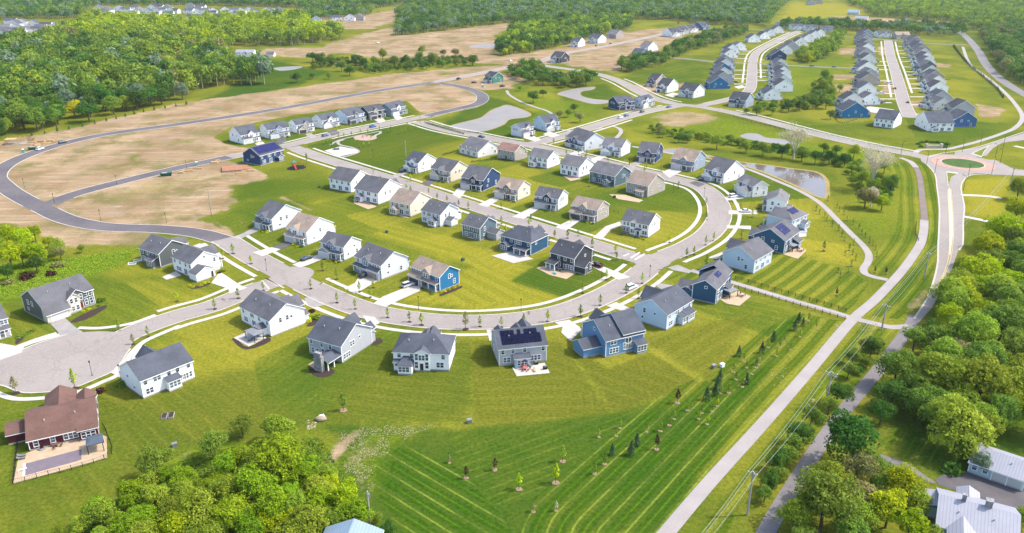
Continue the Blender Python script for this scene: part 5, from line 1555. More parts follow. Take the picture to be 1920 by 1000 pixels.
for k, (x, y, wc) in enumerate(places):
    a = rq.uniform(-.35, .35)
    p = G(x, y + 2)
    wpx = 17 / depth_of(p) * F / 2
    where = 'at the far left edge' if x < 145 else 'in the far estate beyond the bright wood' if x < 340 else 'in the dense far terrace rows' if x < 560 else 'by the bare development ground' if x < 800 else 'among the trees at top right'
    h = House('estate %d' % k, (x - wpx, y + 2 + .6 * math.sin(a)), (x + wpx, y + 2 - .6 * math.sin(a)), 11.0, rq.choice('xy'), 'S', wc, rq.choice(['grey', 'mid', 'slate', 'dark']), 'tiny %s house %s' % (CNAME.get(wc, wc), where), lod=2, group='tiny %s houses %s' % (CNAME.get(wc, wc), where), auto=False, pitch=.6)
    for u in (.25, .7):
        h.win('S', h.W * u, 3.5, 'b')
    h.win('S', h.W * .5, .9, 'b')
    h.done()

GROUND = make_ground()
# ------------------------------------------------------------------ vegetation
LEAF = dict(
    y=leaf_mat('yellow-green leaves', (.15, .25, .008), (.44, .56, .015), .35, .2), g=leaf_mat('mid green leaves', (.10, .18, .012), (.33, .44, .045), .35, .2), m=leaf_mat('green leaves', (.06, .13, .014), (.24, .37, .05), .35, .2),
    d=leaf_mat('dark green leaves', (.03, .09, .012), (.105, .24, .035), .4, .2), o=leaf_mat('olive leaves', (.14, .15, .045), (.34, .34, .11), .3, .2), b=leaf_mat('blue-green leaves', (.09, .16, .09), (.24, .34, .20), .3, .15),
    r=leaf_mat('dark red leaves', (.030, .014, .014), (.085, .035, .03), .2, .2), w=leaf_mat('pale budding leaves', (.40, .36, .22), (.66, .60, .42), .3, .12), l=leaf_mat('lime green leaves', (.075, .16, .008), (.27, .42, .018), .35, .2), k=leaf_mat('bright yellow leaves', (.27, .28, .008), (.55, .58, .015), .3, .1), c=leaf_mat('spruce needles', (.03, .07, .028), (.09, .16, .06), .2, .2))


def leaf_quads(C, N, size, rs, jit=.7):
    """one bent leaf-spray per point: random quads facing roughly along N"""
    n = len(C)
    d = N + rs.normal(0, jit, (n, 3))
    d /= np.linalg.norm(d, axis=1)[:, None]
    a = np.cross(d, rs.normal(0, 1, (n, 3)))
    a /= np.linalg.norm(a, axis=1)[:, None] + 1e-9
    b = np.cross(d, a)
    s = size * rs.uniform(.6, 1.3, (n, 1))
    e = rs.uniform(.55, 1.0, (n, 1))
    V = np.stack([C - a * s, C + b * s * e * .8, C + a * s, C - b * s * e * .8], 1)
    return V.reshape(-1, 3)


def leaf_mesh(name, V, m, extra=None, rs=None, mats=None):
    n = len(V) // 4
    me = bpy.data.meshes.new(name)
    f = np.arange(n * 4).reshape(-1, 4).tolist()
    v = V.tolist()
    mi = [0] * n
    if extra is not None:
        off = len(v)
        v += [tuple(p) for p in extra.v]
        f += [tuple(i + off for i in q) for q in extra.f]
        mi += [1] * len(extra.f)
    me.from_pydata(v, [], f)
    me.materials.append(m)
    if extra is not None:
        me.materials.append(mats)
        me.polygons.foreach_set('material_index', mi)
    at = me.attributes.new('leaf', 'FLOAT', 'FACE')
    at.data.foreach_set('value', np.concatenate([rs.uniform(0, 1, n), np.zeros(len(f) - n)]).astype(np.float32))
    me.update()
    return me


def crown_points(rs, nl, n, flat_=1.0, gaps=.75, spread=.62):
    """points over an uneven heap of leaf clumps; unit crown radius, centre at z = 1.35"""
    lob = []
    for k in range(nl):
        u = rs.normal(0, 1, 3)
        u /= np.linalg.norm(u)
        if u[2] < -.6:
            u[2] *= -.6
        r = spread * rs.uniform(.55, 1.1)
        lob.append((u * r * np.array([1, 1, .85 * flat_]), rs.uniform(.2, .42)))
    lob.append((np.array([0, 0, .05]), .52))
    P, N = [], []
    w = np.array([q[1] ** 2 for q in lob])
    for (c, r), k in zip(lob, (n * w / w.sum()).astype(int)):
        d = rs.normal(0, 1, (k, 3))
        d /= np.linalg.norm(d, axis=1)[:, None]
        d[:, 2] = np.where(d[:, 2] < -.75, -d[:, 2], d[:, 2])
        rad = r * rs.uniform(.78, 1.12, (k, 1))
        # ragged: knock out patches
        ph = rs.uniform(0, 6, 3)
        keep = (np.sin(d[:, 0] * 5 + ph[0]) + np.sin(d[:, 1] * 5 + ph[1]) + np.sin(d[:, 2] * 6 + ph[2])) > -1.3 * gaps - .2
        q = c + d * rad * np.array([1, 1, .85 * flat_])
        P.append(q[keep])
        N.append((d * .8 + np.array([0, 0, .45]))[keep])
    P, N = np.concatenate(P), np.concatenate(N)
    return P + np.array([0, 0, 1.02]), N, lob


def trunk_mb(rs, lob, h=1.3, r=.055):
    mb = MB()
    mb.tube((0, 0, -.05), (rs.uniform(-.04, .04), rs.uniform(-.04, .04), .7), r, r * .75, 7)
    for c, rr in lob[:7]:
        mb.tube((0, 0, .55 + .2 * rs.rand()), (c[0] * .85, c[1] * .85, c[2] + 1.02), r * .45, r * .15, 5, cap=False)
    mb.tube((0, 0, .68), (0, 0, 1.5), r * .7, r * .2, 5)
    return mb


TREE = {}
KINDSEED = {k: i for i, k in enumerate('ygmdobrwkcl')}


def tree_meshes(kind, var, lowp=False):
    key = (kind, var, lowp)
    if key not in TREE:
        rs = np.random.RandomState(100 + KINDSEED[kind] * 10 + var)
        n = 560 if lowp else 6800
        P, N, lob = crown_points(rs, rs.randint(14, 22), n, rs.uniform(.8, 1.15), .5)
        V = leaf_quads(P, N, .115 if lowp else .042, rs, .6)
        tb = trunk_mb(rs, lob)
        bark = BARK
        if lowp:
            TREE[key] = leaf_mesh('far_tree', V, LEAF[kind], tb, rs, bark), None
        else:
            TREE[key] = leaf_mesh('crown', V, LEAF[kind], None, rs), tb.mesh('trunk', [bark], False)
            joined = leaf_mesh('tree', V[:len(V) // 4 // 2 * 4] if False else V, LEAF[kind], tb, rs, bark)
            TREE[(kind, var, 'join')] = joined, None
    return TREE[key]


TREE_LABEL = {'y': 'bright yellow-green leafy tree', 'g': 'mid green leafy tree', 'm': 'full green leafy tree', 'd': 'dark green leafy tree', 'o': 'thin olive-coloured tree', 'b': 'blue-green leafy tree', 'r': 'dark red tree', 'k': 'bright yellow tree', 'l': 'lime green leafy tree', 'w': 'pale blossoming tree', 'c': 'conical spruce'}
ALLTREES = []
BUSHW = {k: v + ' tree-like bush' for k, v in dict(y='yellow-green', g='light green', m='green', d='dark green', o='olive', b='grey-green').items()}


def crown_at(px, py, rpx):
    """ground point and crown radius of a tree whose crown centre and radius are read off the photograph"""
    p = G(px, py)
    for _ in range(6):
        R = rpx * depth_of(p) / F
        p = G(px, py, 1.02 * R)
    return Vector((p[0], p[1], 0)), R


def add_tree(p, R, kind, where, parts=True, label=None, group=None):
    var = RND.randrange(3)
    lab = label or '%s %s' % (TREE_LABEL[kind], where)
    gr = group or ('%ss %s' % (TREE_LABEL[kind], where) if label is None else None)
    sc = (R * RND.uniform(.94, 1.06), R * RND.uniform(.94, 1.06), R * RND.uniform(.92, 1.12))
    if parts:
        c, t = tree_meshes(kind, var)
        o = thing('tree', lab, 'tree', p, RND.uniform(0, 6.3), gr, sc)
        link('crown', c, o)
        link('trunk', t, o)
    else:
        tree_meshes(kind, var)
        o = tag(link('tree', TREE[(kind, var, 'join')][0], None, p, RND.uniform(0, 6.3), sc), lab, 'tree', gr)
    ALLTREES.append((p[0], p[1], R))
    return o


def near_trees(lst, where):
    for x, y, r, k in lst:
        p, R = crown_at(x, y, r)
        add_tree(p, R, k, where, r > 13)


near_trees([(1880, 430, 40, 'y'), (1848, 462, 40, 'y'), (1828, 503, 45, 'y'), (1798, 545, 40, 'y'), (1872, 545, 46, 'g'), (1910, 485, 36, 'd'), (1912, 548, 36, 'd'), (1780, 592, 34, 'y'), (1845, 590, 36, 'y'), (1908, 392, 30, 'y'), (1912, 352, 24, 'g'), (1860, 500, 34, 'y'), (1890, 590, 34, 'g'), (1905, 432, 30, 'm'), (1822, 560, 32, 'y'), (1850, 540, 34, 'y'), (1920, 512, 30, 'g')], 'along the right side of the main road')
near_trees([(1716, 636, 30, 'm'), (1744, 622, 26, 'd'), (1682, 688, 46, 'm'), (1676, 732, 42, 'd'), (1655, 768, 32, 'd'), (1760, 700, 62, 'g'), (1800, 788, 70, 'g'), (1840, 720, 56, 'g'), (1892, 712, 48, 'g'), (1886, 768, 38, 'm'), (1790, 622, 40, 'g'), (1840, 628, 36, 'g'), (1895, 655, 40, 'm'), (1730, 752, 44, 'm'), (1720, 690, 36, 'm'), (1915, 610, 34, 'd'), (1800, 660, 40, 'o'), (1850, 800, 36, 'g'), (1860, 665, 38, 'g'), (1760, 780, 40, 'm')], 'in the grove above the farmhouse')
near_trees([(1608, 878, 42, 'o'), (1696, 908, 46, 'y'), (1668, 952, 46, 'y'), (1548, 942, 72, 'm'), (1490, 968, 40, 'g'), (1706, 982, 44, 'y'), (1722, 936, 32, 'g'), (1612, 960, 46, 'g'), (1650, 905, 30, 'm'), (1590, 995, 44, 'm'), (1918, 966, 22, 'm'), (1510, 1005, 36, 'm'), (1745, 1004, 30, 'g')], 'between the old lane and the farmhouse')
p, R = crown_at(1602, 824, 64)
add_tree(p, R, 'd', '', True, 'large round dark green maple overhanging the bend of the old lane')
p, R = crown_at(1842, 868, 24)
add_tree(p, R, 'b', '', True, 'small pale-leaved tree standing before the light blue barn')
near_trees([(1636, 646, 26, 'd'), (1572, 734, 30, 'd'), (1592, 692, 20, 'm'), (1502, 808, 32, 'd'), (1522, 780, 24, 'm'), (1460, 862, 26, 'd'), (1446, 900, 24, 'd'), (1490, 830, 24, 'm'), (1600, 668, 18, 'm'), (1478, 850, 22, 'm'), (1555, 760, 20, 'm'), (1435, 925, 20, 'm')], 'in the thicket under the power line')
near_trees([(521, 853, 62, 'l'), (485, 918, 50, 'l'), (598, 935, 40, 'l'), (649, 935, 40, 'y'), (510, 948, 48, 'l'), (365, 962, 50, 'g'), (437, 962, 48, 'l'), (292, 932, 36, 'g'), (248, 944, 26, 'l'), (328, 988, 40, 'y'), (583, 980, 44, 'g'), (219, 980, 30, 'g'), (150, 988, 26, 'g'), (112, 996, 20, 'g'), (419, 926, 40, 'g'), (560, 900, 36, 'l'), (610, 885, 28, 'g'), (545, 990, 40, 'g'), (470, 995, 40, 'l'), (400, 1000, 38, 'g'), (270, 1000, 36, 'g'), (630, 975, 32, 'g'), (340, 925, 30, 'g'), (480, 870, 34, 'g'), (455, 895, 30, 'g'), (190, 1004, 26, 'g'), (540, 930, 34, 'l'), (500, 985, 34, 'y')], 'in the wood at lower left')
for x, y, r, k, lab in ((292, 866, 38, 'm', 'single round green tree at the left edge of the lower wood'), (401, 835, 32, 'm', 'broad green tree where the lawn meets the lower wood'), (521, 798, 38, 'g', 'light green willow-like tree at the top of the lower wood'), (452, 797, 26, 'm', 'small green tree beside the willow-like one')):
    p, R = crown_at(x, y, r)
    add_tree(p, R, k, '', True, lab)
near_trees([(727, 991, 20, 'd'), (709, 972, 14, 'm'), (700, 998, 18, 'm')], 'behind the blue-roofed barn')
near_trees([(15, 442, 24, 'y'), (40, 447, 25, 'y'), (64, 437, 18, 'y'), (15, 478, 30, 'y'), (64, 474, 27, 'y'), (105, 462, 18, 'g'), (112, 474, 14, 'o'), (66, 494, 20, 'd'), (12, 510, 18, 'd'), (-12, 460, 24, 'g'), (40, 480, 20, 'g'), (152, 466, 9, 'g'), (90, 452, 14, 'y')], 'in the grove at the left edge')
near_trees([(555, 143, 12, 'd'), (586, 141, 7, 'm'), (617, 142, 7, 'm'), (667, 108, 14, 'd'), (600, 112, 14, 'd'), (585, 105, 12, 'd'), (620, 112, 12, 'm'), (655, 130, 12, 'd'), (717, 103, 12, 'g'), (740, 115, 11, 'm'), (760, 112, 11, 'd'), (785, 106, 11, 'm'), (791, 92, 9, 'g'), (810, 110, 12, 'm'), (832, 98, 9, 'o'), (854, 98, 10, 'o'), (886, 111, 12, 'd'), (690, 125, 9, 'm'), (700, 112, 9, 'm'), (730, 126, 8, 'm'), (770, 124, 8, 'm'), (830, 118, 8, 'm'), (640, 124, 10, 'd'), (680, 118, 12, 'd'), (800, 122, 8, 'd'), (855, 116, 8, 'm')], 'in the hedgerow before the bare development ground')
near_trees([(1000, 180, 13, 'd'), (1018, 174, 9, 'd'), (1088, 218, 12, 'o'), (1077, 202, 9, 'm'), (1050, 213, 9, 'o'), (1065, 212, 8, 'm'), (975, 165, 6, 'm')], 'on the green between the two pale ponds')
near_trees([(1243, 250, 8, 'g'), (1272, 259, 9, 'd'), (1290, 258, 10, 'm'), (1345, 265, 15, 'g'), (1400, 274, 13, 'g'), (1432, 278, 15, 'g'), (1467, 283, 14, 'd'), (1505, 288, 15, 'm'), (1530, 292, 16, 'd'), (1556, 292, 17, 'd'), (1585, 298, 14, 'd'), (1602, 284, 15, 'y'), (1625, 367, 24, 'o'), (1655, 378, 18, 'y'), (1672, 345, 20, 'm'), (1660, 310, 16, 'y'), (1545, 276, 12, 'm'), (1570, 280, 12, 'm'), (1618, 330, 18, 'g'), (1645, 345, 18, 'g'), (1225, 243, 7, 'm'), (1372, 262, 9, 'm'), (1480, 276, 9, 'g')], 'along the brook behind the fountain pond')
near_trees([(1558, 215, 9, 'm'), (1420, 204, 12, 'm'), (1434, 198, 11, 'g'), (1448, 208, 8, 'm'), (1480, 198, 12, 'd'), (1500, 195, 13, 'd'), (1524, 192, 12, 'd'), (1550, 190, 14, 'm'), (1560, 172, 13, 'g'), (1545, 158, 14, 'g'), (1548, 140, 12, 'g'), (1535, 175, 10, 'm'), (1510, 185, 9, 'm'), (1400, 208, 7, 'm'), (1575, 165, 8, 'm'), (1525, 160, 7, 'm')], 'behind the gardens between the two far streets')



def fill(pts, sp, r0, r1, kinds, where, seed, bush=False):
    P = G2(pts)
    rs = np.random.RandomState(seed)
    lo, hi = P.min(0), P.max(0)
    for _ in range(1400):
        x, y = rs.uniform(lo[0], hi[0]), rs.uniform(lo[1], hi[1])
        if not inside(P, np.array([x]), np.array([y]))[0]:
            continue
        if min(math.hypot(x - a, y - b) for a, b, c in ALLTREES[-400:]) < sp:
            continue
        kd, r = kinds[rs.randint(len(kinds))], rs.uniform(r0, r1)
        if bush:  # small tree meshes sunk to crown level stand in for bushes
            tree_meshes(kd, 0)
            w = BUSHW[kd] + ' ' + where
            o = tag(link('bush', TREE[(kd, rs.randint(3), 'join')][0] if (kd, 1, 'join') in TREE and (kd, 2, 'join') in TREE else TREE[(kd, 0, 'join')][0], None, (x, y, -.35 * r), rs.uniform(0, 6), r), w, 'bush', w.replace('bush', 'bushes'))
            ALLTREES.append((x, y, r))
        else:
            add_tree(Vector((x, y, 0)), r, kd, where, True)


fill([(1712, 645), (1762, 602), (1806, 530), (1850, 482), (1970, 420), (1970, 835), (1900, 832), (1836, 850), (1796, 846), (1745, 800), (1700, 790), (1664, 765), (1690, 705)], 5.4, 4.6, 7.2, 'gggmmy', 'in the grove above the farmhouse', 21)
fill([(1470, 1030), (1530, 955), (1590, 905), (1655, 885), (1728, 945), (1742, 1030)], 5.2, 3.6, 5.2, 'mmggyo', 'between the old lane and the farmhouse', 22)
fill([(110, 1030), (240, 935), (300, 905), (390, 940), (430, 895), (480, 865), (560, 885), (640, 935), (668, 985), (690, 1030)], 3.5, 2.2, 4.2, 'lllyg', 'in the wood at lower left', 23)
fill([(1425, 945), (1470, 872), (1520, 800), (1570, 745), (1610, 690), (1632, 655), (1650, 660), (1590, 740), (1530, 815), (1480, 890), (1440, 955)], 3.6, 1.6, 3.0, 'mmdgd', 'in the thicket under the power line', 24, True)
fill([(1215, 240), (1290, 252), (1380, 266), (1480, 284), (1600, 305), (1640, 330), (1680, 350), (1660, 392), (1620, 385), (1600, 340), (1560, 308), (1480, 292), (1400, 280), (1280, 262), (1220, 250)], 3.8, 1.8, 3.4, 'mmgdo', 'along the brook behind the fountain pond', 25, True)
fill([(585, 130), (640, 127), (700, 138), (830, 126), (890, 120), (890, 112), (830, 110), (700, 120), (640, 112), (590, 116)], 5.5, 2.4, 4.0, 'mmddo', 'in the hedgerow before the bare ground', 26, True)
fill([(1415, 214), (1450, 206), (1500, 209), (1560, 198), (1566, 150), (1540, 150), (1520, 185), (1480, 192), (1420, 200)], 5, 2.2, 3.8, 'mmgd', 'behind the gardens of the far streets', 27, True)
# ---------------------------------------------------------------- woods: nearest trees one by one, the mass beyond as one woodland
WOODS = [  # outline of the trunk ground, spacing, crown radius, kinds, wording, upto (how many single trees)
    ([(-60, 276), (0, 262), (60, 251), (130, 239), (200, 223), (270, 207), (345, 192), (350, 180), (395, 165), (430, 158), (498, 163), (505, 140), (498, 112), (440, 106), (430, 96), (440, 88), (560, 86), (642, 76), (640, 66), (590, 58), (560, 40), (430, 44), (340, 50), (240, 42), (160, 40), (150, 56), (110, 70), (40, 86), (-60, 92)], 12.5, 8.6, 'left', 'in the big wood left of the bare strip', 62),
    ([(-80, 40), (60, 36), (150, 36), (170, 12), (320, 10), (560, 15), (580, 24), (690, 20), (800, -2), (800, -10), (-80, -10)], 12, 7, 'far', '', 0),
    ([(740, 69), (850, 56), (960, 43), (968, 50), (1180, 37), (1259, 39), (1328, 47), (1440, 50), (1452, 30), (1480, 2), (1500, -10), (790, -10), (745, 30), (745, 56)], 11, 6.8, 'far', '', 0),
    ([(928, 98), (940, 106), (1010, 97), (1080, 80), (1130, 64), (1180, 58), (1185, 40), (1120, 40), (975, 52), (960, 62)], 9.5, 6.2, 'mid', 'in the clump before the far bare lots', 10),
    ([(560, 27), (700, 22), (690, 30), (640, 36), (570, 40)], 11, 6.5, 'far', '', 0),
    ([(1455, 50), (1560, 46), (1640, 52), (1700, 52), (1800, 58), (1812, 66), (1770, 70), (1712, 66), (1690, 60), (1600, 60), (1540, 54), (1460, 56)], 10, 6, 'far', '', 0),
    ([(1640, 32), (1620, 20), (1590, 8), (1600, -10), (2000, -10), (2000, 44), (1850, 60), (1815, 56), (1790, 42)], 11, 6.4, 'bright', '', 0),
    ([(1838, 66), (1852, 92), (1866, 116), (1888, 146), (1915, 160), (2000, 186), (2000, 48), (1880, 50)], 9, 6.2, 'dark', 'beyond the main road at upper right', 8),
    ([(948, 136), (1000, 127), (1030, 134), (1020, 142), (1050, 152), (1085, 149), (1115, 150), (1110, 162), (1060, 166), (1010, 160), (990, 158), (960, 150)], 7.5, 4.6, 'dark', 'in the thicket by the upper road', 8),
    ([(1160, 136), (1185, 138), (1230, 126), (1262, 119), (1252, 110), (1190, 114), (1165, 122)], 8, 4.8, 'dark', 'in the thicket along the cross road', 5),
    ([(1242, 108), (1270, 110), (1300, 96), (1350, 82), (1402, 64), (1396, 52), (1340, 66), (1290, 80), (1250, 97)], 8.5, 5.0, 'dark', 'in the hedge west of the bent far street', 9),
    ([(1490, 114), (1520, 121), (1550, 109), (1575, 94), (1580, 70), (1568, 62), (1553, 82), (1520, 96)], 8, 5.0, 'bright', 'in the hedge between the two far streets', 8),
]
KMIX = {'left': 'yygggmmddob', 'far': 'mmdddb', 'mid': 'mddgmy', 'dark': 'mmddo', 'bright': 'yygggmm'}
CLEAR = [[(108, 240), (166, 234), (160, 208), (116, 212)], [(180, 192), (226, 188), (222, 174), (184, 176)], [(425, 134), (505, 132), (505, 98), (432, 98)], [(168, 136), (206, 134), (204, 122), (170, 123)]]
mass = []
for pts, sp, R0, mixk, where, upto in WOODS:
    P = G2(pts)
    lo, hi = P.min(0), P.max(0)
    rs = np.random.RandomState(len(mass) + 17)
    nx, ny = int((hi[0] - lo[0]) / sp) + 1, int((hi[1] - lo[1]) / (sp * .87)) + 1
    gx, gy = np.meshgrid(np.arange(nx), np.arange(ny))
    X = lo[0] + (gx + .5 * (gy % 2)).ravel() * sp + rs.uniform(-.38, .38, nx * ny) * sp
    Y = lo[1] + gy.ravel() * sp * .87 + rs.uniform(-.38, .38, nx * ny) * sp
    k = inside(P, X, Y)
    for cl in CLEAR:   # glades: round the yellow tree, the pale trees and the white farmhouse
        k &= ~inside(G2(cl), X, Y)
    X, Y = X[k], Y[k]
    o = np.argsort(X ** 2 + Y ** 2)
    for n, i in enumerate(o):
        R = R0 * rs.uniform(.66, 1.25)
        mx = KMIX[mixk]
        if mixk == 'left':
            # cloud shade put into leaf colour: lower left darker, cooler; sunlit far right brighter
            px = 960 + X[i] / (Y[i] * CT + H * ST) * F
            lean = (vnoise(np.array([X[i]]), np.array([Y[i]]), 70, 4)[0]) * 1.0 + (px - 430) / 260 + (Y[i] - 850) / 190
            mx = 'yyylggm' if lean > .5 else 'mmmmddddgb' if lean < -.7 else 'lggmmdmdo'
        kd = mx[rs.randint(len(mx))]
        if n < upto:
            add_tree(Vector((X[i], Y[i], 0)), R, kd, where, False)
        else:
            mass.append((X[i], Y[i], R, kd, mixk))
p, R = crown_at(137, 200, 21)
add_tree(p, R, 'k', '', True, 'single bright yellow tree at the edge of the big left wood')
p, R = crown_at(203, 166, 15)
add_tree(p, R, 'w', '', False, 'whitish blossoming tree near the edge of the big left wood')
p, R = crown_at(186, 116, 16)
add_tree(p, R, 'w', '', False, 'creamy pale tree in the middle of the big left wood')


def build_mass(name, items, seed):
    """the woodland one cannot count: leaf clumps and stems of many trees in one mesh"""
    rs = np.random.RandomState(seed)
    kinds = sorted({q[3] for q in items})
    Vs, Ms, Ls = [], [], []
    for q in items:
        X, Y, R, kd, _ = q
        dist = math.hypot(X, Y)
        me, _n = tree_meshes(kd, rs.randint(3), True)
        if not hasattr(build_mass, 'cache'):
            build_mass.cache = {}
        cc = build_mass.cache
        if me.name not in cc:
            a = np.zeros(len(me.vertices) * 3)
            me.vertices.foreach_get('co', a)
            nq = sum(1 for pl in me.polygons if pl.material_index == 0)
            cc[me.name] = a.reshape(-1, 3)[:nq * 4].reshape(-1, 4, 3)
        Q = cc[me.name]
        keep = 1.0 if dist < 1000 else .62 if dist < 1350 else .4
        grow = 1.0 if keep == 1 else 1.15 if keep > .5 else 1.4
        if keep < 1:
            Q = Q[rs.rand(len(Q)) < keep]
        t = rs.uniform(0, 6.28)
        c, s = math.cos(t), math.sin(t)
        cen = Q.mean(1, keepdims=True)
        Z = (cen + (Q - cen) * grow) * np.array([R, R, R * rs.uniform(.95, 1.25)])
        Z = np.stack([Z[..., 0] * c - Z[..., 1] * s + X, Z[..., 0] * s + Z[..., 1] * c + Y, Z[..., 2]], -1)
        # a stem so that the wood's edge stands on trunks
        r = .035 * R
        h = 1.2 * R
        st = np.array([[[X - r, Y, 0], [X + r, Y, 0], [X + r * .7, Y, h], [X - r * .7, Y, h]], [[X, Y - r, 0], [X, Y + r, 0], [X, Y + r * .7, h], [X, Y - r * .7, h]]])
        Vs += [Z.reshape(-1, 3), st.reshape(-1, 3)]
        tone = rs.uniform(-.45, .4)
        Ms += [np.full(len(Z), kinds.index(kd)), np.full(2, len(kinds))]
        Ls += [np.clip(rs.uniform(0, 1, len(Z)) * .8 + .1 + tone, 0, 1), np.zeros(2)]
    V = np.concatenate(Vs)
    n = len(V) // 4
    me = bpy.data.meshes.new(name)
    me.vertices.add(len(V))
    me.vertices.foreach_set('co', V.ravel())
    me.loops.add(n * 4)
    me.loops.foreach_set('vertex_index', np.arange(n * 4, dtype=np.int32))
    me.polygons.add(n)
    me.polygons.foreach_set('loop_start', np.arange(0, n * 4, 4, dtype=np.int32))
    for k in kinds:
        me.materials.append(LEAF[k])
    me.materials.append(PALEBARK)
    me.polygons.foreach_set('material_index', np.concatenate(Ms).astype(np.int32))
    at = me.attributes.new('leaf', 'FLOAT', 'FACE')
    at.data.foreach_set('value', np.concatenate(Ls).astype(np.float32))
    me.update(calc_edges=True)
    o = link(name, me)
    return o


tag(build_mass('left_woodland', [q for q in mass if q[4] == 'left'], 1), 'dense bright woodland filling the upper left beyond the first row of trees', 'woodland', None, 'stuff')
tag(build_mass('far_woodland', [q for q in mass if q[4] in ('far', 'mid')], 2), 'dark woodland along the top of the view', 'woodland', None, 'stuff')
tag(build_mass('right_woodland', [q for q in mass if q[4] in ('dark', 'bright')], 3), 'bright and dark woodland at the upper right', 'woodland', None, 'stuff')


# ---------------------------------------------------------------- small trees, shrubs, bare sycamores
def sapling_meshes(kind, var):
    key = ('sap', kind, var)
    if key not in TREE:
        rs = np.random.RandomState(300 + KINDSEED[kind] * 10 + var)
        n = 150
        t = rs.uniform(0, 1, n)
        a = rs.uniform(0, 6.28, n)
        rad = (.68 * np.sin(np.clip(t * 1.05 + .12, 0, 1) * 3.14) + .12) * np.sqrt(rs.uniform(.12, 1, n))
        P = np.stack([rad * np.cos(a), rad * np.sin(a), 1.35 + t * 2.7], 1)
        N = np.stack([np.cos(a), np.sin(a), np.full(n, .6)], 1)
        mb = MB()
        mb.tube((0, 0, 0), (.03, 0, 2.9), .07, .03, 5)
        mu = MB()
        ring = [(.75 * math.cos(6.283 * k / 10) * rs.uniform(.85, 1.1), .75 * math.sin(6.283 * k / 10) * rs.uniform(.85, 1.1)) for k in range(10)]
        mu.prism(ring, .01, .1)
        cr = leaf_mesh('crown', leaf_quads(P, N, .21, rs, .7), LEAF[kind], None, rs)
        TREE[key] = cr, mb.mesh('trunk', [BARK], False), {k: mu.mesh('mulch_ring', [m]) for k, m in (('d', DKMULCH), ('p', MULCH))}
    return TREE[key]


def spruce_meshes(var):
    key = ('spr', var)
    if key not in TREE:
        rs = np.random.RandomState(500 + var)
        n = 420
        t = rs.uniform(0, 1, n) ** .8
        a = rs.uniform(0, 6.28, n)
        tier = .82 + .18 * np.cos(t * 40)
        rad = (1 - t) * 1.25 * tier * np.sqrt(rs.uniform(.35, 1, n)) + .04
        P = np.stack([rad * np.cos(a), rad * np.sin(a), .25 + t * 3.3], 1)
        N = np.stack([np.cos(a), np.sin(a), np.full(n, .5)], 1)
        mb = MB()
        mb.tube((0, 0, 0), (0, 0, 3.3), .08, .02, 5)
        TREE[key] = leaf_mesh('crown', leaf_quads(P, N, .2, rs, .5), LEAF['c'], None, rs), mb.mesh('trunk', [BARK], False)
    return TREE[key]


def sapling(px, py, h, kind, label, group, mulch='d'):
    p = G(px, py)
    v = RND.randrange(3)
    s = h / 4.3
    if kind == 'c':
        c, t = spruce_meshes(v)
        o = thing('spruce', label, 'tree', p, RND.uniform(0, 6), group, s)
        link('crown', c, o), link('trunk', t, o)
        return o
    c, t, mu = sapling_meshes(kind, v)
    o = thing('young_tree', label, 'tree', p, RND.uniform(0, 6), group, (s * RND.uniform(.8, 1.15), s * RND.uniform(.8, 1.15), s))
    link('crown', c, o), link('trunk', t, o), link('mulch_ring', mu[mulch], o)
    return o


def saplings(lst, label, group, h=4.2, mulch='d'):
    for q in lst:
        x, y = q[:2]
        k = q[2] if len(q) > 2 else RND.choice('ggmy')
        sapling(x, y, (q[3] if len(q) > 3 else h) * RND.uniform(.9, 1.1), k, label, group, mulch)


saplings([(437, 476), (418, 485), (471, 495), (447, 560), (494, 545), (583, 542), (631, 524), (632, 568), (666, 580), (674, 548), (727, 596), (694, 558), (403, 580), (278, 632), (332, 566), (223, 620), (250, 646, 'o')], 'young tree in the verge of the near street, left half', 'young trees in the verges of the near street, left half', 4.0)
saplings([(900, 613), (940, 614), (982, 611), (1027, 604), (1088, 594), (1125, 573), (1174, 550), (1204, 532), (1197, 560), (1115, 600), (1137, 525), (1092, 550), (768, 604), (790, 610), (873, 618, 'o', 6)], 'young tree in the verge along the outer bend', 'young trees in the verges along the outer bend', 4.2)
saplings([(1272, 353), (1324, 384), (1324, 412), (1338, 452), (1323, 460), (1287, 482), (1301, 478), (1390, 448), (1388, 396), (1410, 408), (1255, 455), (1110, 464), (1154, 475), (1156, 488), (1040, 446), (1064, 447)], 'young tree in the verge around the right-hand loop', 'young trees in the verges around the right-hand loop', 4.0)
saplings([(685, 335), (714, 342), (739, 349), (762, 358), (770, 361), (804, 366), (820, 375), (838, 380), (860, 388), (878, 392), (940, 420), (992, 425), (948, 436), (1010, 437), (770, 340), (575, 300), (700, 325)], 'young tree beside the inner street', 'young trees beside the inner street', 3.8)
saplings([(1038, 270), (1061, 262), (1098, 300), (1140, 305), (1180, 312), (1212, 318), (1085, 290), (1240, 320), (1100, 292), (1062, 292), (1208, 326), (1190, 302)], 'young tree by the upper street near the corner', 'young trees by the upper street near the corner', 3.8)
saplings([(635, 260), (645, 258), (659, 255), (676, 250), (690, 250), (712, 246), (728, 250), (733, 247), (747, 253), (755, 250), (760, 248), (770, 246), (780, 244), (673, 277), (682, 275), (692, 273), (606, 272), (612, 270), (622, 276), (618, 280)], 'young tree in the small park', 'young trees in the small park', 3.4)
saplings([(1270, 756, 'r', 4.5), (1231, 843, 'r', 4.8), (928, 882, 'r', 4.0), (874, 897, 'r', 3.6)], 'young dark red tree on the striped lawn', 'young dark red trees on the striped lawn', 4, 'p')
sapling(1042, 906, 5.6, 'y', 'tallest bright green young tree in the middle of the striped lawn', None, 'p')
sapling(973, 918, 4.6, 'y', 'bright green young tree left of the tallest one on the striped lawn', None, 'p')
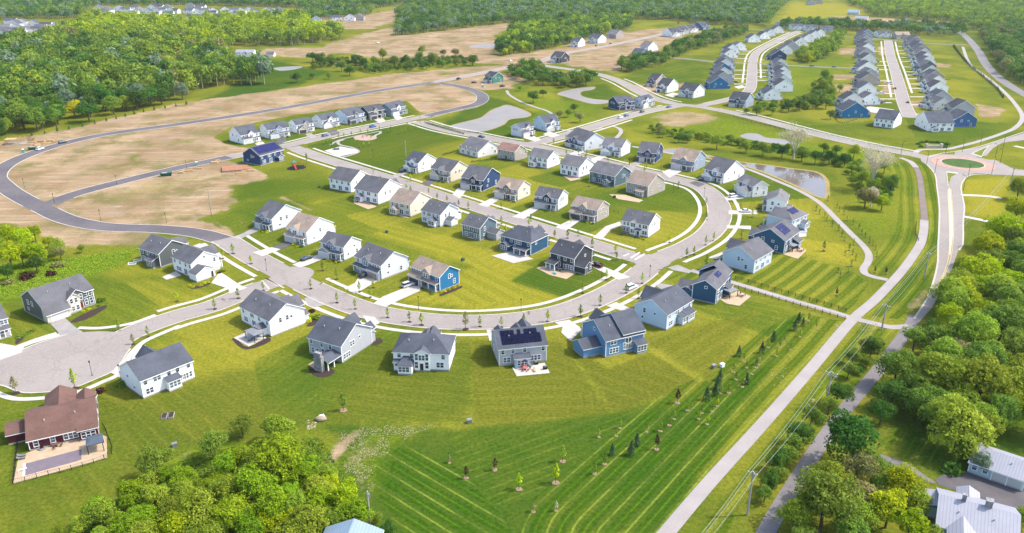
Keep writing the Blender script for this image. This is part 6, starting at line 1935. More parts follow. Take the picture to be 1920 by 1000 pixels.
sapling(1055, 866, 4.8, 'g', 'mid green young tree just above the tallest one on the striped lawn', None, 'p')
sapling(1043, 958, 2.6, 'w', 'pale grey drooping young tree at the bottom of the striped lawn', None, 'p')
sapling(644, 770, 5.4, 'm', 'lone young green tree on the lawn above the boulder', None, 'p')
sapling(653, 551, 2.0, 'm', 'tiny young tree on the lawn between two driveways of the street-front row', None, 'd')
saplings([(1289, 770, 'g', 2.8), (1264, 786, 'g', 2.6), (1255, 798, 'm', 3), (1238, 809, 'g', 3.2), (1213, 810, 'g', 2.6), (1156, 818, 'g', 2.8), (1163, 803, 'g', 2.8), (1123, 820, 'g', 2.8), (1134, 871, 'm', 3.2), (1115, 889, 'm', 3.4), (1326, 796, 'y', 3), (1316, 775, 'm', 2.6), (843, 868, 'o', 2.4), (1000, 960, 'o', 2.6), (1400, 715, 'm', 3), (1420, 684, 'm', 3.2), (1395, 678, 'g', 3), (1418, 690, 'd', 2.8), (1380, 712, 'm', 2.6), (1375, 698, 'g', 2.8), (1400, 690, 'm', 2.6)] + [(x, y, RND.choice('gmmy'), 2.8) for x, y in ((1440, 652), (1456, 668), (1470, 642), (1482, 656), (1410, 702), (1392, 726), (1366, 737), (1345, 762), (1430, 643), (1500, 632), (1516, 602), (1530, 616), (1352, 738), (1335, 772), (1310, 786), (1448, 635), (1462, 652), (1424, 672))], 'small staked tree on the striped lawn', 'small staked trees on the striped lawn', 3, 'p')
saplings([(1148, 853, 'c', 3.6), (1194, 836, 'c', 4.2), (1183, 854, 'c', 4.6), (1325, 750, 'c', 4.4), (1345, 730, 'c', 5), (1350, 713, 'c', 4.6), (1341, 742, 'c', 4), (1385, 668, 'c', 4), (1428, 662, 'c', 4.5), (1450, 640, 'c', 4.5), (1497, 605, 'c', 4.2), (1490, 620, 'c', 4.2), (1505, 612, 'c', 4), (1400, 720, 'c', 3.6)], 'small dark spruce planted on the striped bank', 'small dark spruces planted on the striped bank')
saplings([(1530, 395), (1536, 402), (1546, 408), (1550, 415), (1560, 425), (1572, 433), (1578, 444), (1583, 452), (1552, 377), (1569, 390), (1573, 397), (1582, 403), (1588, 414), (1599, 422), (1610, 430), (1615, 440), (1622, 446), (1630, 455), (1636, 461), (1641, 469), (1643, 482), (1600, 460), (1592, 470), (1598, 478), (1604, 488), (1596, 500), (1590, 512)], 'small tree planted beside the curving pond path', 'small trees planted beside the curving pond path', 2.9)
saplings([(1571, 512, 'm', 2.6), (1575, 520, 'm', 2.4), (1584, 480, 'g', 2.6), (1568, 555, 'r', 3), (1660, 515, 'r', 3), (1640, 512, 'r', 2.6)], 'small tree on the striped bank above the fenced path', 'small trees on the striped bank above the fenced path', 2.6)
sapling(1544, 471, 4.6, 'm', 'lone green tree casting a shadow on the yellow lawn below the pond path', None)
sapling(1324, 506, 6.4, 'm', 'bright green tree between the dark blue and the white house on the right bend', None)
sapling(1104, 350, 4, 'm', 'small tree beside the tan patio in the inner block', None)
sapling(30, 738, 5.6, 'o', 'thin leafing tree on the left verge of the turning circle', None)
sapling(141, 729, 6.4, 'y', 'leafy young tree on the verge of the turning circle behind the brown roof', None)
saplings([(1084, 443), (1165, 440), (940, 392), (995, 415), (820, 348), (1070, 420), (1225, 300), (1195, 297), (700, 540), (605, 508)], 'small garden tree in a front lawn', 'small garden trees in front lawns', 3.6)
# young evergreens at the edge of the big wood
edge = spline(G2([(60, 255), (130, 243), (200, 228), (270, 211), (350, 197)]), 7.5)
for p in edge:
    o = thing('spruce', 'small evergreen in the row along the edge of the big left wood', 'tree', (p[0], p[1], 0), RND.uniform(0, 6), 'small evergreens along the edge of the big left wood', .8 * RND.uniform(.8, 1.2))
    c, t = spruce_meshes(RND.randrange(3))
    link('crown', c, o), link('trunk', t, o)
edge = spline(G2([(1787, 88), (1800, 105), (1815, 122), (1832, 137), (1850, 152), (1868, 168), (1880, 185)]), 6)
for p in edge:
    c, t = spruce_meshes(RND.randrange(3))
    o = thing('spruce', 'evergreen in the row beside the far footpath', 'tree', (p[0], p[1], 0), RND.uniform(0, 6), 'evergreens in the row beside the far footpath', .85 * RND.uniform(.8, 1.2))
    link('crown', c, o), link('trunk', t, o)


def shrub_mesh(kind, var):
    key = ('shr', kind, var)
    if key not in TREE:
        rs = np.random.RandomState(700 + KINDSEED[kind] * 10 + var)
        n = 150
        d = rs.normal(0, 1, (n, 3))
        d /= np.linalg.norm(d, axis=1)[:, None]
        d[:, 2] = abs(d[:, 2])
        P = d * rs.uniform(.6, 1.1, (n, 1)) * np.array([1, 1, .9]) + rs.normal(0, .08, (n, 3))
        TREE[key] = leaf_mesh('shrub', leaf_quads(P, d, .24, rs, .6), LEAF[kind], None, rs)
    return TREE[key]


def shrub(p, r, kind, label, group=None):
    return tag(link('shrub', shrub_mesh(kind, RND.randrange(3)), None, (p[0], p[1], 0), RND.uniform(0, 6), (r, r, r * RND.uniform(.7, 1.1))), label, 'shrub', group)


# planted beds along the front walls of the houses we look at
for key, hh in HOUSES.items():
    if hh.lod == 2 or key in ('A4', 'B1', 'G1'):
        continue
    f = hh.face
    if not hh.seen(f):
        continue
    ln = hh.len(f)
    us = [u for u in (ln * .56, ln * .66, ln * .78, ln * .9, ln * .97) if RND.random() < .8]
    for u in us:
        m = RND.random()
        if hh.mirror:
            u = ln - u
        q = hh.P(f, u, 2.3 + RND.random() * 1.2, 0)
        w = hh.root.matrix_basis @ Vector(q)
        k = 'k' if m < .18 else 'r' if m < .3 else 'm' if m < .6 else 'd' if m < .8 else 'y'
        shrub(w, RND.uniform(.5, .95), k, 'low %s shrub in the bed before a house front' % {'k': 'yellow', 'r': 'dark red', 'm': 'green', 'd': 'dark green', 'y': 'light green'}[k], 'low %s shrubs in beds before house fronts' % {'k': 'yellow', 'r': 'dark red', 'm': 'green', 'd': 'dark green', 'y': 'light green'}[k])
for x, y in ((826, 549), (833, 547), (842, 544), (851, 540), (860, 536)):
    shrub(G(x, y), .75, 'k', 'round yellow shrub along the bright blue side wall', 'round yellow shrubs along the bright blue side wall')
for x, y in ((356, 537), (362, 540), (376, 536), (384, 532), (390, 530)):
    shrub(G(x, y), .7, 'k', 'yellow flowering shrub before the gabled garage wing of the corner white house', 'yellow flowering shrubs before the gabled garage wing')
for x, y, r, k, lab in ((576, 604, 1.3, 'k', 'large yellow shrub beside the big white house at the junction'), (582, 596, 1.5, 'y', 'round light green shrub beside the big white house at the junction'), (594, 597, 1.6, 'm', 'dark green shrub beside the big white house at the junction'), (584, 585, 1.2, 'r', 'reddish shrub beside the big white house at the junction'), (230, 722, 1.6, 'm', 'green shrub at the left corner of the white house by the turning circle'), (188, 735, 1.4, 'r', 'reddish bush at the corner of the brown roof'), (52, 522, 2.6, 'r', 'pinkish-brown bush in the rough grass at left'), (15, 533, 2.0, 'o', 'greyish bush in the rough grass at the left edge'), (110, 500, 2.4, 'o', 'olive bush in the rough grass above the dark house'), (96, 516, 1.8, 'r', 'brownish bush in the rough grass above the dark house'), (190, 565, 1.4, 'd', 'dark bush at the right corner of the stone-fronted dark house'), (1010, 362, .8, 'm', 'low bush by the inner lawns'), (1784, 884, 2.4, 'd', 'rounded clipped evergreen beside the farm yard'), (905, 320, .8, 'c', 'small clipped evergreen behind the cream house')):
    shrub(G(x, y), r, k, lab)
for x in range(6):
    shrub(G(35 + x * 5, 633 - x * 2.2), .9, RND.choice('dm'), 'low green shrub in the bed at the left edge', 'low green shrubs in the bed at the left edge')


def bare_tree(px, py, h, label, seed):
    rs = random.Random(seed)
    p = G(px, py)
    mb = MB()
    tips = []

    def grow(a, d, l, r, lev):
        b = a + d * l
        mb.tube(a, b, r, r * .7, 6 if lev < 2 else 4, cap=False)
        if lev >= 6:
            tips.append(b)
            return
        for k in range(3 if lev < 3 else 2):
            e = (d + Vector((rs.uniform(-1, 1), rs.uniform(-1, 1), rs.uniform(-.15, .6))) * .85).normalized()
            grow(b, e, l * rs.uniform(.72, .98), r * .62, lev + 1)
        if lev > 3:
            tips.append(b)
    grow(Vector((0, 0, 0)), Vector((.03, 0, 1)), h * .17, h * .032, 0)
    o = thing('bare_tree', label, 'tree', p)
    mb.build('trunk', PALEBARK, o, False)
    r2 = np.random.RandomState(seed)
    T = np.array([list(t) for t in tips])
    T = np.repeat(T, 9, 0) + r2.normal(0, h * .03, (len(T) * 9, 3))
    link('crown', leaf_mesh('crown', leaf_quads(T, np.tile([0, 0, 1.], (len(T), 1)), .24, r2, .8), LEAF['w'], None, r2), o)
    ALLTREES.append((p[0], p[1], h * .3))


bare_tree(1632, 354, 27, 'big bare whitish sycamore by the roundabout side of the pond', 4)
bare_tree(1487, 298, 21, 'smaller bare whitish sycamore behind the pond', 9)
bare_tree(1632, 388, 11, 'low half-bare pale tree at the foot of the big sycamore', 12)


# rough grass under the lower wood: blades and clumps nobody could count
def tufts(name, pts, n, size, kinds, seed, label):
    P = G2(pts)
    rs = np.random.RandomState(seed)
    lo, hi = P.min(0), P.max(0)
    X = rs.uniform(lo[0], hi[0], n * 3)
    Y = rs.uniform(lo[1], hi[1], n * 3)
    k = inside(P, X, Y)
    X, Y = X[k][:n], Y[k][:n]
    w = vnoise(X, Y, 5, seed) * .5 + .6
    C = np.stack([X, Y, rs.uniform(.1, .7, len(X)) * w], 1)
    V = leaf_quads(C, np.tile([0, 0, .8], (len(X), 1)), size, rs, .6)
    o = link(name, leaf_mesh(name, V, LEAF[kinds], None, rs))
    return tag(o, label, 'rough grass', None, 'stuff')


tufts('tall_grass', [(130, 1010), (230, 925), (330, 868), (430, 840), (600, 820), (650, 900), (690, 1010)], 14000, .26, 'm', 1, 'tall green undergrowth under the lower left wood')
tufts('tall_grass', [(-40, 505), (130, 486), (262, 466), (230, 500), (100, 536), (0, 560), (-40, 575)], 9000, .2, 'g', 2, 'rough bright meadow behind the dark stone-fronted house')
tufts('brook_reeds', [(1205, 240), (1290, 254), (1380, 268), (1480, 284), (1600, 302), (1590, 312), (1480, 292), (1380, 276), (1280, 262)], 3500, .4, 'm', 3, 'rough reeds along the brook')
# ------------------------------------------------------------------ vehicles, lamps, poles, fences, garden things
CARPAINT = {k: mat(k + ' car paint', c, .25, .05, 1, 3, .6, k=1) for k, c in dict(white=(.75, .75, .76), black=(.015, .015, .018), silver=(.45, .46, .48), blue=(.03, .10, .30), red=(.09, .015, .015), grey=(.08, .085, .09), dark=(.03, .035, .045), green=(.03, .12, .07)).items()}
CARM = {}
LAMPG = mat('headlamp glass', (.7, .7, .66), .2, .03)
TAIL = mat('tail lamp red', (.35, .01, .01), .3, .05)


def car_meshes(kind, col):
    key = (kind, col)
    if key in CARM:
        return CARM[key]
    l, w = (4.8, 1.9)
    hb, hr = (1.0, 1.75) if kind == 'suv' else (.9, 1.45) if kind == 'sedan' else (1.05, 1.8)
    prof = [(-2.4, .35), (-2.42, .8), (-2.25, hb), (-1.2, hb + .06), (1.35, hb + .04), (2.15, hb - .18), (2.4, .68), (2.38, .35)]
    b = MB()
    for s in (-1, 1):
        b.face([(x, s * (w / 2 - (.06 if z > .85 else 0)), z) for x, z in prof][::s])
    n = len(prof)
    for k in range(n):
        (x0, z0), (x1, z1) = prof[k], prof[(k + 1) % n]
        y0, y1 = (w / 2 - (.06 if z > .85 else 0) for z in (z0, z1))
        b.face([(x0, -y0, z0), (x0, y0, z0), (x1, y1, z1), (x1, -y1, z1)])
    if kind == 'truck':
        cab = [(-.2, .55), (.1, 1.2), (1.0, 1.2), (1.5, .2)]
    elif kind == 'suv':
        cab = [(-2.2, 0), (-2.0, 1), (.35, 1), (1.25, 0)]
    else:
        cab = [(-1.75, 0), (-1.0, 1), (.3, 1), (1.25, 0)]
    g, rf = MB(), MB()
    zb = hb + .03
    Z = lambda t: zb + (hr - zb) * t
    if kind == 'truck':
        cab = [(-.5, 0), (-.35, 1), (.75, 1), (1.4, 0)]
    yb, yt = w / 2 - .1, w / 2 - .3
    p = [(cab[0][0], Z(0), yb), (cab[1][0], Z(.96), yt), (cab[2][0], Z(.96), yt), (cab[3][0], Z(0), yb)]
    for s in (-1, 1):
        g.face([(x, s * y, z) for x, z, y in p][::s])
    g.face([(p[0][0], -yb, p[0][1]), (p[0][0], yb, p[0][1]), (p[1][0], yt, p[1][1]), (p[1][0], -yt, p[1][1])])
    g.face([(p[3][0], yb, p[3][1]), (p[3][0], -yb, p[3][1]), (p[2][0], -yt, p[2][1]), (p[2][0], yt, p[2][1])])
    b.box(cab[1][0] - .04, cab[2][0] + .04, -yt - .03, yt + .03, Z(.95), Z(1.02))
    if kind == 'truck':
        b.box(-2.3, -.6, -.92, -.8, hb, hb + .3); b.box(-2.3, -.6, .8, .92, hb, hb + .3); b.box(-2.4, -2.28, -.92, .92, hb, hb + .3)
    wh = MB()
    wh.tube((0, -.11, 0), (0, .11, 0), .35, .35, 12, 0)
    wh.tube((0, -.125, 0), (0, .125, 0), .2, .2, 8, 1)
    lm = MB(); lm.box(-.06, .06, -.2, .2, -.08, .08)
    CARM[key] = (b.mesh('body', [CARPAINT[col]]), g.mesh('cabin_glass', [GLASS]), wh.mesh('wheel', [RUBBER, GALV]), lm.mesh('headlight', [LAMPG]), lm.mesh('tail_light', [TAIL]))
    return CARM[key]


def car(px, py, toward, kind, col, label, name='parked_car', cat='car', lod=0, scale=1.0):
    p, q = G(px, py), G(*toward)
    o = thing(name, label, cat, (p[0], p[1], .07), math.atan2(q[1] - p[1], q[0] - p[0]), None, scale)
    b, g, w, hl, tl = car_meshes(kind, col)
    link('body', b, o), link('cabin_glass', g, o)
    for x in (-1.45, 1.5):
        for y in (-.82, .82):
            link('wheel', w, o, (x, y, .35))
    for y in (-.68, .68):
        link('headlight', hl, o, (2.35, y, .72))
        link('tail_light', tl, o, (-2.38, y, .8))
    return o


car(1184, 541, (1196, 536), 'suv', 'white', 'white suv parked at the kerb on the outer bend')
car(575, 487, (600, 478), 'sedan', 'dark', 'dark sedan at the foot of the drive of the light grey house')
car(684, 519, (700, 512), 'suv', 'dark', 'dark suv parked before the brown garage door')
car(765, 537, (780, 532), 'suv', 'silver', 'silver suv on the drive of the house with the blue side wall')
car(1119, 500, (1106, 496), 'truck', 'red', 'dark red pickup on the drive of the charcoal house', 'pickup_truck', 'pickup')
car(1375, 370, (1392, 367), 'suv', 'white', 'white van on the drive nearest the pond', 'parked_van', 'van')
car(1398, 398, (1410, 398), 'sedan', 'white', 'white sedan on the drive left of the white gabled house')
car(1316, 338, (1326, 333), 'sedan', 'black', 'black car on the asphalt drive of the white two-gabled house')
car(756, 323, (762, 321), 'suv', 'black', 'black suv beside the leftmost white house at the park')
car(610, 256, (640, 249), 'suv', 'blue', 'blue suv parked on the park street, left one')
car(699, 239, (720, 234), 'truck', 'blue', 'blue pickup parked on the park street, right one', 'pickup_truck', 'pickup')
car(903, 258, (930, 264), 'sedan', 'black', 'black car on the street beside the grey retention pond')
car(1163, 222, (1180, 217), 'suv', 'white', 'white car parked on the hill street, last of four')
car(1174, 218, (1190, 213), 'sedan', 'blue', 'dark blue car parked just ahead of the white one on the hill street')
car(1204, 211, (1216, 207), 'suv', 'grey', 'dark grey car parked on the hill street before the navy house')
car(1254, 202, (1266, 199), 'sedan', 'blue', 'bright blue car near the boulevard junction')
car(75, 281, (95, 275), 'suv', 'white', 'white car at the kerb by the timber building site at left')
car(118, 269, (140, 265), 'suv', 'dark', 'dark car on the dark loop road by the timber building site')
for x, y, t, k, c, lab in ((1702, 193, (1700, 185), 'sedan', 'dark', 'dark car driving on the straight far street'), (1678, 167, (1677, 160), 'sedan', 'dark', 'dark car parked halfway along the straight far street'), (1655, 193, (1664, 192), 'suv', 'dark', 'dark car beside the white house in the left row of the straight far street'), (1728, 201, (1718, 202), 'sedan', 'blue', 'blue car on the near right drive of the straight far street'), (1668, 158, (1676, 158), 'suv', 'white', 'white van on a left drive of the straight far street'), (1717, 141, (1710, 141), 'suv', 'white', 'white car on a right drive of the straight far street'), (1654, 176, (1662, 176), 'suv', 'white', 'white car before the left row of the straight far street'), (1380, 155, (1390, 156), 'sedan', 'dark', 'dark car on a drive of the bent far street'), (1727, 200, (1735, 199), 'suv', 'grey', 'grey car under the near right houses of the straight far street'), (1645, 116, (1655, 117), 'sedan', 'dark', 'dark car on an upper left drive of the straight far street'), (1700, 106, (1692, 105), 'suv', 'white', 'white van on an upper right drive of the straight far street'), (957, 115, (965, 113), 'suv', 'white', 'white van at the upper road works'), (860, 149, (868, 147), 'truck', 'dark', 'dark truck on the upper road'), (1564, 126.5, (1575, 127), 'sedan', 'dark', 'dark car on the cross road'), (1522, 125, (1530, 125), 'sedan', 'dark', 'second dark car on the cross road'), (889, 156, (897, 155), 'truck', 'dark', 'dark pickup at the green unfinished house'), (942, 163, (950, 162), 'truck', 'black', 'black pickup right of the green unfinished house'), (709, 81, (720, 80), 'truck', 'white', 'white truck on the bare development track'), (1118, 87, (1126, 84), 'suv', 'dark', 'dark car before the far three houses'), (1145, 83, (1153, 80), 'suv', 'black', 'black car right of the far three houses')):
    car(x, y, t, k, c, lab)


# street lamps
def lamp_mesh(h):
    mb = MB()
    mb.tube((0, 0, 0), (0, 0, .5), .13, .1, 8)
    mb.tube((0, 0, .5), (0, 0, h), .06, .05, 8)
    lt = MB()
    lt.tube((0, 0, h), (0, 0, h + .12), .06, .2, 8)
    lt.tube((0, 0, h + .12), (0, 0, h + .5), .17, .22, 8)
    lt.tube((0, 0, h + .5), (0, 0, h + .72), .26, .04, 8)
    return mb.mesh('pole', [BLACK]), lt.mesh('lantern', [BLACK])


LM = lamp_mesh(4.0)
for x, y, where in ((977, 585, 'on the verge of the outer bend'), (173, 705, 'beside the turning circle'), (227, 712, 'at the drive of the white house by the turning circle'), (312, 418, 'beside the dark road at left, right one'), (189, 413, 'beside the dark road at left, left one'), (102, 381, 'at the dark road fork'), (46, 352, 'inside the left end of the dark loop'), (219, 346, 'at the middle of the dark park street'), (350, 317, 'at the right of the dark park street'), (535, 585, 'right of the near junction'), (500, 508, 'left of the near junction'), (785, 580, 'before the bright blue side wall'), (1320, 370, 'on the inner verge of the right loop'), (1218, 520, 'at the outer corner of the right loop'), (575, 305, 'at the park end of the inner street'), (700, 296, 'beside the park street side of the inner street'), (848, 252, 'beside the grey retention pond'), (788, 232, 'at the park corner'), (1128, 520, 'on the verge of the dark green lawn'), (1262, 362, 'on the upper bend of the right loop'), (1090, 308, 'on the upper street near the corner')):
    o = thing('street_lamp', 'black post lamp %s' % where, 'street lamp', G(x, y))
    link('pole', LM[0], o), link('lantern', LM[1], o)
HM = (lambda a, b: (a.tube((0, 0, 0), (0, 0, 7.5), .11, .08, 8), a.tube((0, 0, 7.4), (1.2, 0, 7.7), .05, .05, 6), b.box(.8, 1.7, -.17, .17, 7.62, 7.8), (a.mesh('pole', [BLACK]), b.mesh('lamp_head', [BLACK])))[-1])(MB(), MB())
for x, y, where in ((1737, 309, 'at the left approach of the roundabout'), (1752, 326, 'at the lower left of the roundabout'), (1806, 358, 'below the roundabout splitter'), (1814, 336, 'at the lower right of the roundabout'), (1859, 327, 'at the right of the roundabout'), (1875, 306, 'at the upper right of the roundabout'), (1804, 286, 'at the top of the roundabout'), (1880, 279, 'beside the upper exit of the roundabout'), (1866, 296, 'on the right verge of the roundabout'), (1689, 290, 'at the end of the boulevard'), (1838, 272, 'on the footpath side above the roundabout'), (1773, 287, 'above the boulevard end')):
    o = thing('street_lamp', 'tall black lamp %s' % where, 'street lamp', G(x, y), RND.uniform(0, 6))
    link('pole', HM[0], o), link('lamp_head', HM[1], o)

# utility poles and wires
POLES = {}


def utility(key, base, top, label, h=None, arm=1.2, tr=False, dirv=(.6, .8), lean=0):
    p = G(*base)
    # height from where the top shows above the base
    d = (top[0] - 960) / F, CT + ST * (500 - top[1]) / F, -ST + CT * (500 - top[1]) / F
    t = p[1] / d[1]
    hz = H + d[2] * t if h is None else h
    o = thing('utility_pole', label, 'utility pole', p, math.atan2(dirv[1], dirv[0]))
    mb = MB()
    mb.tube((0, 0, 0), (0, 0, hz), .25, .17, 8)
    mb.build('pole', WOOD, o)
    if arm:
        a = MB()
        for z in (hz - .5,) if arm < 1.3 else (hz - .5, hz - 1.1):
            a.box(-.07, .07, -arm, arm, z - .07, z + .07)
        a.tube((0, 0, hz - 1.3), (0, arm * .7, hz - .55), .03)
        a.tube((0, 0, hz - 1.3), (0, -arm * .7, hz - .55), .03)
        a.build('crossarm', WOOD, o)
        for y in (-arm + .1, -.35, .35, arm - .1):
            m2 = MB()
            m2.tube((0, y, hz - .43), (0, y, hz - .2), .05, .07, 6)
            m2.build('insulator', WHITE, o)
    if tr:
        m3 = MB()
        m3.tube((.35, 0, hz - 1.9), (.35, 0, hz - .9), .26, .26, 10)
        m3.build('transformer', GALV, o)
    POLES[key] = (p, hz, Vector((-dirv[1], dirv[0], 0)).normalized(), arm)


utility('a', (1401, 966), (1408, 884), 'wooden utility pole nearest the bottom, left of the old lane', None, 1.0, True)
utility('b', (1548, 766), (1562, 697), 'wooden utility pole with double crossarms beside the rocks and thicket', None, 1.5, False)
utility('c', (1653, 619), (1665, 571), 'wooden utility pole at the junction of the two concrete paths', None, 1.2)
utility('d', (1732, 524), (1742, 474), 'wooden utility pole with transformer between path and main road', None, .8, True)
utility('e', (1893, 352), (1900, 318), 'wooden utility pole right of the roundabout', 10, .9)
utility('f', (694, 987), (687, 921), 'single pole with a grey transformer behind the blue barn roof', None, 0, True)
utility('g', (397, 404), (388, 355), 'tall thin pole on the bare ground left of the green field', None, 0)
utility('h', (761, 293), (759, 255), 'pale thin flagpole on the park lawn', 9, 0)
utility('z', (1290, 1120), (1290, 1000), 'wooden utility pole just below the view', 10.5, 1.0)
bpy.data.objects.remove([o for o in bpy.data.objects if o.get('label', '').endswith('just below the view')][0])
for o in [o for o in bpy.data.objects if o.parent is None and o.name.split('.')[0] in ('pole', 'crossarm', 'insulator', 'transformer')]:
    bpy.data.objects.remove(o)
WIRE = mat('pale aluminium wire', (.45, .46, .48), .4, .05)
for a, b in (('z', 'a'), ('a', 'b'), ('b', 'c'), ('c', 'd'), ('d', 'e')):
    for off, nm in ((-.9, 'left'), (.35, 'middle'), (.9, 'right')):
        (p, h1, n1, a1), (q, h2, n2, a2) = POLES[a], POLES[b]
        A = p + n1 * (off * a1) + Vector((0, 0, h1 - .2))
        B = q + n2 * (off * a2) + Vector((0, 0, h2 - .2))
        mb = MB()
        pr = A
        for k in range(1, 13):
            t = k / 12
            c = A.lerp(B, t) - Vector((0, 0, (A - B).length * .02 * 4 * t * (1 - t)))
            mb.tube(pr, c, .025, .025, 4, cap=False)
            pr = c
        span = {'za': 'running out of the bottom edge', 'ab': 'over the thicket beside the old lane', 'bc': 'from the double crossarms to the path junction', 'cd': 'above the striped verge by the path junction', 'de': 'across the main road to the roundabout'}[a + b]
        tag(mb.build('power_line', WIRE, recalc=False), '%s power line %s' % (nm, span), 'power line', 'power lines ' + span)


# fences
def fence(pts, label, h=1.2, rails=(.4, .75, 1.1), gap=2.4, m=BLACK, name='rail_fence', post=.07, picket=0, world=None):
    L = spline(G2(pts), .4) if world is None else world
    s = np.concatenate([[0], np.cumsum(np.linalg.norm(np.diff(L, axis=0), axis=1))])
    n = max(2, int(s[-1] / gap) + 1)
    if n > 95:
        n = 95
    Q = np.stack([np.interp(np.linspace(0, s[-1], n), s, L[:, i]) for i in (0, 1)], 1)
    o = thing(name, label, 'fence', (Q[0][0], Q[0][1], 0))
    mb = MB()
    for i in range(n - 1):
        a, b = Q[i] - Q[0], Q[i + 1] - Q[0]
        for z in rails:
            mb.tube((a[0], a[1], z), (b[0], b[1], z), .045 if picket == 0 else .025, None, 4, cap=False)
        if picket:
            k = int(np.linalg.norm(b - a) / .3)
            for j in range(1, k):
                c = a + (b - a) * j / k
                mb.tube((c[0], c[1], .1), (c[0], c[1], h), .014, None, 4, cap=False)
    mb.build('rail', m, o, False)
    pm = MB()
    pm.box(-post, post, -post, post, 0, h + .1)
    pm = pm.mesh('post', [m])
    for q in Q:
        link('post', pm, o, (q[0] - Q[0][0], q[1] - Q[0][1], 0))
    return o


fence([(1367, 520), (1420, 535), (1480, 553), (1540, 570), (1586, 584)], 'black rail fence on the upper side of the path to the lawn junction')
fence([(1360, 535), (1382, 541), (1450, 561), (1520, 581), (1584, 600)], 'black rail fence on the lower side of the path to the lawn junction')
fence([(800, 226), (850, 212), (893, 203), (917, 188), (914, 178)], 'pale rail fence around the outside of the dark loop bend', m=mat('pale fence wood', (.5, .45, .38), .8))
fence([(796, 231), (830, 240), (870, 248), (901, 252)], 'dark rail fence between the street and the grey retention pond', gap=2.0)
fence([(1508, 244), (1560, 257), (1620, 270), (1690, 281)], 'white rail fence on the upper side of the boulevard', m=WHITE, gap=4, post=.14)
fence([(1375, 221), (1420, 232), (1490, 250)], 'black rail fence on the lower side of the boulevard', gap=4)
fence([(1718, 420), (1716, 440), (1722, 452)], 'short dark railing beside the concrete path above its bend', gap=2)
fence([(1062, 374), (1090, 382), (1127, 391), (1160, 400)], 'thin dark fence across the inner lawns', h=1.0, rails=(.5, 1.0))
fence([(1560, 208), (1575, 232), (1606, 225)], 'dark silt fence beside the bright blue house of the straight far street', h=.8)
fence([(25, 908), (202, 858), (201, 815), (193, 800)], 'black metal fence around the front and right of the pool deck', h=1.2, rails=(.15, 1.15), gap=2.2, picket=1, post=.05)
fence([(25, 908), (34, 828)], 'dark solid-looking fence along the left side of the pool deck', h=1.3, rails=(.15, .5, .85, 1.2), gap=1.6, picket=1, post=.06)

# hedge lines
for pts, lab in (([(885, 305), (930, 300), (985, 306)], 'clipped dark hedge behind the reddish-roofed house'), ([(830, 292), (868, 281)], 'dark hedge beside the low off-white house at the park'), ([(800, 232), (870, 252)], 'low dark hedge along the retention pond street')):
    L = spline(G2(pts), 1.0)
    rs = np.random.RandomState(len(pts) + int(pts[0][0]))
    C = np.repeat(L, 26, 0)
    C = np.stack([C[:, 0] + rs.normal(0, .35, len(C)), C[:, 1] + rs.normal(0, .35, len(C)), rs.uniform(.1, 1.0, len(C))], 1)
    o = link('hedge', leaf_mesh('hedge', leaf_quads(C, rs.normal(0, 1, C.shape), .22, rs), LEAF['d'], None, rs))
    tag(o, lab, 'hedge')

# pool deck with its things
PATIO = mat('tan patio paving', (.55, .41, .27), .85, .14, .7, 4)
struct(flat('pool_deck', [(25, 908), (201, 859), (200, 820), (184, 812), (146, 820), (62, 846), (35, 857)], .12, PATIO, .14))
POOLC = mat('grey pool cover', (.21, .17, .20), .6, .12, .4, 3)
o = thing('swimming_pool', 'long swimming pool under a grey cover with white diving end', 'pool', G(98, 872))
mb = MB()
pp = [G(46, 893), G(153, 863), G(153, 843), G(47, 871)]
base = G(98, 872)
mb.prism([(p[0] - base[0], p[1] - base[1]) for p in pp], .13, .17)
mb.build('pool_cover', POOLC, o)
mb = MB()
e = [G(43, 895), G(47, 894), G(48, 870), G(44, 870.5)]
mb.prism([(p[0] - base[0], p[1] - base[1]) for p in e], .13, .2)
mb.build('pool_step', WHITE, o)
mb = MB()
a, b = G(35, 886) - base, G(51, 881) - base
mb.tube((a[0], a[1], .55), (b[0], b[1], .55), .16, .16, 4)
mb.tube((a[0], a[1], .12), (a[0], a[1], .5), .12)
mb.build('diving_board', WHITE, o)


def frame_house(h):
    return h.root.matrix_basis


def canopy(px, py, w, d, rot, h, m, label, name='pergola', post=BLACK, cat='pergola', hip=.3):
    o = thing(name, label, cat, G(px, py), rot)
    r = MB()
    t = [(-w / 2, -d / 2, h), (w / 2, -d / 2, h), (w / 2, d / 2, h), (-w / 2, d / 2, h)]
    a, b = (-w * .2, 0, h + hip), (w * .2, 0, h + hip)
    r.face([t[0], t[1], b, a]); r.face([t[1], t[2], b]); r.face([t[2], t[3], a, b]); r.face([t[3], t[0], a])
    r.box(-w / 2, w / 2, -d / 2, d / 2, h - .18, h - .005)
    r.build('roof', m, o)
    for x in (-1, 1):
        for y in (-1, 1):
            p = MB()
            p.box(x * (w / 2 - .2) - .08, x * (w / 2 - .2) + .08, y * (d / 2 - .2) - .08, y * (d / 2 - .2) + .08, 0, h - .18)
            p.build('post', post, o)
    return o


ROOFG = mat('grey canopy roof', (.25, .26, .28), .7, .1)
ROOFN = mat('slate blue canopy roof', (.09, .115, .15), .7, .1)
rotA = math.atan2(HOUSES['N1'].u[1], HOUSES['N1'].u[0])
canopy(181, 842, 3.6, 4.2, rotA, 2.6, ROOFN, 'slate blue pavilion at the right end of the pool deck', 'pavilion', cat='pavilion')


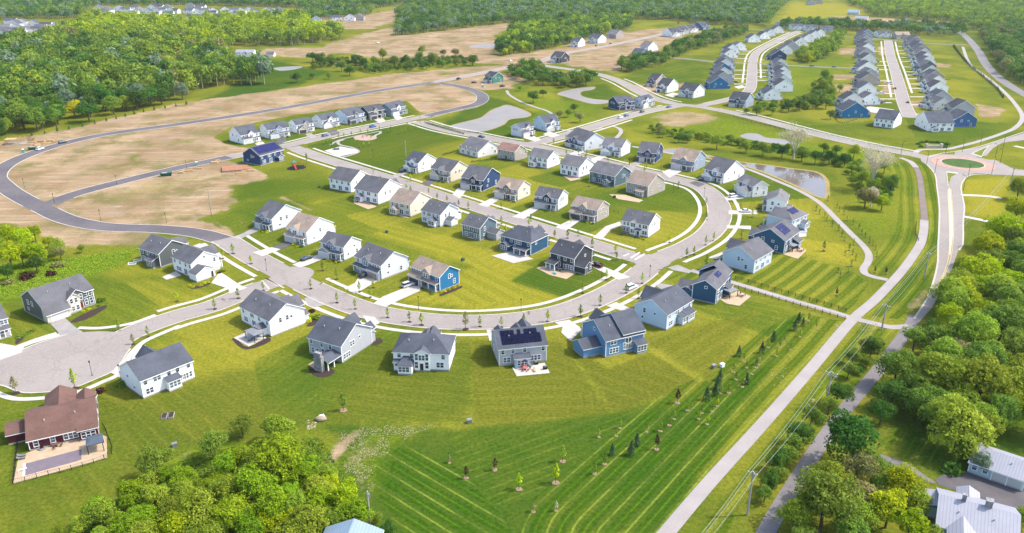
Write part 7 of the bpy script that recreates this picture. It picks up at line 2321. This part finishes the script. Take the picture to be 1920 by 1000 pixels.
def table_set(px, py, label, top=WOOD, chair=BLACK, n=4, r=.6):
    o = thing('patio_table', label, 'table', (*G(px, py)[:2], .13), RND.uniform(0, 1))
    t = MB(); t.tube((0, 0, .68), (0, 0, .74), r, r, 12); t.build('table_top', top, o)
    t = MB(); t.tube((0, 0, 0), (0, 0, .68), .06, .06, 6); t.tube((0, 0, 0), (0, 0, .05), .3, .3, 8); t.build('leg', BLACK, o)
    for k in range(n):
        a = 6.283 * k / n
        p = G(px, py)
        c = thing('patio_chair', 'chair drawn up to the ' + label, 'chair', (p[0] + math.cos(a) * (r + .45), p[1] + math.sin(a) * (r + .45), .13), a + math.pi / 2, 'chairs at the ' + label)
        s = MB(); s.box(-.25, .25, -.25, .25, .4, .46); s.build('seat', chair, c)
        s = MB(); s.box(-.25, .25, -.28, -.22, .46, .95); s.build('backrest', chair, c)
        s = MB()
        for x in (-.22, .22):
            for y in (-.22, .22):
                s.tube((x, y, 0), (x, y, .4), .025)
        s.build('frame', chair, c)
    return o


def lounger(px, py, rot, label, col, group=None):
    o = thing('lounger', label, 'lounger', (*G(px, py)[:2], .13), rot, group)
    s = MB(); s.box(-.3, .3, -.9, .35, .28, .38); s.build('seat', col, o)
    s = MB(); s.hexa([(-.3, .35, .28), (.3, .35, .28), (.3, .95, .62), (-.3, .95, .62), (-.3, .35, .38), (.3, .35, .38), (.3, .9, .72), (-.3, .9, .72)]); s.build('backrest', col, o)
    for x in (-.26, .26):
        for y in (-.8, .3):
            s = MB(); s.tube((x, y, 0), (x, y, .28), .03); s.build('leg', BLACK, o)
    return o


BROWNF = mat('brown cushion', (.20, .10, .075), .85)
GREYF = mat('grey cushion', (.22, .22, .23), .85)
AQUA = mat('turquoise cushion', (.05, .42, .55), .7)
PINK = mat('pink cushion', (.62, .10, .22), .7)
REDC = mat('brick red parasol cloth', (.28, .05, .045), .8)
BLUEC = mat('deep blue parasol cloth', (.015, .04, .10), .8)
table_set(107, 838, 'brown dining table on the pool deck', BROWNF, BROWNF)
lounger(40, 862, rotA + 1.4, 'grey lounger at the upper left corner of the pool deck', GREYF)
lounger(41, 857, rotA + 1.4, 'second grey lounger behind the first on the pool deck', GREYF)
o = thing('fire_pit', 'round stone fire pit against the red back wall', 'fire pit', (*G(79, 843)[:2], .12))
m_ = MB(); m_.tube((0, 0, 0), (0, 0, .4), .8, .75, 12); m_.build('bowl', STN['g'], o)
m_ = MB(); m_.tube((0, 0, .4), (0, 0, .46), .5, .5, 10); m_.build('ash_bed', BLACK, o)
# patios
for nm, pts, m in (('patio', [(960, 690), (1021, 681), (1031, 700), (969, 706)], CONC), ('patio', [(438, 634), (470, 620), (500, 634), (466, 650)], CONC2), ('patio', [(922, 480), (960, 472), (1000, 486), (962, 494)], CONC2), ('patio', [(1006, 503), (1030, 497), (1080, 512), (1062, 524), (1030, 516)], PATIO),
                   ('patio', [(1350, 562), (1383, 546), (1408, 556), (1386, 574), (1362, 570)], PATIO), ('patio', [(1470, 478), (1497, 462), (1512, 470), (1496, 486)], PATIO), ('patio', [(1486, 430), (1512, 428), (1512, 444), (1490, 446)], CONC2), ('patio', [(1142, 365), (1172, 366), (1206, 376), (1198, 380), (1160, 374)], PATIO), ('patio', [(1056, 331), (1072, 330), (1090, 336), (1070, 340)], PATIO),
                   ('patio', [(662, 374), (690, 380), (706, 388), (690, 393), (664, 382)], PATIO), ('patio', [(304, 520), (330, 509), (340, 517), (312, 525)], CONC2), ('patio', [(578, 684), (592, 676), (606, 688), (590, 693)], PATIO), ('patio', [(734, 396), (750, 400), (768, 410), (752, 407)], PATIO), ('patio', [(1112, 672), (1096, 668), (1106, 657), (1120, 665)], MULCH)):
    struct(flat(nm, pts, .11, m, .12))
for pts in ([(578, 692), (596, 708), (618, 706), (628, 694), (600, 690)], [(694, 640), (712, 634), (718, 641), (704, 648), (692, 646)], [(434, 636), (462, 656), (508, 640), (500, 632), (466, 651), (440, 634)], [(574, 612), (596, 592), (604, 600), (586, 612)], [(150, 592), (198, 572), (200, 577), (160, 600), (130, 606)], [(355, 537), (362, 543), (394, 534), (392, 530), (366, 537)], [(824, 552), (866, 536), (866, 540), (826, 556)], [(28, 640), (42, 626), (46, 632), (32, 646)]):
    struct(flat('mulch_bed', pts, .03, DKMULCH, smooth=True))
rN3 = math.atan2(HOUSES['N3'].u[1], HOUSES['N3'].u[0])
canopy(478, 636, 5.2, 3.4, rN3, 2.6, ROOFG, 'grey-roofed pergola on black posts behind the big white junction house')
lounger(470, 640, rN3, 'blue-grey lounger under the grey pergola', ROOFN)
canopy(1368, 556, 4.2, 3.6, 0.6, 2.6, ROOFG, 'grey pergola over garden seats behind the dark blue house by the path')
table_set(1390, 556, 'garden table beside the grey pergola', WOOD, BROWNF)
canopy(1484, 470, 3.4, 3.4, .6, 2.5, ROOFG, 'grey pergola behind the dark blue house on the right bend')
table_set(1500, 472, 'garden table right of the right bend pergola', WOOD, BROWNF)
o = thing('swim_spa', 'large white swim spa with dark cover on a patio by the hipped grey house', 'swim spa', G(1500, 437), .1)
m_ = MB(); m_.box(-2.4, 2.4, -1.2, 1.2, 0, 1.2); m_.build('shell', WHITE, o)
m_ = MB(); m_.box(-2.0, 2.0, -.9, .9, 1.2, 1.32); m_.build('cover', BLACK, o)
table_set(985, 694, 'coral dining table on the white patio of the solar house', mat('coral paint', (.5, .14, .12), .6), mat('coral seat', (.45, .12, .11), .7), 6, .75)
for x, y, c, lab in ((967, 690, AQUA, 'turquoise lounge chair at the left of the white patio'), (977, 687, PINK, 'pink lounge chair on the white patio'), (994, 687, AQUA, 'turquoise lounge chair in the middle of the white patio')):
    lounger(x, y, .4, lab, c)
lounger(1002, 696, .1, 'tan wooden lounger on the white patio', LUMBER)


def parasol(px, py, m, label, r=1.4):
    o = thing('parasol', label, 'parasol', (*G(px, py)[:2], .12))
    a = MB(); a.tube((0, 0, 0), (0, 0, 2.5), .03); a.build('pole', BLACK, o)
    c = MB()
    for k in range(8):
        t0, t1 = 6.283 * k / 8, 6.283 * (k + 1) / 8
        c.face([(r * math.cos(t0), r * math.sin(t0), 2.05), (r * math.cos(t1), r * math.sin(t1), 2.05), (0, 0, 2.55)])
    c.build('canopy', m, o)


parasol(985, 690, BLUEC, 'folded-looking dark blue parasol over the coral table', .5)
parasol(675, 378, REDC, 'brick red parasol on the patio of the white house', 2.2)
table_set(672, 379, 'dark table under the brick red parasol')
table_set(1050, 508, 'dark table on the patio of the charcoal house')
lounger(1040, 514, .5, 'turquoise seat on the patio of the charcoal house', AQUA)
for x, y, lab in ((1005, 684, 'dark grill against the solar house wall'), (1022, 693, 'square black fire table on the white patio'), (1152, 371, 'row of dark seats on the tan house patio')):
    o = thing('grill', lab, 'grill', (*G(x, y)[:2], .12), .2)
    a = MB(); a.box(-.6, .6, -.35, .35, .1, .8); a.build('cabinet', BLACK, o)
    a = MB(); a.box(-.5, .5, -.3, .3, .8, 1.05); a.build('lid', GREYF, o)
    a = MB(); a.tube((-.4, -.38, .85), (.4, -.38, .85), .03); a.build('handle', GALV, o)
# playset and its black mulch
struct(flat('play_mulch', [(537, 318), (550, 311), (570, 310), (572, 316), (548, 320)], .05, mat('black rubber mulch', (.012, .012, .013), .95), smooth=True))
REDP = mat('red playset paint', (.55, .06, .03), .6)
TEALP = mat('teal playset roof', (.03, .30, .33), .6)
o = thing('playset', 'red playset with teal roof and swings on black mulch', 'playset', G(552, 315), .5, None, 1.15)
a = MB()
for x in (-.8, .8):
    for y in (-.8, .8):
        a.tube((x, y, 0), (x, y, 2.9), .07)
a.box(-.9, .9, -.9, .9, 1.3, 1.42)
a.tube((.8, 0, 2.3), (4.2, 0, 2.3), .07)
a.tube((4.2, 0, 2.3), (4.5, 1, 0), .07); a.tube((4.2, 0, 2.3), (4.5, -1, 0), .07)
a.build('frame', REDP, o)
a = MB(); a.face([(-1, -1, 2.8), (1, -1, 2.8), (0, 0, 3.7)]); a.face([(1, -1, 2.8), (1, 1, 2.8), (0, 0, 3.7)]); a.face([(1, 1, 2.8), (-1, 1, 2.8), (0, 0, 3.7)]); a.face([(-1, 1, 2.8), (-1, -1, 2.8), (0, 0, 3.7)]); a.build('roof', TEALP, o)
a = MB(); a.hexa([(-.3, -.9, 1.4), (.3, -.9, 1.4), (.3, -3.4, .1), (-.3, -3.4, .1), (-.3, -.9, 1.5), (.3, -.9, 1.5), (.3, -3.4, .2), (-.3, -3.4, .2)]); a.build('slide', REDP, o)
for x in (2.0, 3.2):
    a = MB(); a.tube((x, -.2, .5), (x, -.2, 2.3), .02); a.tube((x, .2, .5), (x, .2, 2.3), .02); a.box(x - .15, x + .15, -.25, .25, .45, .5); a.build('swing', BLACK, o)
# park things
o = thing('park_shelter_table', 'dark blue-grey slab table on the pale park pad', 'table', G(631, 281), .3)
a = MB(); a.box(-1.8, 1.8, -1.2, 1.2, .75, .85); a.build('table_top', ROOFN, o)
for x in (-1.3, 1.3):
    a = MB(); a.box(x - .1, x + .1, -.8, .8, 0, .75); a.build('leg', ROOFN, o)
for x, y, m, lab in ((680, 259, REDP, 'small red spring toy at left on the playground pad'), (688, 257, PINK, 'pinkish climbing frame on the playground pad'), (696, 259, GREYF, 'grey spring toy at right on the playground pad')):
    o = thing('play_equipment', lab, 'play equipment', G(x, y))
    a = MB(); a.tube((-.8, 0, 0), (0, 0, 1.6), .08); a.tube((.8, 0, 0), (0, 0, 1.6), .08); a.tube((0, .7, 0), (0, 0, 1.6), .08); a.build('frame', m, o)
    a = MB(); a.box(-.5, .5, -.3, .3, .7, .8); a.build('seat', m, o)

# building sites
o = thing('plywood_deck', 'reddish plywood floor deck of a house just begun', 'house under construction', G(441, 318), .32)
a = MB(); a.box(-6.5, 6.5, -5, 5, .6, .9); a.build('floor', PLY, o)
a = MB(); a.box(-6.4, 6.4, -4.9, 4.9, -.05, .6); a.build('foundation', FOUND, o)
rs_ = random.Random(8)
for k, (x, y, w, d, r) in enumerate([(465, 322, 7, 1.2, .35), (452, 326, 5, 1.2, .5), (402, 306, 4, 2, .2), (408, 303, 3, 1.5, .6), (352, 322, 6, 1.5, .3), (366, 318, 8, 1.2, .2), (340, 325, 3, 1.5, .2), (60, 268, 5, 2, .3), (75, 266, 6, 1.5, .1), (88, 270, 5, 1.4, .6), (95, 265, 4, 2, .3), (70, 273, 4, 1.5, 1)]):
    o = thing('lumber_stack', 'stack of pale boards ' + ('beside the plywood deck' if k < 6 else 'on the dirt by the green tank' if k == 6 else 'at the timber building site at left'), 'lumber', G(x, y), r, 'stacks of boards ' + ('beside the plywood deck' if k < 6 else 'on the dirt by the green tank' if k == 6 else 'at the timber building site at left'))
    for j in range(2):
        a = MB()
        a.box(-w / 2 + j * .3, w / 2 - j * .4, -d / 2 + j * .2, d / 2 - j * .1, j * .45, j * .45 + .4)
        a.build('board_bundle', LUMBER, o)
o = thing('unfinished_house', 'unfinished timber house frame at the left edge of the bare ground', 'house under construction', G(38, 269), .25)
a = MB()
for y in (-4, 0, 4):
    for k in range(15):
        x = -7 + k
        a.box(x - .06, x + .06, y - .06, y + .06, .3, 3.0)
    a.box(-7, 7, y - .07, y + .07, 3.0, 3.2)
    a.box(-7, 7, y - .07, y + .07, .2, .32)
for x in (-7, 0, 7):
    for k in range(9):
        y = -4 + k
        a.box(x - .06, x + .06, y - .06, y + .06, .32, 3.0)
    a.box(x - .08, x + .08, -4, 4, 3.0, 3.2)
a.build('wall_frame', LUMBER, o)
a = MB(); a.box(-7.2, 7.2, -4.2, 4.2, -.05, .2); a.build('floor', FOUND, o)
a = MB(); a.box(-7, -1, -4, 1, 3.2, 3.3); a.build('upper_floor', LUMBER, o)
a = MB(); a.box(3, 7, 3.9, 4.0, .4, 3.0); a.build('sheathing', mat('tan sheathing', (.5, .38, .22), .8), o)


def toilet(x, y, label):
    o = thing('portable_toilet', label, 'portable toilet', G(x, y), .4)
    a = MB(); a.box(-.55, .55, -.55, .55, 0, 2.1); a.build('cabin', TEALP, o)
    a = MB(); a.face([(-.6, -.6, 2.1), (.6, -.6, 2.1), (0, 0, 2.4)]); a.face([(.6, -.6, 2.1), (.6, .6, 2.1), (0, 0, 2.4)]); a.face([(.6, .6, 2.1), (-.6, .6, 2.1), (0, 0, 2.4)]); a.face([(-.6, .6, 2.1), (-.6, -.6, 2.1), (0, 0, 2.4)]); a.build('roof', WHITE, o)
    a = MB(); a.box(-.4, .4, -.58, -.551, .1, 1.95); a.build('door', mat('pale teal door', (.12, .45, .45), .6), o)


toilet(369, 311, 'teal portable toilet beside the dark park street')
toilet(44, 287, 'teal portable toilet at the left timber building site')
toilet(905, 164, 'teal portable toilet at the green unfinished house')
for x, y, lab in ((312, 330, 'dark green skip beside the dark park street'), (64, 281, 'green skip behind the white car at left'), (1372, 0, '')):
    if lab:
        o = thing('skip', lab, 'skip', G(x, y), .3)
        a = MB()
        a.hexa([(-2.4, -1, .1), (2.4, -1, .1), (2.4, 1, .1), (-2.4, 1, .1), (-2.9, -1.2, 1.6), (2.9, -1.2, 1.6), (2.9, 1.2, 1.6), (-2.9, 1.2, 1.6)])
        a.build('body', mat('green skip paint', (.015, .10, .06), .6), o)
        a = MB(); a.box(-2.0, .6, -.9, .9, 1.5, 1.75); a.build('rubble', mat('mixed rubbish', (.4, .38, .36), .9, .4, 2), o)
ORANGE = mat('orange machine paint', (.62, .22, .03), .5)
for x, y, lab in ((858, 108, 'orange excavator left of the road works'), (868, 110, 'orange excavator in the middle of the road works'), (1272, 44, 'orange excavator on the far spoil heap')):
    o = thing('excavator', lab, 'excavator', G(x, y), RND.uniform(0, 6))
    a = MB(); a.box(-1.6, 1.6, -1.3, -.7, 0, .8); a.box(-1.6, 1.6, .7, 1.3, 0, .8); a.build('track', RUBBER, o)
    a = MB(); a.box(-1.7, 1.3, -1.2, 1.2, .9, 2.0); a.box(0, 1.2, -1.2, -.1, 2.0, 2.9); a.build('cab', ORANGE, o)
    a = MB(); a.tube((1.2, .4, 1.6), (3.6, .4, 4.0), .2, .16); a.tube((3.6, .4, 4.0), (5.4, .4, 1.6), .16, .12); a.build('boom', ORANGE, o)
    a = MB(); a.hexa([(5.0, 0, .6), (5.8, 0, .6), (5.8, .8, .6), (5.0, .8, .6), (5.1, 0, 1.6), (5.5, 0, 1.6), (5.5, .8, 1.6), (5.1, .8, 1.6)]); a.build('bucket', GALV, o)

# farm buildings at lower right and lower centre
def metal_roof(name, c):
    m, nt, b, L = new_mat(name)
    tc = nd(nt, 'ShaderNodeTexCoord').outputs['Object']
    sx = nd(nt, 'ShaderNodeSeparateXYZ')
    L.new(tc, sx.inputs[0])
    fr = math_n(nt, 'FRACT', math_n(nt, 'MULTIPLY', sx.outputs[0], 1 / .6))
    n1 = noise(nt, tc, .5, 5, .6)
    cc = mix(nt, tuple(x * .8 for x in c), tuple(x * 1.12 for x in c), n1)
    L.new(mix(nt, tuple(x * .55 for x in c), cc, ramp(nt, fr, .0, .22)), b.inputs['Base Color'])
    b.inputs['Roughness'].default_value = .55
    return m


ROOF['metal'] = metal_roof('standing seam metal roof', (.26, .265, .31))
ROOF['barn'] = metal_roof('blue-grey barn roof', (.19, .26, .33))
SID['aqua'] = siding('aqua siding', (.36, .5, .55))
h = House('barn', (1814, 886), (1916, 922), 8.0, 'x', 'S', 'aqua', 'metal', 'long light blue barn with grey metal roof at the right edge', he=2.9, pitch=.42, lod=0, auto=False, name='barn', cat='barn')
for u in (h.W * .56, h.W * .84):
    h.place(GD[(2.7, 'w')], 'garage_door', 'S', u, .004, .05)
for u in (h.W * .1, h.W * .3):
    h.win('S', u, 1.2, 'a')
h.done()
h = House('farm', (1752, 1010), (1900, 1052), 12.5, 'x', 'N', 'aqua', 'metal', 'light blue farmhouse with ribbed metal roofs and two chimneys at the lower right corner', he=3.4, pitch=.45, lod=0, auto=False, name='farmhouse')
W = h.W
h.bump('S', W * .14, W * .48, 3.2, 3.6, .55, 'gable')
h.bump('S', W * .72, W * .96, 3.0, 3.0, .5, 'gable')
h.bump('N', W * .45, W * .72, 3.0, 3.0, .5, 'gable')
h.bump('W', 1.0, 6.0, 3.2, 2.7, .25, 'shed')
h.win('S', W * .22, 1.2, 'a', 3.2); h.win('S', W * .4, 1.2, 'a', 3.2); h.win('S', W * .05, 1.3, 'a'); h.win('W', 8, 1.3, 'a')
h.done()
for u, d, k in ((W * .3, .5, .5), (W * .62, .52, .8)):
    a = MB()
    x, y, _ = h.P('S', u, -h.D * d, 0)
    a.box(x - k * .7, x + k * .7, y - k * .7, y + k * .7, 4.5, 7.6)
    a.box(x - k * .85, x + k * .85, y - k * .85, y + k * .85, 7.6, 7.8)
    a.build('chimney', STN['g'], h.root)
h = House('barn2', (585, 1100), (692, 1106), 11.0, 'y', 'S', 'aqua', 'barn', 'barn with a plain blue-grey metal roof cut off by the bottom edge', he=4.0, pitch=.42, lod=0, auto=False, name='barn', cat='barn')
h.win('S', 2, 1.2, 'a'); h.win('S', 6, 1.2, 'a')
h.done()
h = House('whitefarm', (441, 108), (476, 108), 9.0, 'x', 'S', 'white', 'metal', 'white farmhouse in the clearing of the left wood', lod=2, name='farmhouse', pitch=.5); h.done()
h = House('shed1', (507, 107), (513, 107), 4.0, 'x', 'S', 'white', 'grey', 'tiny white shed right of the white farmhouse clearing', he=2.4, lod=2, auto=False, name='shed', cat='shed'); h.win('S', 1, .9, 's'); h.done()
h = House('bigbarn1', (1579, 27), (1610, 28), 14.0, 'x', 'S', 'mint', 'barn', 'long farm building with blue-green roof in the far field', he=4, lod=2, auto=False, name='barn', cat='barn'); h.win('S', 3, 1, 'b'); h.win('S', 9, 1, 'b'); h.done()
h = House('bigbarn2', (1574, 37), (1626, 39), 10.0, 'x', 'S', 'offwhite', 'metal', 'long low pale shed below the blue-green farm building', he=3.5, lod=2, auto=False, name='barn', cat='barn'); h.win('S', 3, 1, 'b'); h.win('S', 12, 1, 'b'); h.done()

for x, y, lab in ((1240, 506, 'rusty storm drain at the corner of the right loop'), (992, 587, 'rusty storm drain on the verge of the outer bend'), (419, 562, 'small storm drain on the cul-de-sac street'), (603, 532, 'rusty storm drain in the verge right of the near junction')):
    o = thing('storm_drain', lab, 'storm drain', (*G(x, y)[:2], .1), RND.uniform(0, 3))
    a = MB(); a.box(-1.1, 1.1, -.35, .35, -.05, .1); a.build('frame', FOUND, o)
    a = MB()
    for k in range(6):
        a.box(-1.0 + k * .34, -.8 + k * .34, -.3, .3, .1, .13)
    a.build('grate', mat('rusty iron', (.22, .09, .05), .8, .3), o)

# estate sign wall by the roundabout
o = thing('sign_wall', 'low curved tan stone sign wall with shrubs above the roundabout', 'sign wall', G(1751, 277), .05)
a = MB(); a.box(-4.2, 4.2, -.35, .35, 0, 1.5); a.build('wall', STN['s'], o)
for x in (-4.4, 4.4):
    a = MB(); a.box(x - .6, x + .6, -.6, .6, 0, 2.0); a.box(x - .7, x + .7, -.7, .7, 2.0, 2.2); a.build('pillar', STN['s'], o)
a = MB(); a.box(-2.8, 2.8, -.42, -.35, .5, 1.2); a.build('sign_panel', mat('pale stone panel', (.55, .5, .42), .7), o)
for x, y in ((1722, 271), (1730, 268), (1738, 267), (1748, 268), (1758, 268), (1768, 270), (1776, 272), (1726, 276), (1772, 277)):
    shrub(G(x, y), 1.5, 'd', 'dark shrub planted behind the estate sign wall', 'dark shrubs planted behind the estate sign wall')

# small yard things
UG = mat('green utility cabinet', (.06, .12, .09), .6)
for x, y, m, lab in ((596 + 284, 793, GALV, 'grey utility cabinet at the lot line under the white hipped house'), (1354, 688, WHITE, 'white utility cabinet on the striped bank, right one'), (1338, 690, GALV, 'grey utility cabinet on the striped bank, left one'), (328, 838, GALV, 'grey drain cover box at the lower wood edge'), (604, 786, WHITE, 'small white post box beside the boulder'), (599, 352, UG, 'small green box on the green field'), (725, 437, UG, 'small green cabinet in the open lawn'), (868, 489, UG, 'green cabinet left of the dark blue hipped house'), (1545, 440, WHITE, 'white box'), ):
    if lab == 'white box':
        continue
    o = thing('utility_box', lab, 'utility box', G(x, y), RND.uniform(0, 1))
    a = MB(); a.box(-.55, .55, -.45, .45, 0, .95); a.build('cabinet', m, o)
    a = MB(); a.box(-.6, .6, -.5, .5, .95, 1.05); a.build('lid', m, o)
o = thing('raised_bed', 'grey raised garden bed on the lawn below the white house', 'garden bed', G(315, 781), .25)
for x in (-.8, .8):
    a = MB(); a.box(x - .65, x + .65, -1.3, 1.3, .02, .42); a.build('planter_box', WOOD, o)
    a = MB(); a.box(x - .55, x + .55, -1.2, 1.2, .42, .46); a.build('soil', DKMULCH, o)
for x, y, lab in ((248, 495, 'white raised bed frame on the lawn at left, left one'), (258, 489, 'white raised bed frame on the lawn at left, right one')):
    o = thing('raised_bed', lab, 'garden bed', G(x, y), .3)
    a = MB(); a.box(-1.2, 1.2, -.75, .75, .0, .12); a.build('soil', VERGE, o)
    a = MB(); a.box(-1.4, 1.4, -.95, -.75, 0, .3); a.box(-1.4, 1.4, .75, .95, 0, .3); a.box(-1.4, -1.2, -.75, .75, 0, .3); a.box(1.2, 1.4, -.75, .75, 0, .3); a.build('frame', WHITE, o)
# raised deck fence of the dark blue house and hedge-like screen on the junction patio
h = HOUSES['K6']
# fountain
o = thing('fountain', 'small white fountain with a round foam ring in the brown pond', 'fountain', (*G(1503, 331)[:2], .04))
a = MB(); a.tube((0, 0, -.02), (0, 0, .25), .5, .4, 10); a.build('float', GALV, o)
a = MB()
for k in range(14):
    t = 6.283 * k / 14
    for j in range(6):
        u0, u1 = j / 6, (j + 1) / 6
        r0, r1 = u0 * 1.7, u1 * 1.7
        z0, z1 = .25 + 5 * u0 * (1 - u0) * 1.0, .25 + 5 * u1 * (1 - u1) * 1.0
        a.tube((r0 * math.cos(t), r0 * math.sin(t), z0 * (1.0 if j else 1)), (r1 * math.cos(t), r1 * math.sin(t), max(.03, z1)), .06, .06, 4, cap=False)
a.build('water_jet', mat('white foam', (.75, .75, .74), .7, .05), o, False)
a = MB()
for r0, r1 in ((3.3, 3.7), (5.6, 5.9)):
    for k in range(48):
        t0, t1 = 6.283 * k / 48, 6.283 * (k + 1) / 48
        a.face([(r0 * math.cos(t0), r0 * math.sin(t0), .012), (r1 * math.cos(t0), r1 * math.sin(t0), .012), (r1 * math.cos(t1), r1 * math.sin(t1), .012), (r0 * math.cos(t1), r0 * math.sin(t1), .012)])
a.build('foam_ring', mat('thin foam', (.34, .30, .24), .5, .2), o, False)


# scattered stones
def stones(name, pts, n, smin, smax, seed, label, m):
    P = G2(pts)
    rs = np.random.RandomState(seed)
    lo, hi = P.min(0), P.max(0)
    X, Y = rs.uniform(lo[0], hi[0], n * 4), rs.uniform(lo[1], hi[1], n * 4)
    k = inside(P, X, Y) & (vnoise(X, Y, 3, seed) > -.25)
    mb = MB()
    for x, y in list(zip(X[k], Y[k]))[:n]:
        s = rs.uniform(smin, smax)
        t = rs.uniform(0, 6.28)
        q = [(x + s * math.cos(t + a) * rs.uniform(.7, 1.2), y + s * math.sin(t + a) * rs.uniform(.7, 1.2)) for a in (0, 1.26, 2.5, 3.8, 5.0)]
        mb.face([(*p, 0.01) for p in q])
        i = len(mb.v)
        mb.v += [(*p, 0.01) for p in q] + [(x, y, s * rs.uniform(.4, .8))]
        for j in range(5):
            mb.f.append((i + j, i + (j + 1) % 5, i + 5)); mb.m.append(0)
    return tag(mb.build(name, m, recalc=False), label, 'stones', None, 'stuff')


PALES = mat('pale limestone rubble', (.40, .325, .225), .9, .2, 2, 6)
stones('rubble', [(612, 866), (640, 810), (702, 797), (822, 798), (775, 815), (735, 840), (700, 880), (700, 925), (672, 928), (650, 890)], 1300, .05, .16, 3, 'pale rubble strewn over the thin grass left of the striped lawn', PALES)
stones('rubble', [(1518, 752), (1532, 740), (1525, 757), (1512, 765)], 16, .15, .5, 4, 'pale rocks between the path and the double-arm pole', PALES)
stones('rubble', [(1600, 610), (1640, 606), (1655, 620), (1620, 622)], 30, .1, .4, 5, 'pale rocks beside the path junction', PALES)
stones('rubble', [(566, 790), (590, 786), (596, 800), (575, 806)], 30, .1, .45, 6, 'pale stones above the lower wood', PALES)
stones('rubble', [(1700, 575), (1735, 545), (1742, 556), (1712, 590)], 40, .1, .4, 7, 'pale rocks along the main road bend', PALES)
stones('rubble', [(1440, 700), (1475, 685), (1478, 710), (1450, 725)], 30, .08, .25, 8, 'scattered stones on the striped lawn by the path', PALES)
stones('rubble', [(1565, 595), (1585, 612), (1560, 640), (1548, 630)], 36, .08, .28, 9, 'scattered stones left of the path below the junction', PALES)
stones('rubble', [(380, 402), (440, 420), (520, 372), (590, 395), (585, 402), (522, 380), (440, 430)], 60, .1, .3, 10, 'pale stones at the edge of the green field', PALES)
a = MB(); a.ell((0, 0, .45), 1.5, 1.0, .7, 10, 6)
tag(a.build('boulder', PALES), 'large pale boulder at the top of the lower wood', 'boulder')
bpy.data.objects['boulder'].location = G(602, 788)

# ------------------------------------------------------------------ light, sky, air
SUN_EL, SUN_AZ = math.radians(52), math.radians(84)   # azimuth clockwise from straight ahead (+Y)
world = bpy.data.worlds.new('World')
scene.world = world
world.use_nodes = True
wn = world.node_tree
bg = wn.nodes['Background']
sky = wn.nodes.new('ShaderNodeTexSky')
sky.sky_type = 'NISHITA'
sky.sun_disc = False
sky.sun_elevation = SUN_EL
sky.sun_rotation = SUN_AZ
sky.air_density = 1.0
sky.dust_density = 2.5
wn.links.new(sky.outputs[0], bg.inputs['Color'])
bg.inputs['Strength'].default_value = .15
sd = bpy.data.lights.new('sun', 'SUN')
sd.energy = 2.0
sd.angle = math.radians(.8)
sd.color = (1.0, .94, .84)
so = bpy.data.objects.new('sun', sd)
COL.objects.link(so)
dirv = Vector((math.sin(SUN_AZ) * math.cos(SUN_EL), math.cos(SUN_AZ) * math.cos(SUN_EL), math.sin(SUN_EL)))
so.rotation_euler = dirv.to_track_quat('Z', 'Y').to_euler()
scene.view_settings.view_transform = 'Standard'
scene.view_settings.look = 'None'
scene.view_settings.exposure = 1.45
scene.view_settings.gamma = 1.0

if True:
    a = MB()
    a.box(-5200, 5200, -5200, 5200, -1.0, H + 6)
    m, nt, b, L = new_mat('haze')
    nt.nodes.remove(b)
    pv = nd(nt, 'ShaderNodeVolumePrincipled')
    pv.inputs['Density'].default_value = .00004
    pv.inputs['Color'].default_value = (.80, .88, 1.0, 1)
    pv.inputs['Anisotropy'].default_value = .3
    L.new(pv.outputs[0], nt.nodes['Material Output'].inputs['Volume'])
    hz = a.build('haze', m)
    struct(hz, 'stuff')
    hz['label'] = 'thin pale summer haze'
scene.cycles.volume_bounces = 1
scene.cycles.max_bounces = 6
scene.cycles.diffuse_bounces = 3
scene.cycles.glossy_bounces = 2
scene.cycles.transmission_bounces = 3
scene.cycles.use_denoising = True
